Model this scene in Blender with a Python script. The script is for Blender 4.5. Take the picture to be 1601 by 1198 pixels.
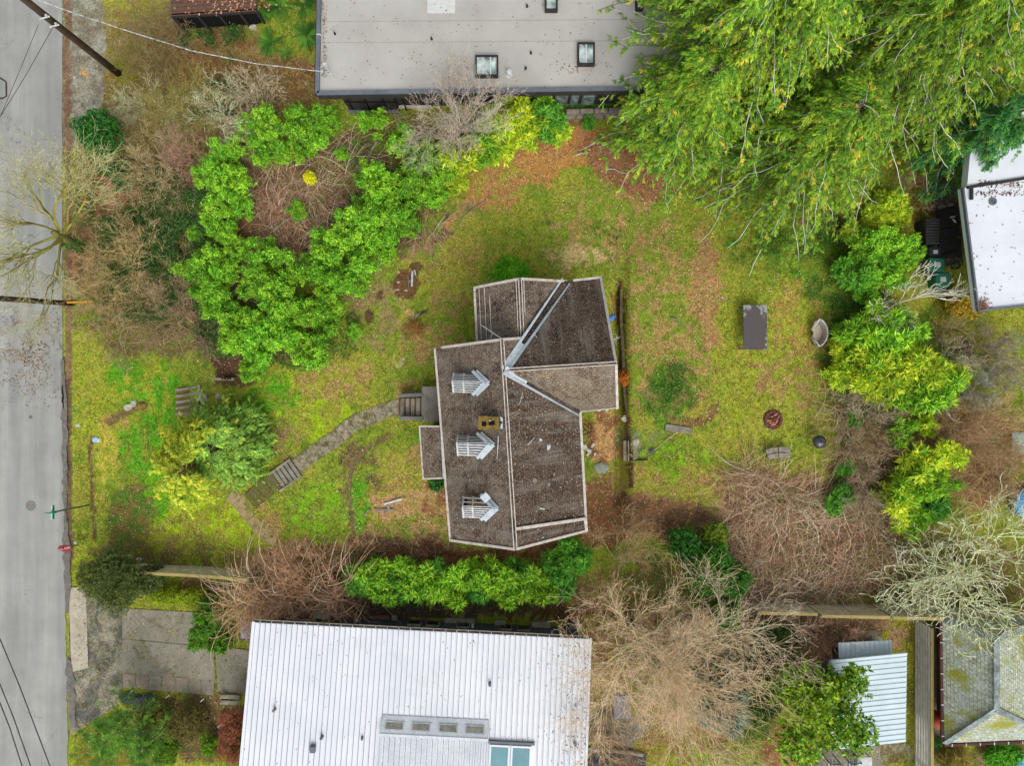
import bpy, bmesh, math
import numpy as np
from mathutils import Vector, Matrix, Euler

for o in list(bpy.data.objects): bpy.data.objects.remove(o, do_unlink=True)
SC = bpy.context.scene
COL = SC.collection
R = math.radians

# ---------------------------------------------------------------- camera
H = 32.0                      # camera height over the yard
FP = 1067.0                   # focal length in photo pixels (24 mm on a 36 mm frame)
CU, CV = 800.5, 599.0
cam = bpy.data.cameras.new('camera'); cam.sensor_width = 36; cam.lens = FP/1601*36
cam.clip_end = 2000; cam.clip_start = .5
camo = bpy.data.objects.new('camera', cam); COL.objects.link(camo)
camo.location = (0, 0, H); SC.camera = camo

# ---------------------------------------------------------------- sky, sun, exposure
SUN_EL, SUN_AZ = 52.0, 165.0   # azimuth clockwise from +y: low in the picture, slightly right
w = bpy.data.worlds.new('World'); SC.world = w; w.use_nodes = True
nt = w.node_tree; bg = nt.nodes['Background']
sky = nt.nodes.new('ShaderNodeTexSky'); sky.sky_type = 'NISHITA'; sky.sun_disc = False
sky.sun_elevation = R(SUN_EL); sky.sun_rotation = R(SUN_AZ); sky.air_density = 1.0; sky.dust_density = 4.0
hs = nt.nodes.new('ShaderNodeHueSaturation'); hs.inputs['Saturation'].default_value = .28
nt.links.new(sky.outputs[0], hs.inputs['Color']); nt.links.new(hs.outputs[0], bg.inputs['Color'])
bg.inputs['Strength'].default_value = .15
sl = bpy.data.lights.new('sun', 'SUN'); sl.energy = 1.0; sl.angle = R(40); sl.color = (1, .965, .91)
so = bpy.data.objects.new('sun', sl); COL.objects.link(so)
az, el = R(SUN_AZ), R(SUN_EL)
sd = Vector((math.sin(az)*math.cos(el), math.cos(az)*math.cos(el), math.sin(el)))
so.rotation_euler = sd.to_track_quat('Z', 'Y').to_euler(); so.location = sd*60
SC.view_settings.view_transform = 'Standard'; SC.view_settings.look = 'None'
SC.view_settings.exposure = 0.30; SC.view_settings.gamma = 1

# ---------------------------------------------------------------- helpers: space
def sstep(a, b, x):
    t = np.clip((np.asarray(x, float)-a)/(b-a), 0, 1); return t*t*(3-2*t)
_rt = np.random.RandomState(77).rand(256, 256)
def vnoise(x, y, s=0):
    x = np.asarray(x, float)+s*17.3; y = np.asarray(y, float)+s*9.7
    xi = np.floor(x).astype(int); yi = np.floor(y).astype(int); fx = x-xi; fy = y-yi
    fx = fx*fx*(3-2*fx); fy = fy*fy*(3-2*fy)
    a = _rt[xi % 256, yi % 256]; b = _rt[(xi+1) % 256, yi % 256]
    c = _rt[xi % 256, (yi+1) % 256]; d = _rt[(xi+1) % 256, (yi+1) % 256]
    return (a*(1-fx)+b*fx)*(1-fy)+(c*(1-fx)+d*fx)*fy
def fbm(x, y, s=0, o=4):
    r = 0; a = .5; t = 0
    for k in range(o):
        r = r+a*vnoise(x*2**k, y*2**k, s+k*3); t += a; a *= .55
    return r/t
def ground_z(x, y):
    x = np.asarray(x, float); y = np.asarray(y, float)
    z = -1.6*sstep(-9.5, -19.0, x)
    z = z+.45*sstep(5.15, 5.55, x)*sstep(-7.5, -4.5, y)*(1-sstep(4.5, 8, y))
    z = z-.55*np.exp(-((x-5.05)/.2)**2)*sstep(-6.2, -5.2, y)*(1-sstep(4.0, 4.8, y))
    z = z+.1*(fbm(x*.5, y*.5, 5)-.5)*sstep(-20.6, -19.8, x)
    return z
def P(u, v, z=0.0):
    k = (H-z)/FP
    return Vector(((u-CU)*k, -(v-CV)*k, z))
def G(u, v, dz=0.0):
    z = 0.0
    for _ in range(8):
        p = P(u, v, z+dz); z = float(ground_z(p.x, p.y))
    return P(u, v, z+dz)
def pix(x, y, z):
    return CU+x*FP/(H-z), CV-y*FP/(H-z)
def S(r, g, b):
    f = lambda c: (c/255/12.92) if c/255 <= .04045 else ((c/255+.055)/1.055)**2.4
    return np.array((f(r), f(g), f(b)))

# ---------------------------------------------------------------- helpers: objects
def tag(o, label=None, cat=None, group=None, kind=None):
    if label: o['label'] = label
    if cat: o['category'] = cat
    if group: o['group'] = group
    if kind: o['kind'] = kind
    return o
def empty(name, loc=(0, 0, 0), label=None, cat=None, group=None, rz=0):
    o = bpy.data.objects.new(name, None); COL.objects.link(o); o.location = loc
    o.rotation_euler = (0, 0, rz); o.empty_display_size = .2
    return tag(o, label, cat, group)
def dup(root, loc, rz=0, label=None, group=None, scale=None):
    r = root.copy(); COL.objects.link(r); r.location = loc; r.rotation_euler = (0, 0, rz)
    if scale: r.scale = scale if hasattr(scale, '__len__') else (scale,)*3
    if label: r['label'] = label
    if group: r['group'] = group
    for ch in list(root.children):
        c = ch.copy(); COL.objects.link(c); c.parent = r
        for g in ch.children:
            d = g.copy(); COL.objects.link(d); d.parent = c
    return r
def link(name, me, mt=None, parent=None, world=False):
    """parent: the part's root; world=True when the mesh is in world coordinates"""
    o = bpy.data.objects.new(name, me); COL.objects.link(o)
    if mt is not None: me.materials.append(mt)
    if parent is not None:
        o.parent = parent
        if world:
            q = parent; t = Vector((0, 0, 0))
            while q is not None: t += q.location; q = q.parent
            me.transform(Matrix.Translation(-t))
    return o
def origin_to(o, p):
    o.data.transform(Matrix.Translation(-(Vector(p)-o.location))); o.location = p
def fast(name, V, F, tint=None, smooth=False):
    V = np.ascontiguousarray(V, dtype=np.float32); F = np.ascontiguousarray(F, dtype=np.int32)
    me = bpy.data.meshes.new(name); k = F.shape[1]
    me.vertices.add(len(V)); me.vertices.foreach_set('co', V.ravel())
    me.loops.add(F.size); me.loops.foreach_set('vertex_index', F.ravel())
    me.polygons.add(len(F)); me.polygons.foreach_set('loop_start', np.arange(0, F.size, k, dtype=np.int32))
    if smooth: me.polygons.foreach_set('use_smooth', np.ones(len(F), dtype=bool))
    me.update(calc_edges=True); me.validate()
    if tint is not None:
        a = me.attributes.new('tint', 'FLOAT_COLOR', 'FACE')
        c = np.ones((len(F), 4), dtype=np.float32); c[:, :3] = np.clip(tint, 0, 1); a.data.foreach_set('color', c.ravel())
    return me

class MB:
    """collects boxes, tubes and polygons; build() links them as one mesh object"""
    def __init__(s): s.v = []; s.f = []; s.uv = []; s.has = False
    def poly(s, pts, uv=None):
        b = len(s.v); s.v += [tuple(p) for p in pts]; s.f.append(tuple(range(b, b+len(pts))))
        if uv: s.has = True
        s.uv.append(uv or [(0, 0)]*len(pts)); return s
    def hexa(s, b4, t4):
        b = len(s.v); s.v += [tuple(p) for p in b4]+[tuple(p) for p in t4]
        for q in ((3, 2, 1, 0), (4, 5, 6, 7), (0, 1, 5, 4), (1, 2, 6, 5), (2, 3, 7, 6), (3, 0, 4, 7)):
            s.f.append(tuple(b+i for i in q)); s.uv.append([(0, 0)]*4)
        return s
    def box(s, c, size, rz=0, M=None):
        x, y, z = [k/2 for k in size]
        m = M if M is not None else Matrix.Translation(c) @ Matrix.Rotation(rz, 4, 'Z')
        q = [m @ Vector(k) for k in ((-x, -y, -z), (x, -y, -z), (x, y, -z), (-x, y, -z), (-x, -y, z), (x, -y, z), (x, y, z), (-x, y, z))]
        return s.hexa(q[:4], q[4:])
    def beam(s, a, b, wd, ht, up=Vector((0, 0, 1))):
        a = Vector(a); b = Vector(b); d = (b-a).normalized(); up = Vector(up)
        if abs(d.dot(up)) > .98: up = Vector((1, 0, 0))
        sd_ = d.cross(up).normalized()*wd/2; u = sd_.cross(d).normalized()*ht/2
        return s.hexa([a-sd_-u, a+sd_-u, b+sd_-u, b-sd_-u], [a-sd_+u, a+sd_+u, b+sd_+u, b-sd_+u])
    def tube(s, pts, rad, n=8, cap=True):
        pts = [Vector(p) for p in pts]
        if not hasattr(rad, '__len__'): rad = [rad]*len(pts)
        rings = []; prev = None
        for i, p in enumerate(pts):
            d = (pts[min(i+1, len(pts)-1)]-pts[max(i-1, 0)]).normalized()
            if prev is None: prev = d.orthogonal().normalized()
            a = (prev-d*prev.dot(d)).normalized(); prev = a; c = d.cross(a)
            b = len(s.v)
            for k in range(n):
                t = 2*math.pi*k/n; s.v.append(tuple(p+(a*math.cos(t)+c*math.sin(t))*rad[i]))
            rings.append(b)
        for r0, r1 in zip(rings, rings[1:]):
            for k in range(n):
                s.f.append((r0+k, r0+(k+1) % n, r1+(k+1) % n, r1+k)); s.uv.append([(0, 0)]*4)
        if cap:
            s.f.append(tuple(rings[0]+k for k in reversed(range(n)))); s.uv.append([(0, 0)]*n)
            s.f.append(tuple(rings[-1]+k for k in range(n))); s.uv.append([(0, 0)]*n)
        return s
    def lathe(s, c, prof, n=24, rx=1, ry=1):
        c = Vector(c); rings = []
        for r, z in prof:
            b = len(s.v)
            for k in range(n):
                t = 2*math.pi*k/n; s.v.append((c.x+r*rx*math.cos(t), c.y+r*ry*math.sin(t), c.z+z))
            rings.append(b)
        for r0, r1 in zip(rings, rings[1:]):
            for k in range(n):
                s.f.append((r0+k, r0+(k+1) % n, r1+(k+1) % n, r1+k)); s.uv.append([(0, 0)]*4)
        s.f.append(tuple(rings[-1]+k for k in range(n))); s.uv.append([(0, 0)]*n)
        return s
    def prism(s, pts, dz):
        """polygon pts (any z), extruded down by dz"""
        n = len(pts); b = len(s.v); s.v += [tuple(p) for p in pts]+[(p[0], p[1], p[2]-dz) for p in pts]
        s.f.append(tuple(range(b, b+n))); s.f.append(tuple(range(b+2*n-1, b+n-1, -1))); s.uv += [[(0, 0)]*n]*2
        for k in range(n):
            j = (k+1) % n; s.f.append((b+k, b+n+k, b+n+j, b+j)); s.uv.append([(0, 0)]*4)
        return s
    def build(s, name, mt, parent=None, world=True, smooth=False, bevel=0, fix=True):
        me = bpy.data.meshes.new(name); me.from_pydata(s.v, [], s.f)
        if s.has:
            l = me.uv_layers.new(name='UVMap'); k = 0
            flat = [c for q in s.uv for c in q]
            for i, c in enumerate(flat): l.data[i].uv = c
        if fix:
            bm = bmesh.new(); bm.from_mesh(me); bmesh.ops.recalc_face_normals(bm, faces=bm.faces)
            bm.to_mesh(me); bm.free()
        if smooth:
            for p in me.polygons: p.use_smooth = True
        o = link(name, me, mt, parent, world)
        if bevel:
            m = o.modifiers.new('bevel', 'BEVEL'); m.width = bevel; m.segments = 2; m.limit_method = 'ANGLE'
        return o

# ---------------------------------------------------------------- helpers: materials
def base(name, rough=.8, spec=.3):
    m = bpy.data.materials.new(name); m.use_nodes = True; b = m.node_tree.nodes['Principled BSDF']
    b.inputs['Roughness'].default_value = rough; b.inputs['Specular IOR Level'].default_value = spec
    return m, m.node_tree, b
def nd(nt, t, **k):
    n = nt.nodes.new(t)
    for a, v in k.items():
        if hasattr(n, a): setattr(n, a, v)
        else: n.inputs[a.replace('_', ' ')].default_value = v
    return n
def rgb(c): return (float(c[0]), float(c[1]), float(c[2]), 1)
def ramp(nt, fac, stops):
    r = nt.nodes.new('ShaderNodeValToRGB'); e = r.color_ramp.elements
    while len(e) < len(stops): e.new(.5)
    for q, (p, c) in zip(e, stops): q.position = p; q.color = rgb(c)
    nt.links.new(fac, r.inputs[0]); return r
def mix(nt, a, b, f, mode='MIX'):
    m = nt.nodes.new('ShaderNodeMix'); m.data_type = 'RGBA'; m.blend_type = mode
    for s, x in ((m.inputs[6], a), (m.inputs[7], b), (m.inputs[0], f)):
        if isinstance(x, bpy.types.NodeSocket): nt.links.new(x, s)
        elif not hasattr(x, "__len__"): s.default_value = x
        else: s.default_value = rgb(x)
    return m.outputs[2]
def noise(nt, co, scale, detail=6, rough=.6, dist=0):
    n = nt.nodes.new('ShaderNodeTexNoise'); n.inputs['Scale'].default_value = scale
    n.inputs['Detail'].default_value = detail; n.inputs['Roughness'].default_value = rough
    n.inputs['Distortion'].default_value = dist
    nt.links.new(co, n.inputs['Vector']); return n.outputs['Fac']
def bump(nt, b, h, dist=.02, st=.6):
    n = nt.nodes.new('ShaderNodeBump'); n.inputs['Strength'].default_value = st; n.inputs['Distance'].default_value = dist
    nt.links.new(h, n.inputs['Height']); nt.links.new(n.outputs[0], b.inputs['Normal'])
def rough_mat(name, c1, c2, scale=3, c3=None, s3=.35, fine=40, rough=.85, bd=.01, metal=0, spec=.3):
    """two-tone mottled surface, third colour as stains with their own shape"""
    m, nt, b = base(name, rough, spec); b.inputs['Metallic'].default_value = metal
    co = nd(nt, 'ShaderNodeTexCoord').outputs['Object']
    n1 = noise(nt, co, scale); n2 = noise(nt, co, fine, 4, .7)
    c = ramp(nt, n1, [(.35, c1), (.65, c2)]).outputs[0]
    if c3 is not None:
        n3 = noise(nt, co, scale*.6, 7, .7, .6)
        f = nd(nt, 'ShaderNodeMapRange'); nt.links.new(n3, f.inputs[0]); f.inputs[1].default_value = 1-s3-.12; f.inputs[2].default_value = 1-s3+.04
        c = mix(nt, c, c3, f.outputs[0])
    lo_, hi_ = ((.72, 1.18) if bd > .004 else (.93, 1.05)); g = ramp(nt, n2, [(.25, (lo_,)*3), (.75, (hi_,)*3)]).outputs[0]
    c = mix(nt, c, g, 1.0, 'MULTIPLY')
    nt.links.new(c, b.inputs['Base Color']); bump(nt, b, n2, bd)
    return m
def leaf_mat(name, trans=.3, rough=.5):
    m, nt, b = base(name, rough, .25)
    a = nd(nt, 'ShaderNodeAttribute', attribute_name='tint').outputs['Color']
    oi = nd(nt, 'ShaderNodeObjectInfo').outputs['Random']
    hv = nd(nt, 'ShaderNodeHueSaturation')
    mr = nd(nt, 'ShaderNodeMapRange'); nt.links.new(oi, mr.inputs[0]); mr.inputs[3].default_value = .95; mr.inputs[4].default_value = 1.3
    nt.links.new(mr.outputs[0], hv.inputs['Value']); nt.links.new(a, hv.inputs['Color'])
    c = hv.outputs[0]
    nt.links.new(c, b.inputs['Base Color'])
    t = nd(nt, 'ShaderNodeBsdfTranslucent'); nt.links.new(c, t.inputs[0])
    ms = nd(nt, 'ShaderNodeMixShader'); ms.inputs[0].default_value = trans
    nt.links.new(b.outputs[0], ms.inputs[1]); nt.links.new(t.outputs[0], ms.inputs[2])
    nt.links.new(ms.outputs[0], nt.nodes['Material Output'].inputs[0]); return m
def tint_mat(name, rough=.9, spec=.15):
    m, nt, b = base(name, rough, spec)
    a = nd(nt, 'ShaderNodeAttribute', attribute_name='tint').outputs['Color']
    nt.links.new(a, b.inputs['Base Color']); return m
LEAF = leaf_mat('leaf'); NEEDLE = leaf_mat('needle', .25, .65); TWIG = tint_mat('bark'); DRY = tint_mat('dry_leaf')
# ================================================================ GROUND
# zones of ground cover: (kind, photo-pixel shape, colour a, colour b, fallen-leaf density, grass density)
OL = S(148, 148, 58); OL2 = S(116, 136, 46); GR = S(84, 150, 34); GR2 = S(118, 162, 36); LT = S(158, 134, 84); LT2 = S(122, 92, 62)
OR = S(172, 126, 84); OR2 = S(132, 92, 66); BR = S(150, 120, 98); BR2 = S(106, 80, 66); DT = S(92, 66, 50); DT2 = S(70, 50, 40)
YG = S(142, 152, 50); IV = S(52, 92, 36); IV2 = S(84, 110, 44); MS = S(134, 132, 44); MS2 = S(108, 108, 44)
GV = S(148, 146, 138); GV2 = S(122, 116, 106); TW = S(140, 124, 86); TW2 = S(106, 94, 62); SH = S(70, 62, 44)
def E(cx, cy, rx, ry, a=0): return ('e', cx, cy, rx, ry, a)
def L(pts, wd): return ('l', pts, wd)
ZONES = [
 # whole sheet first (grass), then broad areas, then patches
 (E(260, 150, 190, 160), TW, S(128, 112, 60), .25, .5), (E(300, 80, 120, 45), OR2, TW, .5, .3), (E(430, 130, 110, 50), OR2, TW, .8, .25),
 (E(200, 100, 45, 30), S(132, 132, 48), TW, .1, .8), (E(250, 400, 190, 150), TW, IV2, .6, .2), (E(150, 300, 40, 60), OR2, IV, .9, .1), (E(220, 340, 60, 40), S(186, 128, 98), IV2, 1, 0), (E(290, 400, 40, 50), S(176, 124, 98), IV, .9, 0), (E(130, 400, 26, 60), S(150, 116, 84), TW2, .6, .1), (E(330, 300, 130, 100), BR2, TW, .5, .1),
 (E(460, 340, 110, 90), S(142, 104, 80), BR2, .6, .05), (E(530, 300, 90, 90), BR2, TW, .5, .1), (E(560, 250, 100, 60), BR2, IV2, .4, .1),
 (E(360, 500, 90, 90), IV2, BR2, .3, .1), (E(450, 520, 70, 60), IV2, BR2, .3, .1), (E(240, 520, 140, 40), TW2, S(110, 116, 60), .5, .5),
 (E(370, 575, 45, 28), S(84, 62, 52), DT, .5, 0), (E(200, 300, 50, 30), S(170, 112, 84), TW, .7, .1), (E(300, 340, 35, 60), IV, IV2, .3, 0),
 (E(210, 360, 40, 60), IV2, OR2, .5, .1), (E(155, 520, 40, 22), OR2, OL2, .6, .4),
 (E(870, 210, 90, 32), S(148, 100, 74), OR2, 1.2, 0), (E(830, 250, 130, 45, -20), OR, S(172, 128, 70), 1, .1), (E(980, 260, 80, 50, 30), S(146, 102, 78), OR2, 1.2, .05),
 (E(780, 290, 60, 30, -30), OR, OL, .8, .3), (E(960, 350, 110, 60), LT, OL2, .7, .4), (E(900, 400, 60, 25), S(186, 166, 116), OL2, 1.2, .3),
 (E(1030, 450, 60, 110), LT, OL2, .8, .45), (E(1075, 590, 34, 60), S(150, 124, 80), OL2, 1, .3), (E(1000, 560, 22, 90), LT, OL2, .9, .3), (E(1180, 610, 40, 24), LT, YG, .8, .5), (E(1090, 650, 40, 20), LT2, OL, .8, .3), (E(700, 470, 40, 30), LT, OL2, .8, .5), (E(640, 620, 30, 20), LT, OL, .7, .5), (E(1110, 470, 30, 130), S(160, 122, 84), LT, 1, .15), (E(1060, 560, 60, 70), LT, OL2, .8, .4),
 (E(1160, 560, 50, 130), YG, OL, .3, 1), (E(1230, 600, 60, 60), YG, LT, .4, .9), (E(1290, 560, 40, 60), LT, OL, .9, .5),
 (E(1240, 500, 55, 60), S(158, 138, 70), YG, .8, .6), (E(1180, 660, 70, 50), YG, OL, .5, .8),
 (E(1250, 400, 70, 50), S(84, 128, 40), OL2, .4, .5), (E(1320, 450, 60, 70), OL2, IV2, .3, .6), (E(1290, 350, 60, 30), OR2, IV, .8, .1),
 (E(1045, 615, 45, 55), S(84, 130, 36), S(120, 112, 66), .5, .5), (E(1010, 690, 60, 30), S(120, 130, 80), OL2, .4, .5), (E(1060, 720, 60, 40), OL2, GR2, .7, .8),
 (E(1000, 760, 60, 40), LT, OL, 1.2, .4), (E(1100, 760, 60, 40), LT, OL, 1, .5), (E(1010, 810, 110, 35), BR2, S(138, 102, 76), 1, .1),
 (E(940, 690, 30, 60), S(184, 146, 100), OR2, .8, .1), (E(940, 800, 40, 60), OR2, LT2, 1.3, .05), (E(870, 860, 60, 20), DT, OR2, .8, 0),
 (E(1250, 840, 170, 110), S(164, 130, 108), DT, 1.1, .02), (E(1200, 760, 60, 30), LT, BR, 1, .2), (E(1380, 760, 100, 90), TW, BR2, .4, .15),
 (E(1420, 690, 110, 80), TW2, TW, .4, .15), (E(1530, 700, 90, 70), TW, S(150, 120, 84), .3, .1), (E(1520, 750, 50, 50), S(158, 118, 86), OR2, .6, .05),
 (E(1460, 900, 160, 60), TW2, IV2, .4, .15), (E(1560, 940, 120, 90), TW2, MS2, .4, .3), (E(1350, 560, 70, 130), IV, IV2, .2, .3), (E(1460, 560, 40, 70), MS2, OL2, .3, .8),
 (E(1470, 480, 14, 60), MS, MS2, .1, .8), (E(1500, 560, 24, 40), S(92, 70, 56), DT, .5, 0), (E(1440, 330, 24, 20), S(146, 118, 60), MS2, .4, .6), (E(1450, 290, 20, 16), OR, OR2, 1, 0),
 (E(1470, 300, 26, 50), S(74, 66, 58), DT, .3, 0),
 (E(690, 700, 40, 40), OL2, GR, .4, .7), (E(650, 750, 80, 60), OL, LT, .5, .6), (E(630, 790, 60, 26), S(176, 140, 104), LT, .7, .2), (E(560, 740, 40, 50), OL2, TW2, .5, .5),
 (E(690, 790, 34, 60), OR2, LT, 1.2, .2), (E(650, 830, 110, 22), LT, OL2, 1.2, .3), (E(600, 860, 170, 26), S(170, 136, 100), BR2, 1.3, .1), (E(470, 880, 120, 34), S(178, 146, 112), LT2, 1.5, .05),
 (E(420, 820, 30, 30), LT, OL, .8, .6), (E(700, 870, 150, 22), OR2, DT, .8, .05), (E(670, 860, 60, 10), DT, OR2, .6, 0),
 (E(560, 430, 60, 50), TW, OL2, .5, .4), (E(620, 490, 40, 30), S(178, 146, 108), OL, .6, .3), (E(590, 500, 40, 60), TW, OL2, .4, .6), (E(670, 540, 60, 36), LT, OL2, .6, .6),
 (E(700, 400, 70, 60), OL, S(150, 138, 70), .4, .6), (E(650, 390, 30, 16), BR, OL2, .4, .2),
 (E(634, 445, 24, 27), DT, S(104, 72, 52), .1, 0), (E(577, 496, 9, 13), DT, DT, .1, 0), (E(594, 462, 6, 7), DT, DT, .1, 0), (E(650, 418, 12, 10), DT, DT, .1, 0),
 (E(720, 330, 30, 16, -30), TW, OR, .3, .2), (E(680, 340, 30, 40), BR2, OL2, .3, .1), (E(800, 425, 30, 20), GR, GR2, .1, 1.5), (E(620, 566, 14, 10), S(176, 176, 150), OL, 1, .5),
 (E(620, 350, 50, 50), BR2, IV2, .3, .05),
 # street side lawn
 (E(210, 640, 110, 90), GR, YG, .15, 1), (E(140, 620, 30, 120), YG, OL, .3, .8), (E(250, 700, 80, 60), GR, OL2, .15, 1), (E(165, 700, 22, 60), S(178, 168, 70), YG, .4, .6),
 (E(210, 640, 30, 10), S(150, 124, 84), OL2, .4, .3), (E(180, 660, 24, 16), S(166, 136, 84), OL, .4, .4), (E(260, 770, 60, 50), GR, GR2, .1, 1), (E(330, 820, 80, 50), S(156, 180, 36), OL, .3, 1),
 (E(205, 820, 38, 70, 15), S(124, 104, 64), IV2, .3, .4), (E(270, 860, 80, 34), S(112, 100, 62), S(124, 130, 40), .4, .4), (E(170, 880, 40, 30), IV2, TW2, .3, .4),
 (L([(143, 685), (141, 720), (146, 790), (147, 850)], 3.5), DT, TW2, .1, 0), (E(132, 870, 24, 40), MS2, YG, .1, .8),
 (E(470, 640, 80, 60), OL, S(146, 172, 36), .2, .9), (E(440, 690, 30, 36), S(140, 110, 84), OL2, .7, .3), (E(430, 620, 50, 30), GR, OL2, .1, .9), (E(530, 590, 60, 30), OL, LT, .3, .6),
 (E(500, 800, 60, 50), GR2, OL2, .5, .8), (E(560, 790, 16, 60), GR, OL2, .2, .8), (E(575, 900, 120, 22), IV2, BR2, .3, .1), (E(700, 920, 160, 30), IV, BR2, .2, 0),
 (L([(610, 680), (570, 705), (548, 730), (545, 770), (552, 830)], 5), S(112, 98, 70), TW2, .3, .1),
 (L([(205, 640), (180, 655), (172, 662)], 7), S(104, 96, 56), TW2, .2, .2),
 # neighbours' ground
 (E(1060, 930, 200, 60), TW2, MS2, .5, .2), (E(1050, 1060, 180, 140), S(132, 108, 72), S(124, 118, 44), .8, .2), (E(960, 1140, 60, 30), GV2, S(110, 106, 96), .2, 0),
 (E(1200, 1000, 60, 60), IV2, S(120, 92, 70), .6, .2), (E(1330, 975, 100, 24), S(112, 96, 76), S(138, 108, 88), 1, .1), (E(1400, 1000, 30, 60), MS, BR, .5, .4), (E(1422, 1080, 12, 120), MS, MS2, .2, .6),
 (E(1220, 1170, 40, 40), S(150, 112, 76), OR2, .3, 0), (E(1180, 1100, 50, 60), IV, MS2, .2, .2), (E(1340, 1175, 90, 30), S(138, 132, 116), TW2, .2, .1), (E(1530, 1180, 90, 16), MS2, S(130, 112, 84), .3, .3),
 (E(1530, 990, 60, 30), MS2, MS, .2, .3), (E(1462, 1080, 12, 120), S(92, 84, 72), DT, .1, 0),
 (E(640, 955, 260, 16), S(98, 84, 66), DT, .4, 0), (E(880, 960, 80, 20), S(104, 82, 64), DT, .6, 0), (E(330, 915, 60, 14), S(112, 90, 60), MS2, .6, .1),
 (E(300, 1130, 110, 60), S(104, 84, 64), TW2, .5, .1), (E(200, 1160, 100, 50), IV, MS2, .2, .2),
 (L([(968, 440), (969, 500), (972, 560), (976, 620), (982, 690), (988, 760)], 5), DT, DT2, .5, 0),
 # street edge: gravel shoulder and dirt strips
 (L([(128, -40), (132, 60), (130, 140), (120, 200)], 34), GV, GV2, .15, 0), (E(132, 112, 7, 10), S(186, 146, 84), GV, 0, 0), (L([(150, 46), (120, 46)], 3), S(120, 92, 76), GV2, 0, 0),
 (L([(106, -40), (105, 140), (108, 260), (107, 600)], 6), S(112, 84, 68), S(128, 104, 84), .2, 0),
 (L([(106, 600), (107, 720), (110, 880)], 5.5), S(110, 88, 74), S(92, 74, 62), .2, 0),
]
def zone_w(shape, u, v):
    if shape[0] == 'e':
        _, cx, cy, rx, ry, a = shape; a = R(a); du = u-cx; dv = v-cy
        x = (du*math.cos(a)+dv*math.sin(a))/rx; y = (-du*math.sin(a)+dv*math.cos(a))/ry
        return 1-sstep(.68, 1.12, np.sqrt(x*x+y*y))
    _, pts, wd = shape; d = np.full(u.shape, 1e9)
    for (x0, y0), (x1, y1) in zip(pts, pts[1:]):
        L2 = (x1-x0)**2+(y1-y0)**2; t = np.clip(((u-x0)*(x1-x0)+(v-y0)*(y1-y0))/L2, 0, 1)
        d = np.minimum(d, np.hypot(u-x0-t*(x1-x0), v-y0-t*(y1-y0)))
    return 1-sstep(.7, 1.2, d/wd)
def cover(x, y):
    """ground-cover colour, fallen-leaf density and grass density at points x, y"""
    sh0 = x.shape; x = x.ravel(); y = y.ravel()
    z = ground_z(x, y); u0, v0 = pix(x, y, z); fine = sstep(.3, .7, fbm(x*7, y*7, 21, 3)); mid = fbm(x*3, y*3, 22, 2)
    wu = (fbm(x*1.1, y*1.1, 11)-.5)*60+(fbm(x*5, y*5, 12)-.5)*22; wv = (fbm(x*1.1, y*1.1, 13)-.5)*60+(fbm(x*5, y*5, 14)-.5)*22
    m = sstep(.42, .58, fbm(x*.9, y*.9, 15)); m2 = sstep(.4, .62, fbm(x*3.2, y*3.2, 16))
    mm = np.clip(.55*m+.45*m2, 0, 1)[..., None]
    col = OL*(1-mm)+OL2*mm; lit = np.full(x.shape, .3); gra = np.full(x.shape, .8)
    for sh, ca, cb, dl, dg in ZONES:
        k = .12 if (sh[0] == 'l' or sh[3] < 28) else .8
        q = zone_w(sh, u0+wu*k, v0+wv*k)
        I = np.nonzero(q > 0)[0]
        if not len(I): continue
        sd_ = (sh[1][0][0] if sh[0] == 'l' else sh[1])*.37; q = q[I]
        # the edge of a patch breaks up into tufts and gaps
        q = sstep(.25, .75, q+(fine[I]-.5)*.9*(1-np.abs(2*q-1)))*(.86+.14*mid[I]); qq = q[:, None]
        z2 = sstep(.4, .6, .5*np.roll(mid, int(sd_*31) % 97)[I]*0+fbm(x[I]*2.6+sd_, y[I]*2.6, 18, 3))[:, None]
        col[I] = col[I]*(1-qq)+(ca*(1-z2)+cb*z2)*qq; lit[I] = lit[I]*(1-q)+dl*q; gra[I] = gra[I]*(1-q)+dg*q
    col = col*np.array([1.07, 1.1, 1.0])
    return col.reshape(sh0+(3,)), lit.reshape(sh0), gra.reshape(sh0)

# one sheet: fine in the middle, stretching to the horizon
def axis(a, b, st, far):
    core = np.arange(a, b+st/2, st); out = np.array([1, 3, 7, 15, 40, 120, far])
    return np.concatenate([(a-out)[::-1], core, b+out])
gx = axis(-26, 26, .11, 600); gy = axis(-20, 20, .11, 600)
XX, YY = np.meshgrid(gx, gy); ZZ = ground_z(XX, YY)
cc, ll, gg = cover(XX, YY)
ZZ = ZZ+(fbm(XX*4, YY*4, 31, 3)-.5)*.06*(.4+gg.clip(0, 1))
ny, nx = XX.shape; idx = np.arange(ny*nx).reshape(ny, nx)
F_ = np.stack([idx[:-1, :-1], idx[:-1, 1:], idx[1:, 1:], idx[1:, :-1]], -1).reshape(-1, 4)
me = fast('ground', np.stack([XX, YY, ZZ], -1).reshape(-1, 3), F_, None, True)
at = me.attributes.new('cover', 'FLOAT_COLOR', 'POINT'); c4 = np.ones((nx*ny, 4), np.float32); c4[:, :3] = cc.reshape(-1, 3); at.data.foreach_set('color', c4.ravel())
GM, nt, b = base('soil_and_grass', .95, .1)
co = nd(nt, 'ShaderNodeTexCoord').outputs['Object']
a = nd(nt, 'ShaderNodeAttribute', attribute_name='cover').outputs['Color']
n1 = noise(nt, co, 5, 8, .72, .3); n2 = noise(nt, co, 26, 5, .75); n3 = noise(nt, co, 1.3, 5, .6)
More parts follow.
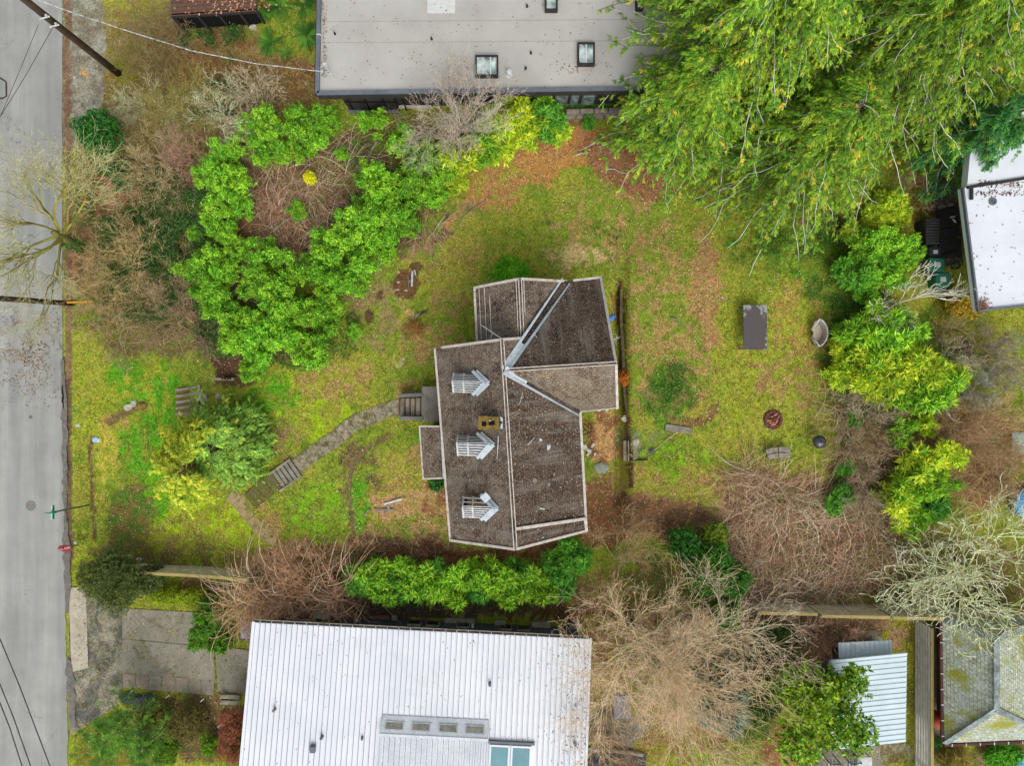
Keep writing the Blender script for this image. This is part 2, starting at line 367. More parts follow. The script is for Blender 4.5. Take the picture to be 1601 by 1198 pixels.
c = mix(nt, a, ramp(nt, n1, [(.28, (.62, .62, .64)), (.5, (1.0,)*3), (.74, (1.4, 1.36, 1.25))]).outputs[0], .9, 'MULTIPLY')
c = mix(nt, c, ramp(nt, n2, [(.3, (.55,)*3), (.5, (1.0,)*3), (.7, (1.55, 1.5, 1.4))]).outputs[0], .8, 'MULTIPLY')
vo = nd(nt, 'ShaderNodeTexVoronoi', Scale=19.0); nt.links.new(co, vo.inputs['Vector'])
hv = nd(nt, 'ShaderNodeHueSaturation'); nt.links.new(c, hv.inputs['Color'])
sx = nd(nt, 'ShaderNodeSeparateColor'); nt.links.new(vo.outputs['Color'], sx.inputs[0])
mr = nd(nt, 'ShaderNodeMapRange'); nt.links.new(sx.outputs[0], mr.inputs[0]); mr.inputs[3].default_value = .465; mr.inputs[4].default_value = .525
nt.links.new(mr.outputs[0], hv.inputs['Hue'])
mr = nd(nt, 'ShaderNodeMapRange'); nt.links.new(sx.outputs[1], mr.inputs[0]); mr.inputs[3].default_value = .72; mr.inputs[4].default_value = 1.3
nt.links.new(mr.outputs[0], hv.inputs['Value'])
nt.links.new(hv.outputs[0], b.inputs['Base Color']); bump(nt, b, n2, .05, .8)
tag(link('ground', me, GM), kind='structure')

# ---------------------------------------------------------------- leaf litter and grass as uncountable stuff
def leafquads(p, d, n, Ln, Wd, fold=.0):
    """one diamond per leaf: base, side, tip, side"""
    d = d/np.linalg.norm(d, axis=1, keepdims=True); s = np.cross(d, n); s /= (np.linalg.norm(s, axis=1, keepdims=True)+1e-9)
    Ln = Ln[:, None]; Wd = Wd[:, None]; m = p+d*Ln*.45; nn = np.cross(s, d)
    V = np.stack([p, m+s*Wd/2-nn*Wd*fold, p+d*Ln, m-s*Wd/2-nn*Wd*fold], 1).reshape(-1, 3)
    return V, np.arange(len(p)*4, dtype=np.int32).reshape(-1, 4)
def unit(rng, n):
    v = rng.randn(n, 3); return v/np.linalg.norm(v, axis=1, keepdims=True)
def pick(rng, n, cols, wts=None):
    cols = np.array(cols); return cols[rng.choice(len(cols), n, p=wts)]
rng = np.random.RandomState(5)
N = 330000; x = rng.uniform(-24.5, 24.5, N); y = rng.uniform(-18.4, 18.4, N); cc, ll, gg = cover(x, y)
u_, v_ = pix(x, y, ground_z(x, y))
clump = .35+1.3*sstep(.4, .65, fbm(x*1.7, y*1.7, 41)); off = (u_ > 116)
k = (rng.rand(N) < (ll*.4+.035)*clump) & off; n = k.sum()
p = np.stack([x[k], y[k], ground_z(x[k], y[k])+.035+rng.rand(n)*.03], 1); d = rng.randn(n, 3); d[:, 2] *= .25; nn = unit(rng, n)*.5+np.array([0, 0, 1])
V, F = leafquads(p, d, nn, rng.uniform(.04, .09, n), rng.uniform(.028, .06, n), .2)
lc = pick(rng, n, [S(214, 184, 146), S(190, 142, 100), S(160, 104, 70), S(224, 204, 176), S(124, 84, 60), S(204, 128, 84)], [.2, .25, .2, .1, .17, .08])
tag(link('fallen_leaves', fast('fallen_leaves', V, F, lc*rng.uniform(.75, 1.1, (n, 1))), DRY), 'pale brown fallen leaves strewn over the lawn and under the shrubs', 'leaf litter', kind='stuff')
k = (rng.rand(N) < gg*.42*(.5+.9*fbm(x*2, y*2, 42))) & off; n = k.sum(); q = np.repeat(np.arange(n), 3)
gp = np.stack([x[k], y[k], ground_z(x[k], y[k])+.0], 1)[q]; gp[:, :2] += rng.randn(len(q), 2)*.025; m = len(q)
d = rng.randn(m, 3)*.7; d[:, 2] = .55+rng.rand(m)*.5
V, F = leafquads(gp, d, unit(rng, m), rng.uniform(.08, .19, m), rng.uniform(.016, .034, m), 0)
gc = cc[k][q]*np.array([.9, 1.1, .85])*rng.uniform(.55, 1.7, (m, 1))
gc += rng.rand(m, 1)*np.array([.05, .04, .01])
tag(link('grass', fast('grass', V, F, gc), TWIG), 'short yellow green mossy grass covering the lawns', 'grass', kind='stuff')

def sheet(name, pts, mt, dz=.02, sub=14, kind='structure', z=None, outer=None):
    """a quad sheet draped over the ground; pts = four photo pixels"""
    a, b_, c_, d_ = [np.array(q, float) for q in pts]; V = []; n = sub
    for i in range(n+1):
        for j in range(n+1):
            s, t = i/n, j/n; q = (a*(1-s)+b_*s)*(1-t)+(d_*(1-s)+c_*s)*t
            V.append(tuple(G(q[0], q[1], dz) if z is None else P(q[0], q[1], z)))
    I = np.arange((n+1)**2).reshape(n+1, n+1)
    F = np.stack([I[:-1, :-1], I[:-1, 1:], I[1:, 1:], I[1:, :-1]], -1).reshape(-1, 4)
    return link(name, fast(name, V, F[:, ::-1], None, True), mt)
# road: slightly cambered sheet, worn pale asphalt
RM, nt, b = base('road_asphalt', .85, .3); co = nd(nt, 'ShaderNodeTexCoord').outputs['Object']
mp = nd(nt, 'ShaderNodeMapping'); mp.inputs['Scale'].default_value = (1, .06, 1); nt.links.new(co, mp.inputs[0])
n1 = noise(nt, mp.outputs[0], 1.6, 5, .6); n2 = noise(nt, co, 60, 4, .7); n3 = noise(nt, co, .8, 6, .65)
c = ramp(nt, n1, [(.35, S(140, 142, 137)), (.65, S(160, 161, 155))]).outputs[0]
c = mix(nt, c, ramp(nt, n3, [(.35, (.88,)*3), (.65, (1.05,)*3)]).outputs[0], 1, 'MULTIPLY')
c = mix(nt, c, ramp(nt, n2, [(.3, (.82,)*3), (.7, (1.13,)*3)]).outputs[0], 1, 'MULTIPLY')
vo = nd(nt, 'ShaderNodeTexVoronoi', Scale=.33); vo.feature = 'DISTANCE_TO_EDGE'
wn = nd(nt, 'ShaderNodeTexNoise', Scale=1.5); nt.links.new(co, wn.inputs[0])
va = nd(nt, 'ShaderNodeVectorMath', operation='ADD'); nt.links.new(co, va.inputs[0])
vs = nd(nt, 'ShaderNodeVectorMath', operation='SCALE', Scale=1.6); nt.links.new(wn.outputs['Color'], vs.inputs[0]); nt.links.new(vs.outputs[0], va.inputs[1]); nt.links.new(va.outputs[0], vo.inputs['Vector'])
cr = ramp(nt, vo.outputs['Distance'], [(.0, (.55,)*3), (.008, (1,)*3)]).outputs[0]
gate = noise(nt, co, .25, 2, .5); gr = ramp(nt, gate, [(.52, (0,)*3), (.6, (1,)*3)]).outputs[0]
c = mix(nt, c, mix(nt, c, cr, 1, 'MULTIPLY'), gr)
nt.links.new(c, b.inputs['Base Color']); bump(nt, b, n2, .006, .4)
V = []; ys = np.concatenate([[-500, -60], np.arange(-20, 20.1, .12), [60, 500]])
for yy in ys:
    u, v = 98, CV-yy*FP/(H+1.6); ed = 98+(0 if v < 600 else (v-600)/600*9)+(2.2*(vnoise(yy*2.2, 3.3)-.5)+1.6*(vnoise(yy*7, 8)-.5) if v > 560 else 1.2*(vnoise(yy*1.5, 5)-.5))
    xe = (ed-CU)*(H+1.6)/FP
    for t, xx in enumerate((-30.5, -26, xe-.5, xe)): V.append((xx, yy, -1.545+(.03 if t in (1, 2) else 0)+(-.02 if t == 3 else 0)))
I = np.arange(len(V)).reshape(-1, 4); F = np.stack([I[:-1, :-1], I[:-1, 1:], I[1:, 1:], I[1:, :-1]], -1).reshape(-1, 4)
tag(link('road', fast('road', V, F, None, True), RM), kind='structure')
# gutter patches of dark broken asphalt along the lower street edge
DA = rough_mat('dark_asphalt', S(96, 92, 88), S(122, 118, 110), 4, S(150, 146, 136), .28, 50)
for u0, v0, u1, v1, wl_, wr_ in ((99, 600, 101, 800, .5, 5), (102, 800, 105, 960, 1, 6), (106, 1030, 112, 1140, 1, 8), (98, 560, 99, 640, .3, 3)):
    V = []; n = int((v1-v0)/3)
    for j in range(n+1):
        f = j/n; v = v0+(v1-v0)*f; u = u0+(u1-u0)*f; e_ = math.sin(math.pi*f)**.3; a_ = u-wl_-(5*vnoise(v*.11, 2.2)**2+2*vnoise(v*.4, 7))*e_; b_ = u+(wr_*.4+wr_*vnoise(v*.09, 4.4)+1.5*vnoise(v*.5, 9))*e_
        for q_ in (a_, (a_+b_)/2, b_): V.append(tuple(P(q_, v, -1.5 if q_ is not b_ else -1.52)))
    I = np.arange(len(V)).reshape(-1, 3); F = np.stack([I[:-1, :-1], I[:-1, 1:], I[1:, 1:], I[1:, :-1]], -1).reshape(-1, 4)[:, ::-1]
    tag(link('asphalt_patch', fast('asphalt_patch', V, F), DA), kind='structure')
rng = np.random.RandomState(61); n = 2600; u = np.concatenate([rng.uniform(0, 97, n//3), rng.normal(45, 26, n-n//3)]); v = np.concatenate([rng.uniform(440, 640, n//3), rng.normal(540, 34, n-n//3)])
k = (u < 96) & (fbm(u*.05, v*.05, 9) > .44); u = u[k]; v = v[k]; n = len(u); q = np.stack([(u-CU)*33.5/FP, -(v-CV)*33.5/FP, np.full(n, -1.5)], 1); d = rng.randn(n, 3); d[:, 2] = 0
V, F = leafquads(q, d, np.tile([0, 0, 1.], (n, 1)), rng.uniform(.04, .12, n), rng.uniform(.02, .05, n)); tag(link('road_litter', fast('road_litter', V, F, pick(rng, n, [S(120, 100, 80), S(150, 124, 96), S(92, 80, 66), S(176, 150, 116)])), DRY), 'brown twigs and leaf specks scattered over the road', 'leaf litter', kind='stuff')
# ================================================================ MATERIALS FOR BUILDINGS
def shingle_mat(name, ca, cb, cc_, rw=.16, rh=.125, moss=None, dark=(.42, .4, .4), lit=.56):
    m, nt, b = base(name, .92, .1); uv = nd(nt, 'ShaderNodeTexCoord').outputs['UV']
    co = nd(nt, 'ShaderNodeTexCoord').outputs['Object']
    br = nd(nt, 'ShaderNodeTexBrick'); br.inputs['Scale'].default_value = 1; br.inputs['Brick Width'].default_value = rw
    br.inputs['Row Height'].default_value = rh; br.inputs['Mortar Size'].default_value = .011; br.inputs['Mortar Smooth'].default_value = .3
    br.inputs['Color1'].default_value = rgb(ca); br.inputs['Color2'].default_value = rgb(cb); br.inputs['Mortar'].default_value = rgb(np.array(ca)*.4)
    nt.links.new(uv, br.inputs['Vector'])
    n1 = noise(nt, co, 1.1, 6, .7, .5); n2 = noise(nt, co, 22, 5, .8); n3 = noise(nt, co, 9, 4, .7)
    c = mix(nt, br.outputs['Color'], cc_, ramp(nt, n1, [(.42, (0,)*3), (.66, (.9,)*3)]).outputs[0])
    c = mix(nt, c, ramp(nt, n3, [(.3, (.5,)*3), (.7, (1.4,)*3)]).outputs[0], .95, 'MULTIPLY')
    # pale flecks of lichen and litter
    st_ = nd(nt, 'ShaderNodeMapping'); st_.inputs['Scale'].default_value = (2.2, .35, 1); nt.links.new(uv, st_.inputs[0]); n5 = noise(nt, st_.outputs[0], 1.0, 6, .75, .3)
    c = mix(nt, c, S(132, 128, 120), ramp(nt, n5, [(.5, (0,)*3), (.68, (.7,)*3)]).outputs[0])
    c = mix(nt, c, S(190, 170, 145), ramp(nt, n2, [(lit, (0,)*3), (lit+.1, (.85,)*3)]).outputs[0])
    if moss is not None:
        mn = noise(nt, co, .55, 6, .65, .4); c = mix(nt, c, moss, ramp(nt, mn, [(.5, (0,)*3), (.62, (.9,)*3)]).outputs[0])
    nt.links.new(c, b.inputs['Base Color'])
    h = mix(nt, br.outputs['Color'], (.5,)*3, .3); bump(nt, b, br.outputs['Fac'], -.02, .8); return m
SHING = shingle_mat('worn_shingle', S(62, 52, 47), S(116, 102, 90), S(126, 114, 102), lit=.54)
SHING_PALE = shingle_mat('sunlit_tone_shingle', S(82, 72, 62), S(120, 106, 90), S(128, 116, 98), lit=.545)  # sunlight on the south slope put into a paler colour; ridge caps share it
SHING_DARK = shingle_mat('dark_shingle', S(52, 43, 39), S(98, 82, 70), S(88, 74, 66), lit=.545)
TRIM = rough_mat('peeling_white_trim', S(206, 200, 192), S(178, 168, 158), 5, S(120, 96, 80), .3, 30)
METAL = rough_mat('weathered_flashing', S(190, 200, 206), S(164, 176, 184), 4, S(112, 92, 78), .26, 40, .5, .003, 0, .5)
RAIL = rough_mat('bleached_slat', S(208, 210, 210), S(172, 176, 176), 6, None, fine=50)
SIDING = rough_mat('faded_siding', S(178, 170, 156), S(150, 142, 128), 2, S(120, 104, 86), .2, 20)
GLASS, _n, _b = base('window_glass', .08, .6); _b.inputs['Base Color'].default_value = rgb(S(40, 48, 52)); _b.inputs['Metallic'].default_value = .3
DARKW = rough_mat('dark_wood', S(58, 54, 52), S(40, 38, 38), 3, None, fine=30)
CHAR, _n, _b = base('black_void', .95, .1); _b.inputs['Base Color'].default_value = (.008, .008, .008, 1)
BRICKM = rough_mat('mossy_masonry', S(140, 116, 46), S(96, 78, 38), 7, S(84, 62, 46), .35, 30)
CONC = rough_mat('old_concrete', S(146, 142, 130), S(120, 114, 100), 2.2, S(100, 92, 44), .3, 40)
CONC2 = rough_mat('pale_concrete', S(166, 160, 144), S(134, 124, 106), 3, S(104, 88, 48), .36, 40)
DRYW = rough_mat('grey_wood', S(150, 142, 132), S(118, 108, 98), 6, S(90, 80, 66), .25, 50)

def roof_face(pts, eave, th=.09):
    """roof polygon with UVs: u along the eave (metres), v up the slope; returns MB lists"""
    pts = [Vector(p) for p in pts]; n = Vector((0, 0, 0))
    for i in range(1, len(pts)-1): n += (pts[i]-pts[0]).cross(pts[i+1]-pts[0])
    n.normalize(); n = n if n.z > 0 else -n
    e = Vector(eave); e = (e-n*e.dot(n)).normalized(); s = n.cross(e)
    return pts, [(p.dot(e), p.dot(s)) for p in pts], n
def add_roof(mb, pts, eave, th=.09):
    q, uv, n = roof_face(pts, eave)
    mb.poly(q, uv); lo = [p-Vector((0, 0, th)) for p in q]; mb.poly(list(reversed(lo)), list(reversed(uv)))
    for i in range(len(q)):
        j = (i+1) % len(q); mb.poly([q[i], lo[i], lo[j], q[j]])

# ================================================================ THE OLD HOUSE
HP = P
house = empty('old_house', G(800, 640), 'abandoned house with dark worn shingle roof and three slatted roof frames', 'house')
N0 = HP(785, 531, 6.3); RM_ = HP(789, 579, 6.3); RS = HP(806, 859, 6.3)
WN = HP(680, 545, 4.0); WS = HP(704, 845, 4.0); ESn = HP(907, 644, 4.35); ESs = HP(917, 830, 4.05)
TQ = HP(820, 529, 5.5); WR0 = HP(813, 436, 5.3); WR1 = HP(817, 531, 5.3); WW0 = HP(742, 450, 3.9); WW1 = HP(746, 535, 3.9)
VN = HP(885, 440, 3.9); EN = HP(939, 434, 3.75); ER = HP(963, 568, 6.3); ESE = HP(965, 638, 4.75)
ns = (RS-RM_).normalized(); ew = (ER-RM_).normalized()
r = MB()
add_roof(r, [WN, WS, RS, RM_, N0], ns); add_roof(r, [N0, RM_, TQ], ns)
rf = r.build('roof', SHING, house)
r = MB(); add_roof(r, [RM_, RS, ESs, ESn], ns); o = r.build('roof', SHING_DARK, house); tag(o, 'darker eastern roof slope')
r = MB(); add_roof(r, [WW0, WW1, WR1, WR0], ns); o = r.build('roof', SHING, house)
r = MB(); add_roof(r, [WR0, WR1, TQ, VN], ns); o = r.build('roof', SHING, house)
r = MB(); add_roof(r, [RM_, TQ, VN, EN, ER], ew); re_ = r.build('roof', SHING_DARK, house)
r = MB(); add_roof(r, [RM_, ER, ESE, ESn], ew); o = r.build('roof', SHING_PALE, house); tag(o, 'pale roof slope in a sunlit tone')
# gutters, barge boards
def edge(pts, wd=.1, ht=.14, name='barge_board', mt=None, par=None):
    m = MB()
    for a_, b_ in zip(pts, pts[1:]): m.beam(a_-Vector((0, 0, .03)), b_-Vector((0, 0, .03)), wd, ht)
    return m.build(name, mt or TRIM, par or rf)
edge([WN, WS], .09, .12, 'gutter'); edge([WS, RS]); edge([RS, ESs]); edge([ESs, ESn], .1, .12, 'gutter'); edge([WN+(N0-WN)*.12, N0, TQ+Vector((-.08, 0, .03))])
edge([WW0, WW1], .1, .12, 'gutter'); edge([WW0, WR0]); edge([WR0, VN]); edge([VN+(EN-VN)*.2, EN], .1, .12, 'gutter'); edge([EN, ER]); edge([ER, ESE]); edge([ESE, ESn], .05, .1, 'gutter')
# ridge caps
up = Vector((0, 0, .05))
for a_, b_, mt in ((N0, RS, TRIM), (RM_+(ER-RM_)*.04, ER, TRIM), (WR0, WR1, TRIM)):
    sdv = (b_-a_).cross(Vector((0, 0, 1))).normalized()*.045
    m = MB(); m.beam(a_+up+sdv*1.3, b_+up+sdv*1.3, .035, .03); m.beam(a_+up-sdv*1.3, b_+up-sdv*1.3, .035, .03)
    m.build('ridge_flashing', mt, rf); m = MB(); m.beam(a_+up*.5, b_+up*.5, .1, .05); m.build('ridge_cap', SHING_PALE, rf)
a_, b_ = WR0, WR1; m = MB()
for t in (-.16, .14): m.beam(a_+Vector((t, 0, -.06)), b_+Vector((t, 0, -.06)), .03, .03)
m.build('ridge_flashing', TRIM, rf)
# valley flashings: pale metal with a dark silted trough
def valley(a_, b_, w0, w1, name='valley_flashing'):
    d = (b_-a_).normalized(); s = d.cross(Vector((0, 0, 1))).normalized(); m = MB(); k = MB()
    z = Vector((0, 0, .05))
    for sg in (1, -1):
        m.hexa([a_+s*sg*w0*.15+z, a_+s*sg*w0*.5+z*2, b_+s*sg*w1*.5+z*2, b_+s*sg*w1*.34+z], [a_+s*sg*w0*.15+z*1.6, a_+s*sg*w0*.5+z*2.6, b_+s*sg*w1*.5+z*2.6, b_+s*sg*w1*.34+z*1.6])
    m.build(name, METAL, rf)
    mid = a_+(b_-a_)*.28
    k.hexa([mid-s*w1*.1+z*.7, mid+s*w1*.1+z*.7, b_+s*w1*.2+z*.7, b_-s*w1*.2+z*.7], [mid-s*w1*.1+z*1.2, mid+s*w1*.1+z*1.2, b_+s*w1*.2+z*1.2, b_-s*w1*.2+z*1.2])
    k.build('valley_silt', SHING_DARK, rf)
    k = MB(); k.hexa([a_-s*w0*.15+z*.6, a_+s*w0*.15+z*.6, mid+s*w1*.2+z*.6, mid-s*w1*.2+z*.6], [a_-s*w0*.15+z*1.1, a_+s*w0*.15+z*1.1, mid+s*w1*.2+z*1.1, mid-s*w1*.2+z*1.1]); k.build(name, METAL, rf)
valley(RM_, VN+Vector((0, 0, .03)), .34, .42); valley(RM_, ESn, .34, .36)
for t_, l0, l1 in ((.1, .02, .95), (.22, .03, .96), (.33, .2, .97)):
    a_, b_ = WW0.lerp(WR0, t_), WW1.lerp(WR1, t_); m = MB(); m.beam(a_.lerp(b_, l0)+up*.6, a_.lerp(b_, l1)+up*.6, .03, .02); m.build('batten', TRIM, rf)
# raised white seam across the southern end of the east slope
sa = HP(806, 827, 6.28); sb = HP(915, 811, 4.12); m = MB(); m.beam(sa+up, sb+up, .12, .07); m.beam(sb+up, HP(917, 830, 4.1), .12, .07); m.build('roof_seam', TRIM, rf)
# walls
def wall_poly(pts, z1, zb=-.35): 
    m = MB(); m.prism([Vector((p.x, p.y, z1)) for p in pts], z1-zb); return m
def ins(p, c, d=.4):
    v = Vector((c.x-p.x, c.y-p.y, 0)); return Vector((p.x+math.copysign(min(d, abs(v.x)), v.x), p.y+math.copysign(min(d, abs(v.y)), v.y), 0))
cm = (WN+ESs)/2
wp = [ins(q, cm, .35) for q in (WN, WS, ESs, ESn)]; nn_ = ins(HP(905, 560, 4), cm, .35); wp = [wp[0], wp[1], wp[2], wp[3], nn_, Vector((nn_.x, wp[0].y+.2, 0))]
wall_poly(wp, 3.85).build('wall', SIDING, house)
cm = (WW0+ESE)/2; q = [ins(WW0, cm, .35), Vector((WN.x+2, WN.y-.6, 0)), Vector((ESE.x-.35, ESE.y+.3, 0)), ins(ER, cm, .45), ins(EN, cm, .3), ins(VN, cm, .3)]
q[1].x = q[0].x+.1
wall_poly(q, 3.65).build('wall', SIDING, house)
for tri in ([ins(WS, HP(800, 700, 4), .35), ins(ESs, HP(800, 700, 4), .35), RS], [q[3], q[2], ER]):
    a_, b_, c_ = tri; m = MB(); cy = Vector((0, .3, 0)) if c_ is RS else Vector((-.4, 0, 0))
    A = Vector((a_.x, a_.y, 3.85 if c_ is RS else 3.6)); B = Vector((b_.x, b_.y, 3.85 if c_ is RS else 3.6)); C_ = c_+cy-Vector((0, 0, .2))
    if c_ is not RS: A.z = 4.6; 
    m.prism([A, B, C_], .02); mm_ = MB(); th = cy.normalized()*.1
    mm_.hexa([A, B, B+th, A+th], [C_, C_+Vector((.001, 0, 0)), C_+th+Vector((.001, 0, 0)), C_+th]); mm_.build('gable_wall', SIDING, house)
# windows and door on the walls (seen only from the side)
def window(par, c, wd, ht, axis_, out, name='window'):
    m = MB(); dx = (wd, .06, ht) if axis_ == 'x' else (.06, wd, ht)
    m.box(c, dx); f = m.build(name, TRIM, par)
    k = MB(); dx = (wd-.16, .06, ht-.16) if axis_ == 'x' else (.06, wd-.16, ht-.16)
    k.box(Vector(c)+Vector(out)*.012, dx); k.build('pane', GLASS, f); return f
x0 = wp[0].x; 
for v in (575, 790): window(house, (HP(700, v, 2).x+.0 if False else x0-.0+((WN.y-HP(0, v, 4).y)/(WN.y-WS.y))*(wp[1].x-wp[0].x), HP(0, v, 4).y, 2.3), 1.2, 1.1, 'y', (-1, 0, 0))
for u in (740, 870): window(house, (HP(u, 0, 4).x, wp[1].y+(HP(u, 0, 4).x-wp[1].x)/(wp[2].x-wp[1].x)*(wp[2].y-wp[1].y), 2.2), 1.1, 1.0, 'x', (0, -1, 0))
m = MB(); m.box((x0+.17, HP(0, 632, 4).y, 1.75), (.08, .95, 2.05)); dr = m.build('door', DARKW, house); m = MB(); m.box((x0+.11, HP(0, 643, 4).y, 1.7), (.06, .04, .12)); m.build('handle', METAL, dr)
# chimney: mossy brick stack with two flues, low slope saddle flashing
ch = MB(); cz = 6.35; c0, c1 = HP(749, 652, cz), HP(779, 671, cz)
cen = (c0+c1)/2; sx_, sy_ = c1.x-c0.x, c0.y-c1.y
ch.box((cen.x, cen.y, 5.75), (sx_, sy_, 1.2), R(-3)); stack = ch.build('chimney', BRICKM, rf, bevel=.02)
m = MB(); m.box((cen.x, cen.y, 6.37), (sx_+.06, sy_+.06, .08), R(-3)); cp = m.build('chimney_cap', BRICKM, rf, bevel=.015)
m = MB(); m.box((HP(757, 663.5, 6.4).x, cen.y-.04, 6.42), (.16, .15, .06)); m.box((HP(769, 662.5, 6.4).x, cen.y-.01, 6.42), (.22, .15, .06)); m.build('flue', CHAR, rf)
m = MB(); m.box((HP(766, 658, 6.5).x, HP(0, 658, 6.5).y, 6.44), (.07, .05, .06)); m.build('loose_mortar', TRIM, rf)
sq = HP(785, 660, 6.2)
m = MB(); m.prism([HP(780, 648, 6.28), HP(786, 659, 6.32), HP(783, 654, 6.3)], .03); m.prism([HP(783, 664, 6.3), HP(786, 661, 6.32), HP(786, 671, 6.3), HP(782, 670, 6.28)], .03); m.prism([HP(782, 651, 6.32), HP(786.5, 655, 6.33), HP(786, 661, 6.33), HP(783, 658, 6.33)], .03)
m.build('saddle_flashing', METAL, rf)
# slatted dormer frames (their covering is gone)
def mainz(u, v):
    # height on the main west slope at a photo pixel
    n = (WS-WN).cross(RS-WN); z = 5.0
    for _ in range(12):
        p = HP(u, v, z); z = WN.z-((p.x-WN.x)*n.x+(p.y-WN.y)*n.y)/n.z
    return z
def dormer(un, us_, vt, vb, ue, vr, gap, missing=False):
    """west end un..us_, north side vt, south side vb; nose (ue, vr)"""
    zr = mainz(ue, vr)+.06; E_ = HP(ue, vr, zr); Wd = Vector((HP(un, vr, zr).x, E_.y+.04, zr-.06))
    hn = abs(HP(0, vt, zr-.5).y-Wd.y); hs_ = abs(HP(0, vb, zr-.5).y-Wd.y); drop = .5
    ze = zr-drop; root = None
    frame = MB()
    west = MB(); z0 = mainz(un, vr)-.15
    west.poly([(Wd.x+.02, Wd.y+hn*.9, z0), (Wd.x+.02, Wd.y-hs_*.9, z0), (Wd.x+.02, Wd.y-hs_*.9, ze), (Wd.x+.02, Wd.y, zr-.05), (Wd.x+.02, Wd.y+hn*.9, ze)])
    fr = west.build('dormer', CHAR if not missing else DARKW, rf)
    # eave line end on the main slope
    xe = HP(us_, vt, ze).x
    for sg, hh in ((1, hn*.88), (-1, hs_*.88)):
        ck = MB(); ck.hexa([(Wd.x+.03, Wd.y+sg*hh, z0), (Wd.x+.03, Wd.y+sg*(hh-.04), z0), (xe, Wd.y+sg*(hh-.04), ze-.1), (xe, Wd.y+sg*hh, ze-.1)],
                [(Wd.x+.03, Wd.y+sg*hh, ze), (Wd.x+.03, Wd.y+sg*(hh-.04), ze), (xe+.05, Wd.y+sg*(hh-.04), ze), (xe+.05, Wd.y+sg*hh, ze)])
        ck.build('dormer_cheek', SIDING, fr)
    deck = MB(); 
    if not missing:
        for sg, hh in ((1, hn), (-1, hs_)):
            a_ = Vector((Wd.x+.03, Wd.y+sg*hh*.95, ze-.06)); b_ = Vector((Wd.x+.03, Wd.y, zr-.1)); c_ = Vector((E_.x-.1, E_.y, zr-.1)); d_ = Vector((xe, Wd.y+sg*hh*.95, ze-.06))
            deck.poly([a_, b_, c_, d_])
        deck.build('dormer_gap_shade', CHAR, fr)  # black sheet under the slats paints the shade of the gaps
    else:
        dk = MB(); dk.box(((Wd.x+xe)/2+.1, Wd.y+.02, mainz(un+20, vr)+.04), (xe-Wd.x-.15, hn+hs_-.25, .02)); o = dk.build('dormer_floor', BRICKM, fr)
    # slats run along the ridge
    for sg, hh in ((1, hn), (-1, hs_)):
        n = 5
        for k in range(n):
            t = (k+.5)/n; 
            if missing and sg == 1 and k in (1, 3): continue
            y = Wd.y+sg*hh*t; z = zr-drop*t; x_end = E_.x+(xe-E_.x)*min(1, t*1.02)
            if missing and sg == 1 and k > 0: x_end = xe+(E_.x-xe)*.1
            m = MB(); m.beam((Wd.x, y, z), (x_end, E_.y+sg*hh*t, z), hh/n*(.56 if not missing else .5), .03); m.build('slat', RAIL, fr)
    for xx in (.03, (xe-Wd.x)*.5):
        for sg, hh in ((1, hn), (-1, hs_)):
            m = MB(); m.beam((Wd.x+xx, Wd.y, zr-.03), (Wd.x+xx, Wd.y+sg*hh, ze-.03), .06, .05); m.build('rafter', RAIL, fr)
    for sg, hh in ((1, hn), (-1, hs_)):
        m = MB(); e0 = Vector((E_.x+.02, E_.y, zr+.05)); e1 = Vector((xe+.04, Wd.y+sg*(hh+.09), mainz(us_, vt if sg > 0 else vb)+.08))
        m.beam(e0, e1, .15, .04); m.beam(e0-Vector((.17, 0, -.01)), e1-Vector((.14, 0, .0)), .12, .04); m.build('dormer_flashing', METAL, fr)
    return fr
dormer(706, 743, 584, 614, 763, 599, .1); dormer(713, 750, 681, 713, 771, 695, .1); df = dormer(722, 756, 777, 810, 777, 795, .1, True)
m = MB(); m.box(HP(759, 778.5, 6.0), (.3, .3, .03), R(42)); m.build('loose_panel', METAL, df)
# lean-to bay on the west side
b0, b1, b2, b3 = HP(656, 667, 3.1), HP(662, 749, 3.1), HP(693, 748, 3.75), HP(690, 667, 3.75)
r = MB(); add_roof(r, [b0, b1, b2, b3], ns); bay = r.build('bay_roof', SHING, house)
edge([b3, b0, b1, b2], .07, .1, 'gutter', TRIM, bay)
m = MB(); m.beam(b3+Vector((.05, 0, .09)), b2+Vector((.08, 0, .09)), .17, .05); o = m.build('bay_flashing', METAL, bay)
wall_poly([Vector((b0.x+.2, b0.y-.12, 0)), Vector((b1.x+.2, b1.y+.12, 0)), Vector((b2.x+.1, b2.y+.12, 0)), Vector((b3.x+.1, b3.y-.12, 0))], 3.02).build('bay_wall', SIDING, house)
window(house, (b0.x+.25, (b0.y+b1.y)/2, 2.0), 1.3, 1.1, 'y', (-1, 0, 0))
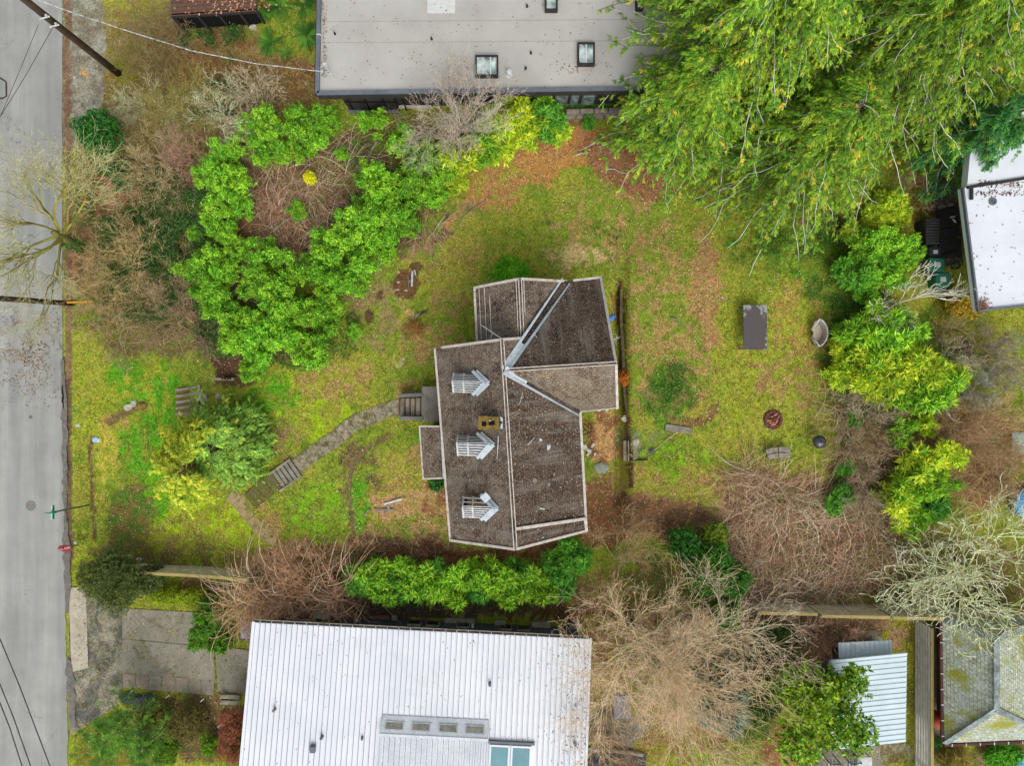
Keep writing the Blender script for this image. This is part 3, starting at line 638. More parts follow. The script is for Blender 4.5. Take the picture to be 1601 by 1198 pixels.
# litter lying on the roof
def on_roof(tri, n, rng, cols, smin=.03, smax=.085):
    out = []
    for _ in range(n):
        a_, b_, c_ = tri; s, t = rng.rand(2)
        if s+t > 1: s, t = 1-s, 1-t
        out.append(a_+(b_-a_)*s+(c_-a_)*t)
    p = np.array(out); nv = np.array((tri[1]-tri[0]).cross(tri[2]-tri[0])); nv = nv/np.linalg.norm(nv); nv = nv*np.sign(nv[2])
    d = rng.randn(n, 3); d -= np.outer(d@nv, nv)
    V, F = leafquads(p+nv*.03, d, np.tile(nv, (n, 1)), rng.uniform(smin, smax, n), rng.uniform(smin*.6, smax*.6, n)); return V, F, pick(rng, n, cols)
rng = np.random.RandomState(9); VV = []; FF = []; CC = []; nb = 0
for tri, n in (((RM_, RS, ESs), 340), ((RM_, ESs, ESn), 220), ((RM_, ER, EN), 200), ((RM_, EN, VN), 130), ((WN, WS, RS), 150), ((WN, RS, N0), 110), ((RM_, ER, ESE), 160), ((WW0, WR1, WR0), 110), ((b0, b1, b2), 120), ((b0, b2, b3), 60)):
    V, F, c = on_roof(tri, n, rng, [S(176, 148, 120), S(150, 118, 94), S(206, 184, 160), S(112, 84, 66)]); VV.append(V); FF.append(F+nb); CC.append(c); nb += len(V)
tag(link('roof_litter', fast('roof_litter', np.concatenate(VV), np.concatenate(FF), np.concatenate(CC)), DRY), 'tan leaves and moss crumbs scattered on the old shingle roof', 'leaf litter', kind='stuff')
# fallen sticks and bits of board on the roof: separate loose things
def z_plane(pl, u, v):
    a_, b_, c_ = pl; n = (b_-a_).cross(c_-a_); z = 5
    for _ in range(12):
        p = HP(u, v, z); z = a_.z-((p.x-a_.x)*n.x+(p.y-a_.y)*n.y)/n.z
    return HP(u, v, z+.05)
EP = (RM_, RS, ESs); NP = (RM_, ER, EN); WP = (WN, WS, RS)
for pl, u0, v0, u1, v1, wd, lab in ((EP, 869, 662, 871, 697, .05, 'longest pale stick lying on the east roof slope'), (EP, 825, 696, 836, 684, .04, 'slanting short stick on the east roof slope near the ridge'), (EP, 817, 614, 812, 633, .03, 'thin stick on the roof just below the valley flashing'),
        (WP, 779, 682, 777, 718, .035, 'thin stick on the west roof slope beside the middle dormer frame'), (EP, 844, 795, 852, 797, .06, 'short broken stick low on the east roof slope'), (NP, 834, 521, 840, 529, .03, 'tiny stick beside the upper valley flashing')):
    a_, b_ = z_plane(pl, u0, v0), z_plane(pl, u1, v1); m = MB(); m.tube([a_, (a_+b_)/2+Vector((.01, .01, .02)), b_], [wd*.5, wd*.45, wd*.3], 6)
    o = m.build('stick', RAIL); origin_to(o, a_); tag(o, lab, 'stick', 'sticks on the roof')
for u, v, s, rz, lab in ((906, 745, .3, .6, 'largest white scrap, at the east roof edge'), (836, 752, .2, .9, 'cream tile scrap on the middle of the east roof slope'), (858, 758, .15, .3, 'small white scrap right of the cream tile scrap'), (858, 700, .24, .2, 'grey white rag below the long stick on the roof'), (845, 688, .12, .4, 'tiny white scrap beside the slanting roof stick'), (866, 742, .13, .5, 'tiny cream scrap above the small white scrap')):
    p = z_plane(EP, u, v); n = (RS-RM_).cross(ESs-RM_).normalized(); n = -n if n.z < 0 else n
    M = Matrix.Translation(p) @ n.to_track_quat('Z', 'Y').to_matrix().to_4x4() @ Matrix.Rotation(rz, 4, 'Z'); m = MB(); m.box(None, (s, s*.7, .03), M=M); m.box(None, (s*.5, s*.95, .045), M=M @ Matrix.Rotation(.5, 4, 'Z'))
    o = m.build('scrap', RAIL if 'cream' not in lab else DRYW); origin_to(o, p); tag(o, lab, 'scrap', 'scraps on the roof')
# old television aerial mast on the north wing, lying over the ridge
m = MB(); a_, b_ = HP(752, 508, 4.9), HP(785, 530, 6.35); m.tube([a_, b_], .022, 6); m.tube([HP(758, 533, 5.0), HP(767, 528, 5.4), HP(771, 521, 5.6)], .015, 6)
o = m.build('fallen_mast', RAIL); origin_to(o, a_); tag(o, 'thin white pole fallen across the north wing roof', 'pole')

# ================================================================ PATHS AND STEPS
def ribbon(name, pts, wds, mt, dz=.05, th=.16, slabs=False):
    m = MB(); P3 = [G(u, v, dz) for u, v in pts]; Lf = []; Rt = []
    for i, p in enumerate(P3):
        d = P3[min(i+1, len(P3)-1)]-P3[max(i-1, 0)]; s = Vector((-d.y, d.x, 0)).normalized(); w_ = wds[i] if hasattr(wds, '__len__') else wds
        j = .045*math.sin(i*12.9)+.03*math.sin(i*5.1) ; Lf.append(p+s*(w_/2+j)); Rt.append(p-s*(w_/2-j))
    for i in range(len(P3)-1):
        g = .014; a_, b_, c_, d_ = Lf[i].lerp(Lf[i+1], g), Lf[i].lerp(Lf[i+1], 1-g), Rt[i].lerp(Rt[i+1], 1-g), Rt[i].lerp(Rt[i+1], g)
        dn = Vector((0, 0, th)); t = Vector((0, 0, .012*math.sin(i*7.3))) if slabs else Vector((0, 0, 0)); m.hexa([a_-dn, b_-dn, c_-dn, d_-dn], [a_+t, b_+t, c_+t, d_+t])
    return tag(m.build(name, mt), kind='structure')
PATHM = rough_mat('mossy_path_concrete', S(160, 154, 134), S(124, 112, 90), 5, S(88, 80, 40), .4, 26, bd=.03)
ribbon('garden_path', [(628, 637), (613, 640), (598, 643), (585, 648), (573, 652), (561, 657), (550, 664), (541, 671), (531, 680), (521, 688), (511, 695), (501, 704), (490, 713), (480, 719), (471, 726), (464, 731)], [.84]+[.74]*15, PATHM, slabs=True)
ribbon('garden_path', [(433, 752), (420, 761), (408, 771), (396, 780), (390, 785)], .92, rough_mat('mossy_path', S(104, 96, 62), S(88, 92, 30), 3, S(66, 56, 46), .2, 40))
ribbon('garden_path', [(360, 772), (372, 783), (382, 797), (390, 812), (400, 824), (414, 836), (432, 847)], [.7, .75, .6, .55, .6, .65, .6], rough_mat('littered_path', S(176, 154, 118), S(140, 126, 76), 3, S(196, 170, 136), .3, 30))
# path steps, halfway down
st = empty('garden_steps', G(448, 742), 'four short concrete steps halfway down the curved garden path', 'steps')
a_, b_ = Vector((463, 731, 0)), Vector((433, 752, 0))
for k in range(5):
    p = a_.lerp(b_, (k+.5)/5); c = G(p.x, p.y, .16-.03*k); d = (G(b_.x, b_.y)-G(a_.x, a_.y)); rz = math.atan2(d.y, d.x)
    m = MB(); m.box(c-Vector((0, 0, .1)), (.17, .86, .22), rz); m.build('tread', CONC, st, bevel=.012)
    m = MB(); m.box(c-Vector((0, 0, .13))+Vector((math.cos(rz), math.sin(rz), 0))*.11, (.06, .8, .22), rz); m.build('riser', DARKW, st)
for sg in (1, -1):
    p0, p1 = G(464, 731), G(430, 755); s = Vector((-(p1-p0).y, (p1-p0).x, 0)).normalized()*.47*sg
    m = MB(); m.beam(p0+s+Vector((0, 0, .06)), p1+s+Vector((0, 0, .06)), .09, .2); m.build('side_kerb', CONC2, st)
# entry steps and landing
RISB = rough_mat('brown_riser', S(116, 92, 68), S(88, 68, 50), 5)
st = empty('entry_steps', G(645, 636), 'concrete entry steps with low grey side walls at the front door', 'steps')
g0 = G(640, 636).z
for k in range(5):
    u = 627+k*8.2; c = P(u+2, 637, 0); h_ = g0+.12+.13*k
    m = MB(); m.box((P(u+2, 637, h_).x, P(0, 637-k*.3, h_).y, h_/2+g0/2), (.17, .82, h_-g0+.02)); m.build('tread', CONC2, st, bevel=.012)
    m = MB(); q = h_-.05; m.box((P(u-2.2, 637, q).x, P(0, 637-k*.3, q).y, q/2+g0/2), (.07, .78, q-g0+.02)); m.build('riser', RISB, st)
for v in (618, 654):
    m = MB(); c = P(643, v, .75); m.box((c.x, c.y, .42), (1.12, .17, .84), R(2 if v < 630 else 0)); m.build('side_wall', rough_mat('grey_render', S(128, 128, 124), S(104, 104, 100), 3), st, bevel=.02)
m = MB(); c = P(674, 632, .8); m.box((c.x, c.y, .42), (.85, 1.62, .78)); m.build('landing', CONC, st, bevel=.02)
# lower street steps
st = empty('street_steps', G(290, 626), 'row of cracked concrete steps in the lawn above the drooping conifer', 'steps')
for k in range(5):
    c = G(291, 608+k*9.5, .12-.02*k); m = MB(); m.box(c-Vector((0, 0, .08)), (1.02, .13, .2), R(9)); m.build('tread', CONC2, st, bevel=.012)
    c = G(291, 612.5+k*9.5, .03); m = MB(); m.box(c-Vector((0, 0, .08)), (.98, .17, .2), R(9)); m.build('riser', rough_mat('soil_riser_%d' % k, S(108, 84, 58), S(120, 120, 44), 6) if k == 0 else bpy.data.materials['soil_riser_0'], st)
m = MB(); m.box(G(311, 622, .03), (.12, 1.3, .2), R(-4)); m.build('side_kerb', CONC2, st)
m = MB(); m.box(G(352, 593, .25), (1.0, .12, .5)); o = m.build('block_wall', CONC2); 
for k in range(5):
    q = MB(); q.box(G(344+k*4, 592.2, .5), (.07, .07, .04)); q.build('block_hole', CHAR, o)
tag(o, 'short wall of hollow concrete blocks below the dark bare patch', 'wall')
# yard retaining kerb and drain trench behind the house
rw = empty('retaining_kerb', G(985, 600), 'long low concrete kerb along the drain trench behind the house', 'kerb')
KRB = rough_mat('crumbling_kerb', S(92, 82, 60), S(66, 58, 42), 5, S(120, 118, 50), .35, 30)
pts = [(972, 452), (973, 500), (975, 560), (979, 620), (985, 680), (990, 720), (991, 760)]
for i, ((u0, v0), (u1, v1)) in enumerate(zip(pts, pts[1:])):
    m = MB(); z = .27-.02*i; a_, b_ = P(u0, v0, z), P(u1, v1, z); m.beam(a_-Vector((.04*(i%2), 0, .24)), b_-Vector((.05*((i+1)%2), 0, .24)), .13, .46); m.build('kerb_section', KRB, rw)
fs = empty('yard_steps', G(985, 705), 'three narrow stone steps crossing the drain trench behind the house', 'steps')
for k, (u, w_, z) in enumerate(((977, .16, .1), (984, .14, .28), (993, .2, .45))):
    m = MB(); c = P(u, 705, z); m.box(c-Vector((0, 0, .1)), (w_, .95, .3)); m.build('tread', CONC if k != 1 else CONC2, fs, bevel=.015)
# ================================================================ PLANTS: generators
def nrm(a): return a/(np.linalg.norm(a, axis=-1, keepdims=True)+1e-9)
def tubes(p0, p1, r0, r1, tint, n=3):
    """independent tapered prisms, one per segment"""
    d = nrm(p1-p0); a = np.where(np.abs(d[:, 2:3]) < .9, np.array([[0, 0, 1.]]), np.array([[1., 0, 0]])); s = nrm(np.cross(d, a)); t = np.cross(s, d)
    ang = np.arange(n)*2*math.pi/n; ring = s[:, None]*np.cos(ang)[None, :, None]+t[:, None]*np.sin(ang)[None, :, None]
    A = p0[:, None]+ring*r0[:, None, None]; B = p1[:, None]+ring*r1[:, None, None]; V = np.concatenate([A, B], 1).reshape(-1, 3)
    k = np.arange(n); q = np.stack([k, (k+1) % n, (k+1) % n+n, k+n], 1); F = (np.arange(len(p0))[:, None, None]*2*n+q[None]).reshape(-1, 4)
    return V, F, np.repeat(tint, n, axis=0)
def grow(rng, st, d, ln, rad, gens, nch, spread, lr=.62, rr=.55, wig=.16, up=.08, seg=4, cmin=.25, rmin=.006, base_col=None, tip_col=None, flat=0):
    """recursive branching; returns mesh arrays. every generation at once"""
    st = np.atleast_2d(np.array(st, float)); d = nrm(np.atleast_2d(np.array(d, float))); ln = np.atleast_1d(np.array(ln, float)); rad = np.atleast_1d(np.array(rad, float))
    out = []
    for g in range(gens+1):
        n = len(st); pts = [st]; p = st; dd = d
        for k in range(seg):
            dd = nrm(dd+rng.randn(n, 3)*wig+np.array([0, 0, up])); p = p+dd*(ln/seg)[:, None]; pts.append(p)
        tip = rr if g < gens else .35; T = g/max(gens, 1)
        for k in range(seg):
            ra = np.maximum(rad*(1-(1-tip)*k/seg), rmin); rb = np.maximum(rad*(1-(1-tip)*(k+1)/seg), rmin)
            c = base_col*(1-T)+tip_col*T; out.append((pts[k], pts[k+1], ra, rb, c[None]*rng.uniform(.7, 1.9, (n, 1))*(1+rng.randn(n, 3)*np.array([.07, .03, .09]))))
        if g == gens: break
        m = nch[g]; t = rng.uniform(cmin, 1, (n, m)); t[:, 0] = 1.0; fi = t*seg; i0 = np.minimum(fi.astype(int), seg-1); f = (fi-i0)[..., None]
        PT = np.stack(pts, 1); I = np.arange(n)[:, None]; q = PT[I, i0]*(1-f)+PT[I, i0+1]*f; dir_ = nrm(PT[I, i0+1]-PT[I, i0])
        r_ = rng.randn(n, m, 3); r_[..., 2] *= (1-flat); r_ = nrm(r_-dir_*(r_*dir_).sum(-1, keepdims=True)); sp = spread*rng.uniform(.6, 1.25, (n, m, 1)); sp[:, 0] *= .4
        nd_ = dir_*np.cos(sp)+r_*np.sin(sp)
        L_ = ln[:, None]*lr*rng.uniform(.65, 1.25, (n, m)); rd = rad[:, None]*(1-(1-rr)*t)*.72
        st = q.reshape(-1, 3); d = nd_.reshape(-1, 3); ln = L_.ravel(); rad = rd.ravel()
    P0, P1, R0, R1, C = [np.concatenate([o[i] for o in out]) for i in range(5)]
    return P0, P1, R0, R1, C
def canes(rng, n, place, ln=(.8, 2.2), hgt=(.12, .7), r=(.0035, .0095), seg=6, cols=None, lean=None):
    """arching bare stems over an area; place(n) -> x, y"""
    x, y = place(n); z = ground_z(x, y) if lean is None or lean != 'local' else np.zeros(n); a = rng.uniform(0, 2*math.pi, n); L_ = rng.uniform(*ln, n); h = rng.uniform(*hgt, n)
    bend = rng.uniform(-.8, .8, n); t = np.linspace(0, 1, seg+1)[None]
    aa = a[:, None]+bend[:, None]*t; st = L_[:, None]/seg
    xx = x[:, None]+np.cumsum(np.cos(aa)*st, 1)-np.cos(aa[:, :1])*st; yy = y[:, None]+np.cumsum(np.sin(aa)*st, 1)-np.sin(aa[:, :1])*st
    zz = z[:, None]+h[:, None]*4*t*(1-t*.85)*.6+.02
    Q = np.stack([xx, yy, zz], -1); rad = rng.uniform(*r, n); c = pick(rng, n, cols)*rng.uniform(.6, 1.5, (n, 1))
    P0 = Q[:, :-1].reshape(-1, 3); P1 = Q[:, 1:].reshape(-1, 3); R0 = np.repeat(rad, seg); return P0, P1, R0, R0*.9, np.repeat(c, seg, axis=0)
def twig_mesh(name, segs, n=3): V, F, T = tubes(*segs, n=n); return fast(name, V, F, T)
def leafy(rng, lobes, shoots, per, Ln, Wd, c_top, c_mid, c_low, tilt=.9, up=.55, shell=.4, fold=.15, spr=.05, dark=.25, rag=.3):
    """broad-leaved crown: shoots over a union of lobes (x, y, z, r, rz); each shoot is a whorl of leaves"""
    lob = np.array(lobes, float); ar = lob[:, 3]**2; k = rng.choice(len(lob), shoots, p=ar/ar.sum())
    d = unit(rng, shoots); d[:, 2] = np.abs(d[:, 2])*1.15-.22; d = nrm(d); rr = lob[k, 3]*(1-shell*rng.rand(shoots)**1.4)*(1+rag*(vnoise(d[:, 0]*3.5+k*5, d[:, 1]*3.5+d[:, 2]*2, 3)-.45)*2)*np.where(rng.rand(shoots) < .12, rng.uniform(1.0, 1+rag*.8, shoots), 1)
    sc = np.stack([rr, rr, rr*lob[k, 4]/lob[k, 3]], 1); p = lob[k, :3]+d*sc
    depth = 1-np.clip((lob[k, 3]-rr)/(lob[k, 3]*shell), 0, 1); ax = nrm(d+np.array([0, 0, up])+rng.randn(shoots, 3)*.25)
    q = np.repeat(np.arange(shoots), per); m = len(q); A = ax[q]; r_ = rng.randn(m, 3); r_ = nrm(r_-A*(r_*A).sum(1, keepdims=True))
    el = rng.uniform(.15, 1.0, m)[:, None]*tilt; dl = nrm(r_*np.cos(.9-el*.9)+A*np.sin(.9-el*.9)*.9)
    pp = p[q]+A*rng.uniform(-spr, spr, (m, 1))+dl*.015; nn = nrm(A+rng.randn(m, 3)*.35)
    V, F = leafquads(pp, dl, nn, rng.uniform(.7, 1.2, m)*Ln, rng.uniform(.75, 1.2, m)*Wd, fold)
    lobv = rng.uniform(-.28, .3, len(lob))[k]; mixv = np.clip(.42+lobv+.5*rng.rand(shoots)**3+rng.randn(shoots)*.12, 0, 1)[q][:, None]
    c = c_mid*(1-mixv)+c_top*mixv; lo = (rng.rand(m, 1) < dark)*1.0; c = c*(1-lo)+c_low*lo; c = c*rng.uniform(.6, 1.35, (m, 1))*np.repeat(rng.uniform(.75, 1.2, shoots), per)[:, None]
    return V, F, c
def cat(parts):
    V = []; F = []; C = []; n = 0
    for v, f, c in parts: V.append(v); F.append(f+n); C.append(c); n += len(v)
    return np.concatenate(V), np.concatenate(F), np.concatenate(C)
def stems(rng, n, r, h, col, rad=.02):
    a = rng.uniform(0, 6.28, n); st = np.stack([np.cos(a)*r*.12, np.sin(a)*r*.12, np.zeros(n)], 1); d = np.stack([np.cos(a)*.45, np.sin(a)*.45, np.ones(n)], 1)
    return twig_mesh('stems', grow(rng, st, d, np.full(n, h*.75), np.full(n, rad), 1, [3], .6, .55, .5, base_col=col, tip_col=col), 4)
def plant(name, loc, label, cat_, group=None, parts=(), rz=0, scale=1):
    t = empty(name, loc, label, cat_, group, rz); t.scale = scale if hasattr(scale, '__len__') else (scale,)*3
    for nm, me, mt in parts:
        o = bpy.data.objects.new(nm, me); COL.objects.link(o); o.parent = t
        if not me.materials: me.materials.append(mt)
    return t
BK = S(110, 96, 78)
def lobes(rng, n, r, h, big=.5):
    L_ = [(0, 0, h*.55, r*.68, h*.45)]
    for i in range(n):
        a = i*2.4+rng.rand(); q = r*rng.uniform(.4, .68); L_.append((math.cos(a)*q, math.sin(a)*q, h*rng.uniform(.4, .8), r*big*rng.uniform(.6, 1.0), h*rng.uniform(.2, .38)))
    return L_

# ---------------------------------------------------------------- cherry-laurel thicket
LA = (S(186, 230, 62), S(108, 190, 48), S(50, 118, 40))
LB = (S(200, 210, 50), S(126, 176, 40), S(50, 104, 30))
laurel_kinds = []
for i in range(4):
    rng = np.random.RandomState(100+i); lb = [(0, 0, 1.1, .34, .6)]+[(math.cos(j*2.4+i)*q_, math.sin(j*2.4+i)*q_, rng.uniform(.5, 2.0), rng.uniform(.2, .34), rng.uniform(.3, .55)) for j, q_ in enumerate(rng.uniform(.38, .92, 11))]
    me = fast('foliage', *leafy(rng, lb, 980, 12, .112, .042, *LA, shell=.85, dark=.24, spr=.08, rag=.65)); laurel_kinds.append((me, stems(rng, 5, 1, 1.9, BK)))
rng = np.random.RandomState(110); lau_y = (fast('foliage', *leafy(rng, lobes(rng, 7, 1, 1.8), 520, 12, .15, .045, *LB, shell=.45)), stems(rng, 5, 1, 1.8, BK))
GW = 'laurel shrubs of the curving thicket west of the old house'
L1 = 'laurel shrub in the leftmost bulge of the thicket'
L2 = 'laurel shrub in the northern arm of the thicket'
L3 = 'laurel shrub at the western bend of the thicket'
L4 = 'laurel shrub in the lower lobe of the thicket'
L5 = 'laurel shrub in the diagonal arm of the thicket'
L6 = 'laurel shrub at the upper end of the thicket'
LAU = [(480, 190, 34, L2), (508, 187, 25, L2), (425, 200, 32, L2), (458, 232, 34, L2), (420, 238, 30, L2), (498, 218, 26, L2), (395, 196, 24, L2),
  (362, 232, 30, L3), (345, 262, 34, L3), (325, 278, 28, L3), (370, 290, 36, L3), (348, 312, 32, L3), (376, 325, 28, L3), (352, 362, 28, L3), (332, 345, 20, L3),
  (345, 412, 36, L1), (310, 425, 34, L1), (325, 458, 34, L1), (372, 388, 26, L1), (358, 442, 36, L1), (350, 480, 30, L1), (290, 425, 18, L1), (375, 505, 34, L1), (360, 530, 26, L1),
  (415, 400, 34, L4), (408, 442, 34, L4), (438, 470, 38, L4), (412, 500, 34, L4), (398, 545, 38, L4), (440, 525, 40, L4), (488, 545, 38, L4), (470, 490, 36, L4), (505, 505, 32, L4), (395, 575, 26, L4), (520, 480, 24, L4),
  (455, 425, 34, L5), (495, 415, 36, L5), (515, 390, 36, L5), (545, 365, 40, L5), (570, 400, 38, L5), (545, 430, 34, L5), (590, 360, 38, L5), (520, 450, 26, L5), (602, 385, 28, L5),
  (575, 320, 34, L6), (610, 325, 36, L6), (590, 285, 34, L6), (630, 290, 34, L6), (570, 275, 26, L6), (655, 305, 30, L6), (685, 310, 26, L6), (660, 265, 30, L6), (690, 275, 24, L6), (640, 350, 26, L6)]
_proto = {}
def put_laurel(i, u, v, r, lab, kinds=None, h=1.0, group=GW, name='laurel_shrub', catn='shrub', ref=1.0, rng=np.random.RandomState(3)):
    kinds = kinds or laurel_kinds; fo, sm = kinds[i % len(kinds)]; rm = r*.03*(.84 if name == 'laurel_shrub' else 1.0); u += rng.uniform(-5, 5) if name == 'laurel_shrub' else 0; v += rng.uniform(-5, 5) if name == 'laurel_shrub' else 0; p = G(u, v, rm*h*1.1); z = float(ground_z(p.x, p.y)); loc = Vector((p.x, p.y, z))
    key = (name, id(fo)); s = rm/ref; rz = rng.uniform(0, 6.28); sc = (s, s*rng.uniform(.88, 1.12), s*h)
    if key in _proto: return dup(_proto[key], loc, rz, lab, group, sc)
    t = plant(name, loc, lab, catn, group, (('foliage', fo, LEAF), ('stems', sm, TWIG)), rz, sc); _proto[key] = t; return t
for i, (u, v, r, lab) in enumerate(LAU): put_laurel(i, u, v, r, lab)
for u, v, r, lab in ((588, 192, 28, 'spreading bright green laurel shrub against the dark panelled wall'), (466, 332, 18, 'low solitary laurel bush in the brown bramble hollow'), (535, 240, 14, 'narrow yellow green sapling between the thicket and the dark wall'), (630, 225, 30, 'dull green laurel shrub right of the bramble clearing, below the grey wall'), (672, 240, 28, 'laurel shrub beneath the left edge of the grey leafless tree'),
      (302, 368, 16, 'small dark laurel bush left of the thicket bend'), (301, 526, 9, 'tiny bright green sprout in the tangled scrub above the street lawn'), (560, 520, 16, 'small laurel sprout below the brown soil patch')):
    put_laurel(3 if r > 20 else 1, u, v, r, lab, group=None)
YB = True

# ---------------------------------------------------------------- narrow-leaved bamboo-like clumps
BA = (S(186, 224, 60), S(112, 186, 50), S(46, 116, 42)); BB = (S(228, 234, 64), S(166, 208, 52), S(80, 148, 46)); BC = (S(136, 200, 66), S(80, 160, 54), S(34, 100, 46))
def bamboo(seed, cols, r=1.0, h=1.8, sh=400):
    rng = np.random.RandomState(seed); return (fast('foliage', *leafy(rng, [(0, 0, 1, .3, .5)]+[(math.cos(j*2.4)*q_, math.sin(j*2.4)*q_, rng.uniform(.5, 1.8), rng.uniform(.24, .38), .4) for j, q_ in enumerate(rng.uniform(.35, .85, 9))], sh, 11, .34, .055, *cols, tilt=.75, up=.5, shell=.85, fold=.15, spr=.04, dark=.22, rag=.6)), stems(rng, 7, r, h, S(120, 130, 60), .015))
bam_g = [bamboo(201, BA), bamboo(202, BA)]; bam_y = [bamboo(203, BB), bamboo(204, BB)]; bam_d = [bamboo(205, BC), bamboo(206, BC)]
i = 0
GS = 'bamboo clumps between the old house and the white metal roof'
for u, v, r in ((562, 908, 22), (588, 896, 24), (598, 918, 24), (628, 916, 26), (636, 896, 22), (662, 912, 26), (684, 896, 20), (706, 914, 28), (730, 898, 24), (748, 916, 26), (772, 902, 26), (790, 918, 26), (808, 898, 22), (832, 912, 26), (852, 918, 20)):
    put_laurel(i, u, v, r, 'bamboo clump in the row above the white metal roof', bam_g if i % 3 else bam_d, 1.05, GS, 'bamboo', 'bamboo'); i += 1
for u, v, r in ((872, 892, 24), (896, 872, 22), (884, 858, 15), (862, 872, 14), (878, 918, 20)):
    put_laurel(i, u, v, r, 'dark bamboo clump off the old house corner', bam_d, 1.05, 'dark bamboo clumps by the house corner', 'bamboo', 'bamboo'); i += 1
GN = 'bamboo clumps at the top of the yard'
for u, v, r, lab, kk in ((725, 245, 30, 'yellow green bamboo clump under the grey leafless tree', bam_y), (700, 262, 26, 'yellow green bamboo clump under the grey leafless tree', bam_g), (755, 240, 26, 'bamboo clump at the edge of the orange leaf litter', bam_g),
      (785, 225, 28, 'yellow bamboo clump below the skylights', bam_y), (800, 180, 30, 'yellow bamboo clump below the skylights', bam_y), (820, 205, 24, 'yellow bamboo clump below the skylights', bam_y), (712, 288, 18, 'small yellow bamboo sprig at the right tip of the thicket', bam_y),
      (845, 175, 22, 'round bright green bush left of the stone garden wall', bam_g), (862, 192, 24, 'round bright green bush left of the stone garden wall', bam_d), (876, 208, 16, 'thin yellow green sprig below the stone garden wall', bam_y), (772, 190, 24, 'bamboo clump right of the grey leafless tree', bam_g), (920, 190, 12, 'small green tuft at the foot of the stone garden wall', bam_d)):
    put_laurel(i, u, v, r, lab, kk, 1.0, GN, 'bamboo', 'bamboo'); i += 1
GE = 'bamboo clumps along the eastern edge of the yard'
E1 = 'tall bright bamboo clump right of the curved white chair'
E2 = 'yellow green bamboo clump left of the bare blue grey bush'
E3 = 'bamboo clump in the isolated stand above the dark brush'
E4 = 'yellow bamboo clump under the edge of the big conifer'
for u, v, r, lab, kk in ((1330, 520, 26, E1, bam_g), (1360, 505, 28, E1, bam_g), (1310, 545, 18, E1, bam_y), (1370, 540, 34, E1, bam_g), (1400, 515, 30, E1, bam_g), (1405, 555, 34, E1, bam_y), (1340, 575, 30, E2, bam_y), (1385, 590, 36, E2, bam_y), (1425, 585, 34, E2, bam_y), (1455, 605, 34, E2, bam_g), (1475, 590, 24, E2, bam_y), (1310, 590, 18, E2, bam_y), (1415, 620, 26, E2, bam_g), (1480, 620, 16, E2, bam_y),
      (1405, 672, 20, 'small bamboo tuft left of the bramble path', bam_g), (1448, 668, 16, 'star shaped small bamboo tuft right of its neighbour', bam_y), (1335, 655, 12, 'faint green tuft between the brambles and the bamboo', bam_d),
      (1440, 738, 32, E3, bam_y), (1470, 712, 26, E3, bam_y), (1418, 762, 30, E3, bam_g), (1405, 790, 28, E3, bam_y), (1425, 812, 24, E3, bam_g), (1465, 755, 24, E3, bam_g), (1455, 790, 26, E3, bam_d), (1390, 775, 20, E3, bam_y),
      (1392, 322, 20, E4, bam_y), (1366, 338, 18, E4, bam_y), (1408, 338, 15, E4, bam_y), (1332, 366, 18, E4, bam_y), (1318, 775, 17, 'loose green shrub at the edge of the pale brush', bam_d), (1300, 792, 12, 'dark green weedy shrub among the pale brush', bam_d), (1322, 730, 13, 'dark green shrub right of the kettle grill', bam_d), (1330, 430, 24, 'dark green shrub left of the pale leafless branches', bam_d)):
    put_laurel(i, u, v, r, lab, kk, 1.1, GE, 'bamboo', 'bamboo'); i += 1
for u, v, r in ((1345, 392, 32), (1378, 378, 34), (1400, 400, 30), (1360, 425, 34), (1395, 432, 30), (1425, 390, 24), (1335, 415, 22), (1350, 460, 22), (1340, 445, 20)):
    put_laurel(i, u, v, r, 'rounded laurel shrub left of the wheeled bins', None, 1.0, 'laurel shrubs beside the wheeled bins'); i += 1

# ---------------------------------------------------------------- other evergreen bushes
def bush(name, u, v, r, h, cols, label, cat_='shrub', Ln=.09, Wd=.045, shoots=900, per=11, seed=0, n=9, sx=1, sy=1, rz=0, shell=.4, group=None, tilt=.9, big=.5):
    rng = np.random.RandomState(seed+int(u)); rm = r*.03; p = G(u, v, h*.5); z = float(ground_z(p.x, p.y))
    lb = lobes(rng, n, rm, h, big); lb = [(a*sx, b_*sy, c, d, e) for a, b_, c, d, e in lb]
    return plant(name, Vector((p.x, p.y, z)), label, cat_, group, (('foliage', fast('foliage', *leafy(rng, lb, shoots, per, Ln, Wd, *cols, shell=shell, tilt=tilt)), LEAF), ('stems', stems(rng, 5, rm, h, BK), TWIG)), rz)
DK = (S(92, 160, 60), S(50, 124, 44), S(20, 72, 34)); DG = (S(110, 124, 60), S(78, 96, 44), S(44, 60, 32))
bush('yellow_bush', 486, 279, 8, .9, (S(252, 252, 50), S(246, 246, 40), S(220, 216, 40)), 'small vivid yellow bush in the brown bramble hollow', 'bush', Ln=.09, Wd=.07, shoots=420, per=9, n=5, shell=.15)
bush('round_bush', 163, 215, 40, 2.2, DK, 'dense dark green rounded bush at the gravel shoulder', shoots=1300, n=10)
bush('ivy_bush', 190, 270, 22, 1.0, DK, 'low dark green bush under the rounded bush', shoots=400)
bush('evergreen_shrub', 1105, 885, 42, 2.4, (S(96, 160, 40), S(58, 128, 40), S(26, 78, 30)), 'dark glossy green shrub upper right of the big leafless tree', shoots=1700, n=12)
bush('evergreen_shrub', 1140, 905, 32, 2.2, (S(96, 160, 40), S(58, 128, 40), S(26, 78, 30)), 'dark glossy green shrub beside the brown brush pile, rightmost of the pair', shoots=1200, n=10)
bush('evergreen_shrub', 1065, 850, 26, 1.8, DK, 'dark green shrub above the big leafless tree', shoots=800)
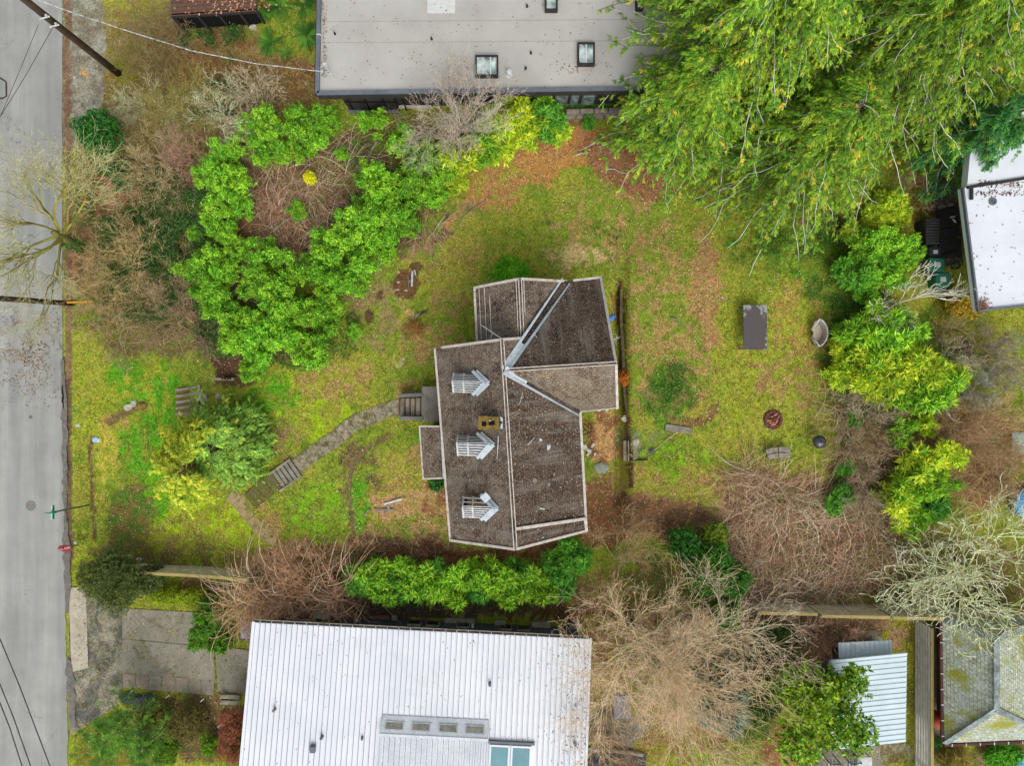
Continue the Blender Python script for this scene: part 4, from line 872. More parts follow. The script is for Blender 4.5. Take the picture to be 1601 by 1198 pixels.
bush('evergreen_shrub', 1115, 835, 22, 1.5, (S(170, 180, 40), S(90, 140, 40), S(40, 90, 30)), 'yellow green sprig shrub above the dark glossy shrub', shoots=420)
bush('evergreen_shrub', 1130, 960, 30, 1.6, DK, 'green undergrowth shrub at the right rim of the big leafless tree', shoots=700)
bush('evergreen_shrub', 1200, 1010, 40, 1.8, (S(84, 130, 34), S(52, 96, 34), S(24, 60, 26)), 'dark green shrub left of the white shed', shoots=900)
bush('evergreen_shrub', 1175, 1085, 44, 1.6, (S(96, 136, 30), S(60, 106, 30), S(28, 64, 24)), 'mossy green shrub under the right edge of the leafless tree', shoots=1100)
bush('weeping_shrub', 185, 905, 52, 2.3, DG, 'dark olive weeping shrub at the end of the wooden fence', Ln=.13, Wd=.03, shoots=1700, n=12)
bush('weeping_shrub', 235, 905, 26, 1.6, DG, 'smaller olive shrub behind the weeping shrub beside the fence', Ln=.13, Wd=.03, shoots=700)
bush('yellow_shrub', 135, 905, 16, .6, (S(180, 176, 40), S(140, 146, 36), S(96, 106, 30)), 'small yellow green tuft at the kerb end', shoots=300)
for k, u in enumerate((250, 272, 294, 314)):
    bush('clipped_hedge', u, 931+k, 15, .9, (S(176, 190, 30), S(140, 168, 30), S(84, 118, 26)), 'yellow green clipped hedge section above the driveway slabs', 'hedge', Ln=.05, Wd=.035, shoots=620, per=10, n=6, sx=1.1, sy=.8, group='sections of the clipped hedge', shell=.2)
bush('round_shrub', 330, 960, 26, 1.6, (S(110, 170, 30), S(70, 134, 30), S(34, 84, 26)), 'leafy green shrub at the right end of the clipped hedge', shoots=900)
bush('round_shrub', 320, 990, 22, 1.4, (S(130, 180, 40), S(86, 146, 36), S(40, 92, 28)), 'green shrub hanging over the middle of the driveway slabs', shoots=760)
bush('round_shrub', 348, 1005, 18, 1.2, (S(130, 180, 40), S(86, 146, 36), S(40, 92, 28)), 'lowest green shrub over the driveway slabs next to the storage box', shoots=500)
bush('clipped_ball', 263, 1174, 19, .9, (S(140, 180, 34), S(100, 150, 30), S(60, 100, 26)), 'bright green clipped ball shrub at the bottom edge', Ln=.05, Wd=.035, shoots=900, n=5, shell=.15)
bush('clipped_hedge', 330, 1165, 18, .9, (S(140, 180, 34), S(100, 150, 30), S(60, 100, 26)), 'slanting clipped green hedge left of the white metal roof', 'hedge', Ln=.05, Wd=.035, shoots=900, n=6, sx=.7, sy=1.15, rz=.5, shell=.15)
bush('russet_shrub', 372, 1140, 30, 2.2, (S(188, 120, 84), S(154, 92, 66), S(110, 66, 50)), 'tall russet brown shrub against the left edge of the white metal roof', Ln=.04, Wd=.03, shoots=2600, n=9, sx=.72, sy=1.6, shell=.25)
bush('russet_shrub', 235, 1120, 26, 1.0, (S(176, 120, 70), S(140, 96, 60), S(100, 80, 44)), 'rusty brown low shrub left of the olive heather ball', Ln=.05, Wd=.03, shoots=900, n=8)
bush('heather_ball', 297, 1130, 32, 1.3, (S(150, 140, 70), S(120, 114, 56), S(80, 84, 40)), 'olive brown twiggy ball shrub below the stepping slabs', Ln=.045, Wd=.03, shoots=1900, n=8, shell=.25)
bush('moss_mound', 262, 1112, 10, .5, (S(150, 160, 70), S(110, 124, 60), S(80, 94, 40)), 'small grey green mound left of the olive heather ball', shoots=200, Ln=.05, Wd=.03)
bush('autumn_shrub', 1500, 476, 24, 1.1, (S(196, 176, 40), S(150, 150, 40), S(160, 84, 40)), 'yellow and red shrub at the corner of the bin enclosure', Ln=.07, Wd=.045, shoots=900, n=8)
bush('leafy_weed', 682, 757, 12, .5, DK, 'small deep green plant below the lean-to roof', shoots=150, n=4, Ln=.12, Wd=.07)
bush('grass_tuft', 800, 422, 24, .25, (S(160, 226, 50), S(120, 206, 44), S(90, 170, 40)), 'bright green grass tuft above the north gable', 'grass tuft', Ln=.2, Wd=.025, shoots=520, n=6, tilt=1.3, sx=1.2, sy=.8)
bush('ornamental_grass', 1488, 1186, 22, .9, (S(196, 176, 90), S(160, 144, 60), S(110, 116, 40)), 'tan mop of ornamental grass at the bottom edge', 'grass', Ln=.4, Wd=.02, shoots=420, n=5, tilt=1.2)
bush('low_hedge', 1565, 1182, 26, .8, (S(120, 190, 40), S(90, 160, 36), S(50, 110, 30)), 'bright green low shrub below the tiled roof', Ln=.06, Wd=.04, shoots=1200, n=8, sx=1.6, sy=.7)
bush('low_hedge', 1462, 1160, 9, .5, DK, 'little green plant below the red barrel', shoots=150, n=3)
for u, v, r, lab in ((645, 428+0, 8, ''),): pass
for u, v, r, lab in ((1040, 600, 24, 'patch of leafy green weeds east of the trench, left half'), (1062, 618, 24, 'patch of leafy green weeds east of the trench, right half'), (1018, 640, 20, 'leafy green weeds at the top of the yard steps'), (935, 358, 16, 'dark green weed patch below the big conifer, left one'), (962, 372, 16, 'dark green weed patch below the big conifer, right one'), (633, 523, 10, 'green weed tuft with a straw coloured fan beside the soil patch'), (858, 350, 5, 'tiny blue green seedling in the upper lawn')):
    bush('weed_patch', u, v, r*1.3, .1, (S(130, 160, 60), S(100, 138, 50), S(80, 116, 44)), lab, 'weeds', Ln=.065, Wd=.03, shoots=int(3.2*r), per=6, n=14, shell=.95, big=.3)
bush('straw_tuft', 648, 514, 11, .35, (S(212, 170, 96), S(190, 146, 84), S(150, 120, 60)), 'straw coloured dry grass fan beside the soil patch', 'grass tuft', Ln=.35, Wd=.018, shoots=60, n=3, tilt=1.2)
bush('red_shrub', 974, 590, 10, .9, (S(216, 90, 40), S(190, 140, 40), S(120, 120, 36)), 'narrow orange and green shrub at the east gable wall', Ln=.08, Wd=.04, shoots=260, n=6, sx=.6, sy=1.8)

# ---------------------------------------------------------------- sword ferns: rosettes of long fronds
def fern_mesh(seed, nf=44, L_=.9):
    rng = np.random.RandomState(seed); a = rng.uniform(0, 6.28, nf); t = np.linspace(.12, 1, 24); P_ = []; D = []; LL = []; CC_ = []
    for k in range(nf):
        el = rng.uniform(.35, 1.15); ll = L_*rng.uniform(.7, 1.1); dx, dy = math.cos(a[k]), math.sin(a[k]); c = (S(104, 156, 52) if rng.rand() < .5 else S(60, 112, 40))*rng.uniform(.6, 1.3)
        for q in t:
            r_ = ll*q*math.cos(el*(1-q*.4)); z = ll*(math.sin(el)*q-.75*q*q*math.sin(el))+.08
            for sg in (1, -1):
                P_.append((dx*r_, dy*r_, z)); D.append((dx*.55-dy*sg, dy*.55+dx*sg, -.1)); LL.append(.085*math.sin(math.pi*min(1, q*.85+.15))**.6*L_/.85+.01); CC_.append(c)
    P_ = np.array(P_); D = np.array(D); V, F = leafquads(P_, D, np.tile([0, 0, 1.], (len(P_), 1))+rng.randn(len(P_), 3)*.1, np.array(LL), np.full(len(P_), .03), .1)
    return fast('fronds', V, F, np.array(CC_))
fm = [fern_mesh(1), fern_mesh(2, 26)]
for k, (u, v, s, lab) in enumerate(((481, 58, 1.0, 'largest sword fern, in full rosette beside the grey roof edge'), (425, 68, .95, 'sword fern left of the full rosette fern'), (440, 12, 1.0, 'sword fern at the top edge of the picture'), (478, 12, .9, 'sword fern at the roof corner by the top edge'), (415, 20, .7, 'small fern at the end of the dark timber deck'), (372, 36, .6, 'fern in front of the dark timber deck'), (300, 56, .7, 'drab fern in the brown bank'), (360, 92, .45, 'small isolated fern below the overhead wire'), (448, 84, .5, 'small fern between the two largest ferns'))):
    plant('sword_fern', G(u, v, .0), lab, 'fern', None, (('fronds', fm[k % 2], LEAF),), k*1.3, s)
sw = fern_mesh(5, 40, .75)
for k, (u, v) in enumerate(((893, 158), (905, 162), (918, 160), (931, 161), (944, 163))):
    plant('sword_fern', G(u, v, 0), 'dark fern in the shaded bed above the stone garden wall', 'fern', 'ferns in the shaded bed', (('fronds', sw, LEAF),), k*1.1, .8)

# ---------------------------------------------------------------- conifers
def conifer(seed, h, rad, nb, cols, droop=.35, az=None, z0=.18, twl=.44, bark=None, leaf=(.145, .036), tw=20, per=20, pal=.25, taper=.8, upt=.2, wig=.25, needle_up=0.0):
    """trunk, boughs and drooping side sprays; returns crown (sprays), boughs and trunk meshes"""
    rng = np.random.RandomState(seed); z = h*(z0+(1-z0)*rng.rand(nb)**.85); a = rng.uniform(0, 6.28, nb) if az is None else rng.uniform(az[0], az[1], nb)
    L_ = rad*(1-(z/h-z0)/(1-z0)*taper)*rng.uniform(.75, 1.15, nb); sg = 9; t = np.linspace(0, 1, sg+1)
    side = rng.uniform(-wig, wig, nb); aa = a[:, None]+side[:, None]*t[None]; r_ = L_[:, None]*t[None]
    r_ = r_; aa = aa+np.cumsum(rng.randn(nb, sg+1)*.035, 1); X = np.cos(aa)*r_; Y = np.sin(aa)*r_; Z = z[:, None]+L_[:, None]*(upt*t-droop*t**2)[None]*rng.uniform(.7, 1.3, (nb, 1)); Q = np.stack([X, Y, Z], -1)
    br = np.clip(L_*.009, .01, .042); P0 = Q[:, :-1].reshape(-1, 3); P1 = Q[:, 1:].reshape(-1, 3); fr = 1-t[:-1]*.8
    R0 = (br[:, None]*fr[None]).ravel(); bc = bark if bark is not None else S(222, 218, 204); bc = np.where(rng.rand(nb, 1) < .4, bc, S(110, 104, 66)); bc = np.repeat(bc, 9, axis=0); bc0 = S(170, 164, 140)
    B = tubes(P0, P1, R0, R0*.85, bc*rng.uniform(.7, 1.15, (len(P0), 1)), 4)
    # side twigs
    ft = rng.uniform(.12, 1, (nb, tw)); fi = ft*sg; i0 = np.minimum(fi.astype(int), sg-1); f = (fi-i0)[..., None]; I = np.arange(nb)[:, None]
    q = Q[I, i0]*(1-f)+Q[I, i0+1]*f; d = nrm(Q[I, i0+1]-Q[I, i0]); s = nrm(np.cross(d, np.array([0, 0, 1.])))*np.where(rng.rand(nb, tw, 1) < .5, 1, -1)
    td = nrm(d*rng.uniform(.5, 1.0, (nb, tw, 1))+s*rng.uniform(.3, 1, (nb, tw, 1))+np.array([0, 0, -.25+needle_up])+rng.randn(nb, tw, 3)*.15); tl = twl*rng.uniform(.5, 1.3, (nb, tw))*(1.15-.5*ft)
    q = q.reshape(-1, 3); td = td.reshape(-1, 3); tl = tl.ravel(); m = len(q); tip = q+td*tl[:, None]+np.array([0, 0, -1])*(tl**2)[:, None]*.5*(1-needle_up)
    bare = rng.rand(m) < pal*.35; B2 = tubes(q[bare], tip[bare], np.full(bare.sum(), .011), np.full(bare.sum(), .006), np.tile(bc0, (bare.sum(), 1))*rng.uniform(.7, 1.1, (bare.sum(), 1)), 3)
    # sprays along twigs
    k = np.repeat(np.arange(m), per); t2 = rng.rand(len(k)); pp = q[k]+(tip-q)[k]*t2[:, None]+np.array([0, 0, .06])*np.sin(t2*3.14)[:, None]
    dd = nrm((tip-q)[k]); ss = nrm(np.cross(dd, np.array([0, 0, 1.])))*np.where(rng.rand(len(k), 1) < .5, 1, -1)
    ld = nrm(dd+ss*rng.uniform(.15, .95, (len(k), 1))+rng.randn(len(k), 3)*.22+np.array([0, 0, -.2+needle_up])); nn = nrm(np.array([0, 0, 1.])+rng.randn(len(k), 3)*.4)
    V, F = leafquads(pp, ld, nn, rng.uniform(.6, 1.3, len(k))*leaf[0], rng.uniform(.7, 1.3, len(k))*leaf[1], .1)
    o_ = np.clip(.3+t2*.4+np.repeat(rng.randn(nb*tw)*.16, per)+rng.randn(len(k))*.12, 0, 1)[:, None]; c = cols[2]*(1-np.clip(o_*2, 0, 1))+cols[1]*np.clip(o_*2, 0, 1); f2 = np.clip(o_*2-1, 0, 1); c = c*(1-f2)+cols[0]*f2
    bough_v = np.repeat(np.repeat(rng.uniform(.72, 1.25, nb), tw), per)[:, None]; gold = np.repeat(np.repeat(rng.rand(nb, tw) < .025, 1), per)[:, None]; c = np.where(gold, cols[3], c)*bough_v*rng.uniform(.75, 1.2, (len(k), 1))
    # trunk
    n = 10; zt = np.linspace(0, h, n+1); T0 = np.stack([0*zt[:-1], 0*zt[:-1], zt[:-1]], 1); T1 = np.stack([0*zt[1:], 0*zt[1:], zt[1:]], 1); rt = h*.022*(1-zt/h*.93)
    T = tubes(T0, T1, rt[:-1], rt[1:], np.tile(S(112, 88, 70), (n, 1)), 10)
    return fast('crown', V, F, c), fast('trunk', *cat([T, (T0 is None) or B, B2]))
CG = (S(188, 204, 56), S(112, 160, 42), S(54, 108, 32), S(206, 190, 64))
def put_conifer(name, u, v, zc, h, rad, nb, seed, label, cols=CG, **kw):
    c, t = conifer(seed, h, rad, nb, cols, **kw); p = P(u, v, zc); z = float(ground_z(p.x, p.y))
    return plant(name, Vector((p.x, p.y, z)), label, 'tree', None, (('crown', c, NEEDLE), ('trunk', t, TWIG)))
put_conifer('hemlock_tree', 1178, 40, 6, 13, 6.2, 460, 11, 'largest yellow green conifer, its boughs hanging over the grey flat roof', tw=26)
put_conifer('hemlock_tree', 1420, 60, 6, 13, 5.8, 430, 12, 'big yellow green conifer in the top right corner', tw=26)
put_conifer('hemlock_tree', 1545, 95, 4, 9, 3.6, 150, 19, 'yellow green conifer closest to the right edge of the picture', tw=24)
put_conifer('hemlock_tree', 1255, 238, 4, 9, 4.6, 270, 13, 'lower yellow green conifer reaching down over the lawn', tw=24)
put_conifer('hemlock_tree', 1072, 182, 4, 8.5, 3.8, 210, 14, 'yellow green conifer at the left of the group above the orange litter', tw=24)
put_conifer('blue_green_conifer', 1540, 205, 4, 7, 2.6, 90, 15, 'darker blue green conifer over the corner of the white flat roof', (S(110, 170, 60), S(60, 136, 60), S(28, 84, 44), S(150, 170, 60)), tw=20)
put_conifer('blue_spruce', 1120, 1090, 2.5, 5, 2.0, 70, 16, 'blue grey conifer half hidden under the leafless tree', (S(120, 150, 130), S(84, 118, 104), S(50, 80, 70), S(120, 150, 120)), tw=18)
put_conifer('pine_tree', 158, 1166, 2.4, 3.8, 1.75, 46, 17, 'young pine at the bottom left beside the road', (S(150, 186, 60), S(90, 142, 46), S(40, 84, 34), S(150, 180, 60)), tw=22, droop=.05, upt=.35, leaf=(.14, .016), per=13, needle_up=.35, bark=S(150, 140, 120))
put_conifer('pine_tree', 205, 1190, 1.6, 2.2, 1.0, 26, 18, 'smaller pine at the bottom edge by the ball shrub', (S(150, 186, 60), S(90, 142, 46), S(40, 84, 34), S(150, 180, 60)), tw=20, droop=.05, upt=.35, leaf=(.14, .016), per=12, needle_up=.35)
# drooping golden conifer: green dome with long golden hanging leaders
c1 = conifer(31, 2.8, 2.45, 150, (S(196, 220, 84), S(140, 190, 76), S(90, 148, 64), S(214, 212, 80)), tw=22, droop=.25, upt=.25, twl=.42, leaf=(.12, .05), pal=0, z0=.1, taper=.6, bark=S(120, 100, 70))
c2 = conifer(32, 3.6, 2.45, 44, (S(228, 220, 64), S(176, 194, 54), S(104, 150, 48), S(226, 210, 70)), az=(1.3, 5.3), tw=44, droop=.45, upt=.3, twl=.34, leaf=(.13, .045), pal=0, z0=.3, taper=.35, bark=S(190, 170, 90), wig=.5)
p = P(352, 682, 1.5); t = plant('drooping_conifer', G(372, 692), 'drooping conifer with golden hanging branches and a green dome beside the path', 'tree', None, (('crown', c1[0], NEEDLE), ('trunk', c1[1], TWIG)))
o = link('golden_boughs', c2[0], NEEDLE, t); o.location = (-.95, -.85, 0); tag(o, 'golden yellow drooping sprays'); o = link('stem', c2[1], TWIG, t); o.location = (-.95, -.85, 0)

# holly-like tree beside the white shed
rng = np.random.RandomState(55); lb = [(rng.uniform(-1.6, 1.6), rng.uniform(-1.7, 1.6), rng.uniform(2.2, 4.2), rng.uniform(.6, .95), rng.uniform(.4, .7)) for _ in range(16)]
me = fast('crown', *leafy(rng, lb, 1500, 12, .17, .08, S(184, 212, 50), S(116, 172, 44), S(54, 112, 34), shell=.7))
tr = twig_mesh('trunk', grow(rng, [(0, 0, 0)], [(0, 0, 1)], [2.2], [.11], 2, [6, 4], .8, .7, .6, base_col=BK, tip_col=BK), 6)
plant('holly_tree', G(1240, 1070), 'glossy green tree overhanging the left side of the white shed roof', 'tree', None, (('crown', me, LEAF), ('trunk', tr, TWIG)))

# ---------------------------------------------------------------- leafless trees and shrubs
def bare(name, u, v, zc, label, st, d, ln, rad, gens, nch, spread, bc, tc, seed, cat_='tree', rmin=.009, group=None, **kw):
    rng = np.random.RandomState(seed); p = P(u, v, zc); z = float(ground_z(p.x, p.y))
    me = twig_mesh('branches', grow(rng, st, d, ln, rad, gens, nch, spread, base_col=bc, tip_col=tc, rmin=rmin, **kw))
    t = plant(name, Vector((p.x, p.y, z)), label, cat_, group, (('branches', me, TWIG),)); return t
def trunk(t, pts, rad, mt=None):
    V = MB(); V.tube(pts, rad, 10); return V.build('trunk', mt or bpy.data.materials.get('mossy_bark') or rough_mat('mossy_bark', S(120, 108, 84), S(140, 140, 60), 5, S(84, 92, 40), .4, 30), t, world=False, smooth=True)
def fan(n, r0, el0, el1, seed, z=.1):
    rng = np.random.RandomState(seed); a = rng.uniform(0, 6.28, n); el = rng.uniform(el0, el1, n)
    return np.stack([np.cos(a)*r0, np.sin(a)*r0, np.full(n, z)], 1), np.stack([np.cos(a)*np.cos(el), np.sin(a)*np.cos(el), np.sin(el)], 1)
# the big one right of the white roof
s, d = fan(11, .12, .25, 1.25, 61, 2.4)
t = bare('leafless_tree', 1005, 1020, 3.5, 'largest leafless tree, pinkish brown twigs overlapping the corner of the white metal roof', s, d, np.full(11, 2.5), np.full(11, .05), 4, [5, 5, 5, 4], .66, S(180, 178, 144), S(216, 184, 150), 62, rmin=.0045, lr=.68, up=.03, wig=.13)
trunk(t, [(0, 0, -.2), (.05, 0, 1.2), (0, .05, 2.6)], [.24, .2, .15])
s, d = fan(7, .1, .2, 1.2, 63, 2.0)
t = bare('leafless_tree', 1118, 1018, 3.5, 'second leafless tree, greyer, right of the largest one over the blue grey conifer', s, d, np.full(7, 2.2), np.full(7, .045), 4, [5, 5, 4, 4], .64, S(176, 174, 146), S(206, 184, 158), 64, rmin=.0045, lr=.66, up=.04)
trunk(t, [(0, 0, -.2), (0, 0, 2.2)], [.2, .13])
s, d = fan(8, .1, .3, 1.2, 65, .3)
bare('leafless_tree', 975, 900, 2.5, 'tan leafless tree just below the corner of the old house', s, d, np.full(8, 1.5), np.full(8, .035), 4, [4, 5, 4, 3], .62, S(160, 148, 108), S(192, 166, 124), 66, rmin=.0045, lr=.64)
s, d = fan(12, .15, .65, 1.4, 67, 1.3)
t = bare('leafless_tree', 722, 200, 1.0, 'grey leafless tree overlapping the edge of the grey flat roof below the skylights', s, d, np.full(12, 1.9), np.full(12, .034), 4, [5, 5, 5, 3], .58, S(172, 170, 150), S(190, 174, 158), 68, lr=.6, up=.1, rmin=.0045)
trunk(t, [(0, 0, -.2), (0, 0, 1.5)], [.13, .09])
# mossy street tree leaning over the road
s, d = fan(9, .15, .15, 1.1, 69, 4.5)
t = bare('mossy_street_tree', 40, 350, 5.0, 'mossy yellow green leafless tree leaning over the road', s, d, np.full(9, 2.3), np.full(9, .06), 4, [5, 5, 4, 3], .66, S(122, 118, 44), S(176, 172, 128), 70, rmin=.0055, lr=.62, up=.03, wig=.2)
g0 = G(128, 388); bx = g0-t.location; trunk(t, [tuple(bx+Vector((0, 0, -.2))), tuple(bx*.6+Vector((0, 0, 1.9))), (bx.x*.15, bx.y*.15, 3.8), (0, 0, 5.0)], [.2, .17, .14, .1])
rng = np.random.RandomState(71); q = rng.rand(700); pp = np.array(bx)[None]*(1-q[:, None]*.75)+np.array([0, 0, 3.4])*q[:, None]+rng.randn(700, 3)*.16
V, F = leafquads(pp, unit(rng, 700), unit(rng, 700)+np.array([0, 0, 1]), np.full(700, .1), np.full(700, .08)); link('ivy', fast('ivy', V, F, pick(rng, 700, [S(70, 120, 40), S(40, 84, 34), S(96, 120, 50)])), LEAF, t)
# lichen-covered fruit tree, lower right
s, d = fan(9, .15, .1, .9, 73, 1.2)
t = bare('lichen_tree', 1560, 905, 3.0, 'large leafless tree crusted with pale green lichen above the tiled roof', s, d, np.full(9, 2.15), np.full(9, .06), 4, [5, 4, 3, 2], .72, S(184, 188, 136), S(214, 220, 180), 74, rmin=.012, lr=.66, wig=.24, flat=.3)
trunk(t, [(0, 0, -.2), (0, 0, 1.5)], [.2, .14])
s, d = fan(6, .1, .3, 1.2, 75, .4)
bare('lichen_tree', 1445, 930, 2.2, 'smaller lichen covered tree at the corner of the back fence', s, d, np.full(6, 1.0), np.full(6, .04), 4, [4, 4, 3, 2], .75, S(150, 150, 100), S(190, 190, 156), 76, rmin=.011, lr=.66, wig=.25)
s, d = fan(12, .1, .3, 1.3, 77, .1)
bare('grey_bush', 1530, 610, 1.2, 'fine twigged blue grey bush at the right edge below the white roof', s, d, np.full(12, .7), np.full(12, .025), 4, [5, 4, 4, 3], .6, S(150, 152, 140), S(176, 180, 170), 78, 'shrub', rmin=.005, lr=.62)
s, d = fan(12, .1, .3, 1.3, 79, .1)
bare('grey_bush', 1562, 560, 1.5, 'grey brown leafless bush under the corner of the white roof', s, d, np.full(12, .95), np.full(12, .03), 4, [5, 4, 4, 3], .6, S(140, 130, 110), S(164, 154, 136), 80, 'shrub', rmin=.006, lr=.62)
bare('pale_branches', 1420, 470, 2.0, 'pale lichened bare branches reaching toward the green bins', [(0, 0, .8)]*5, [(1, .5, .2), (.9, .2, .3), (.1, -.6, .5), (-.8, -.3, .4), (.2, 1, .3)], np.array([1.9, 1.7, 1.2, 1.6, 1.4]), np.full(5, .04), 3, [6, 4, 3], .65, S(200, 196, 176), S(214, 210, 190), 81, rmin=.01, lr=.5)
bare('pale_branches', 1390, 500, 1.6, 'pale twiggy dead shrub between the laurels and the tall bamboo', *fan(8, .1, .2, 1.0, 82, .3), np.full(8, .9), np.full(8, .03), 3, [5, 4, 4], .7, S(180, 172, 150), S(196, 188, 168), 83, 'shrub', rmin=.009)
bare('pale_branches', 1482, 615, 1.8, 'forked white branch beside the bare blue grey bush', [(0, 0, .5)]*2, [(.4, -1, .5), (-.5, .8, .5)], np.array([1.2, 1.0]), np.full(2, .04), 2, [4, 3], .6, S(206, 204, 186), S(210, 206, 190), 84, rmin=.012)
SCR = [(178, 392, 13, 1.5, 'fan of tan arching stems at the roadside below the mossy tree', S(170, 150, 96), S(186, 166, 116)), (130, 440, 9, 1.2, 'tan leafless roadside shrub above the orange guard', S(164, 144, 96), S(180, 156, 110)), (230, 470, 11, 1.3, 'sprawling grey brown leafless shrub left of the thicket', S(140, 130, 96), S(160, 136, 104)),
   (150, 515, 8, 1.0, 'low leafless shrub above the street lawn', S(140, 130, 96), S(166, 150, 110)), (285, 505, 9, 1.1, 'brown leafless shrub at the left foot of the thicket', S(130, 108, 84), S(160, 130, 106)), (205, 150, 9, 1.1, 'pale lichened shrub below the utility pole', S(150, 150, 110), S(184, 184, 146)), (250, 185, 12, 1.4, 'olive leafless shrub right of the rounded dark bush', S(128, 124, 62), S(150, 142, 84)),
   (300, 155, 11, 1.3, 'olive yellow leafless shrub on the bank', S(128, 128, 56), S(150, 142, 80)), (352, 158, 10, 1.3, 'silver lichened shrub left of the northern laurels', S(170, 170, 140), S(196, 196, 164)), (395, 165, 10, 1.2, 'pale branchy shrub between the silver shrub and the grey roof', S(170, 160, 134), S(190, 176, 146)), (215, 235, 11, 1.3, 'tan leafless shrub overlapping the rounded dark bush', S(170, 156, 110), S(184, 166, 124)),
   (290, 240, 11, 1.1, 'brown pink leafless shrub left of the thicket bend', S(140, 116, 92), S(170, 136, 116)), (240, 30, 11, 1.3, 'brown stemmed shrub left of the dark timber deck', S(120, 104, 74), S(140, 122, 88)), (205, 60, 8, 1.0, 'olive brown shrub beside the gravel shoulder', S(120, 112, 66), S(140, 128, 80)), (180, 335, 9, 1.0, 'thin tan stems over the ivy bank', S(160, 136, 90), S(170, 146, 106)),
   (1350, 690, 13, 1.2, 'brown leafless shrub right of the kettle grill', S(130, 112, 88), S(160, 136, 108)), (1330, 640, 10, 1.0, 'pale twiggy shrub above the kettle grill', S(150, 140, 116), S(180, 168, 144)), (1365, 760, 12, 1.1, 'grey brown leafless shrub left of the isolated bamboo', S(140, 126, 104), S(166, 148, 124)), (1530, 660, 14, 1.3, 'tan leafless shrub beside the pale tub', S(150, 128, 92), S(176, 150, 110)), (1490, 690, 12, 1.2, 'tan brown scrub between the bamboo stands', S(140, 116, 84), S(170, 140, 104)),
   (1575, 730, 10, 1.1, 'tan leafless shrub above the blue tarpaulin', S(150, 130, 96), S(176, 152, 116)), (1470, 650, 9, 1.0, 'brown scrub under the forked white branch', S(130, 104, 78), S(160, 130, 100)), (1312, 1012, 6, 1.0, 'brown twiggy shrub overlapping the small white shed roof', S(140, 116, 90), S(174, 140, 118)), (1250, 1000, 10, 1.1, 'brown pink shrub right of the leafless trees', S(140, 110, 90), S(176, 136, 116)),
   (1175, 1175, 9, 1.2, 'pale yellowish leafless shrub at the bottom edge', S(170, 160, 110), S(190, 176, 130)), (1470, 560, 8, .9, 'pale shrub below the yellow and red shrub', S(170, 164, 130), S(186, 180, 150)), (1500, 520, 9, .9, 'low brown twigs below the corner of the white flat roof', S(130, 112, 84), S(160, 140, 110)), (1440, 300, 7, .8, 'dry twiggy shrub at the edge of the conifer by the gravel court', S(150, 126, 90), S(170, 146, 110)),
   (950, 1165, 10, 1.2, 'brown twigs above the dark terrace at the bottom', S(130, 112, 84), S(170, 136, 106)), (480, 915, 11, 1.2, 'left arching brown shrub at the edge of the white roof', S(150, 120, 90), S(186, 148, 116)), (430, 930, 12, 1.3, 'middle arching brown shrub above the white roof corner', S(150, 122, 92), S(188, 150, 118)), (385, 945, 11, 1.2, 'arching brown shrub nearest the driveway', S(150, 126, 92), S(180, 150, 110)), (525, 925, 9, 1.0, 'arching brown shrub beside the left end of the bamboo row', S(150, 116, 90), S(184, 140, 116))]
for k, (u, v, n, ln, lab, bc, tc) in enumerate(SCR):
    s, d = fan(n, .15, .25, 1.2, 300+k, .05)
    bare('leafless_shrub', u, v, ln*.7, lab, s, d, np.full(n, ln), np.full(n, .018), 3, [6, 5, 4], .66, bc, tc, 400+k, 'shrub', rmin=.005, lr=.62, up=.02, wig=.24)

# ---------------------------------------------------------------- bramble tangles and ground ivy: uncountable cover
def blob(rng, areas):
    A = np.array([a[2]*a[3] for a in areas], float); A /= A.sum()
    def f(n):
        k = rng.choice(len(areas), n, p=A); a = rng.uniform(0, 6.28, n); r = np.sqrt(rng.rand(n)); ar = np.array(areas, float)[k]
        u = ar[:, 0]+ar[:, 2]*r*np.cos(a); v = ar[:, 1]+ar[:, 3]*r*np.sin(a); return (u-CU)*.0299, -(v-CV)*.0299
    return f
def tangle(name, n, areas, cols, label, seed, **kw):
    rng = np.random.RandomState(seed); me = twig_mesh(name, canes(rng, n, blob(rng, areas), cols=cols, **kw)); tag(link(name, me, TWIG), label, 'brambles', kind='stuff')
PK = [S(226, 194, 162), S(204, 166, 134), S(150, 116, 90), S(240, 218, 192), S(140, 116, 76)]; TN = [S(206, 186, 134), S(172, 150, 100), S(150, 122, 84), S(216, 200, 152)]
tangle('brush_pile', 5600, [(1250, 850, 130, 90), (1200, 790, 60, 40), (1160, 740, 40, 20), (1340, 880, 60, 40), (1230, 920, 90, 30)], PK, 'tangle of pinkish brown bramble canes between the lawn and the back fence', 501, ln=(.5, 2.0))
PK2 = PK
tangle('arching_canes', 420, [(450, 930, 95, 34), (400, 945, 40, 30), (545, 925, 40, 20)], [S(226, 196, 160), S(204, 168, 134), S(186, 150, 116), S(232, 206, 176)], 'long pale arching canes above the corner of the white metal roof', 507, ln=(1.2, 2.8), hgt=(1.0, 2.1), r=(.008, .015))
tangle('bramble_tangle', 1700, [(470, 340, 70, 60), (300, 260, 60, 40), (530, 260, 60, 40), (440, 300, 60, 40), (640, 210, 50, 30), (660, 360, 30, 30)], PK, 'brown bramble canes inside the curve of the laurel thicket', 502, ln=(.5, 1.6))
tangle('bramble_scrub', 1500, [(230, 420, 110, 90), (210, 320, 80, 60), (240, 500, 110, 40), (250, 160, 80, 50), (280, 200, 100, 30), (330, 500, 60, 40), (140, 470, 40, 70)], TN, 'tan scrubby stems over the roadside bank', 503, ln=(.5, 1.8))
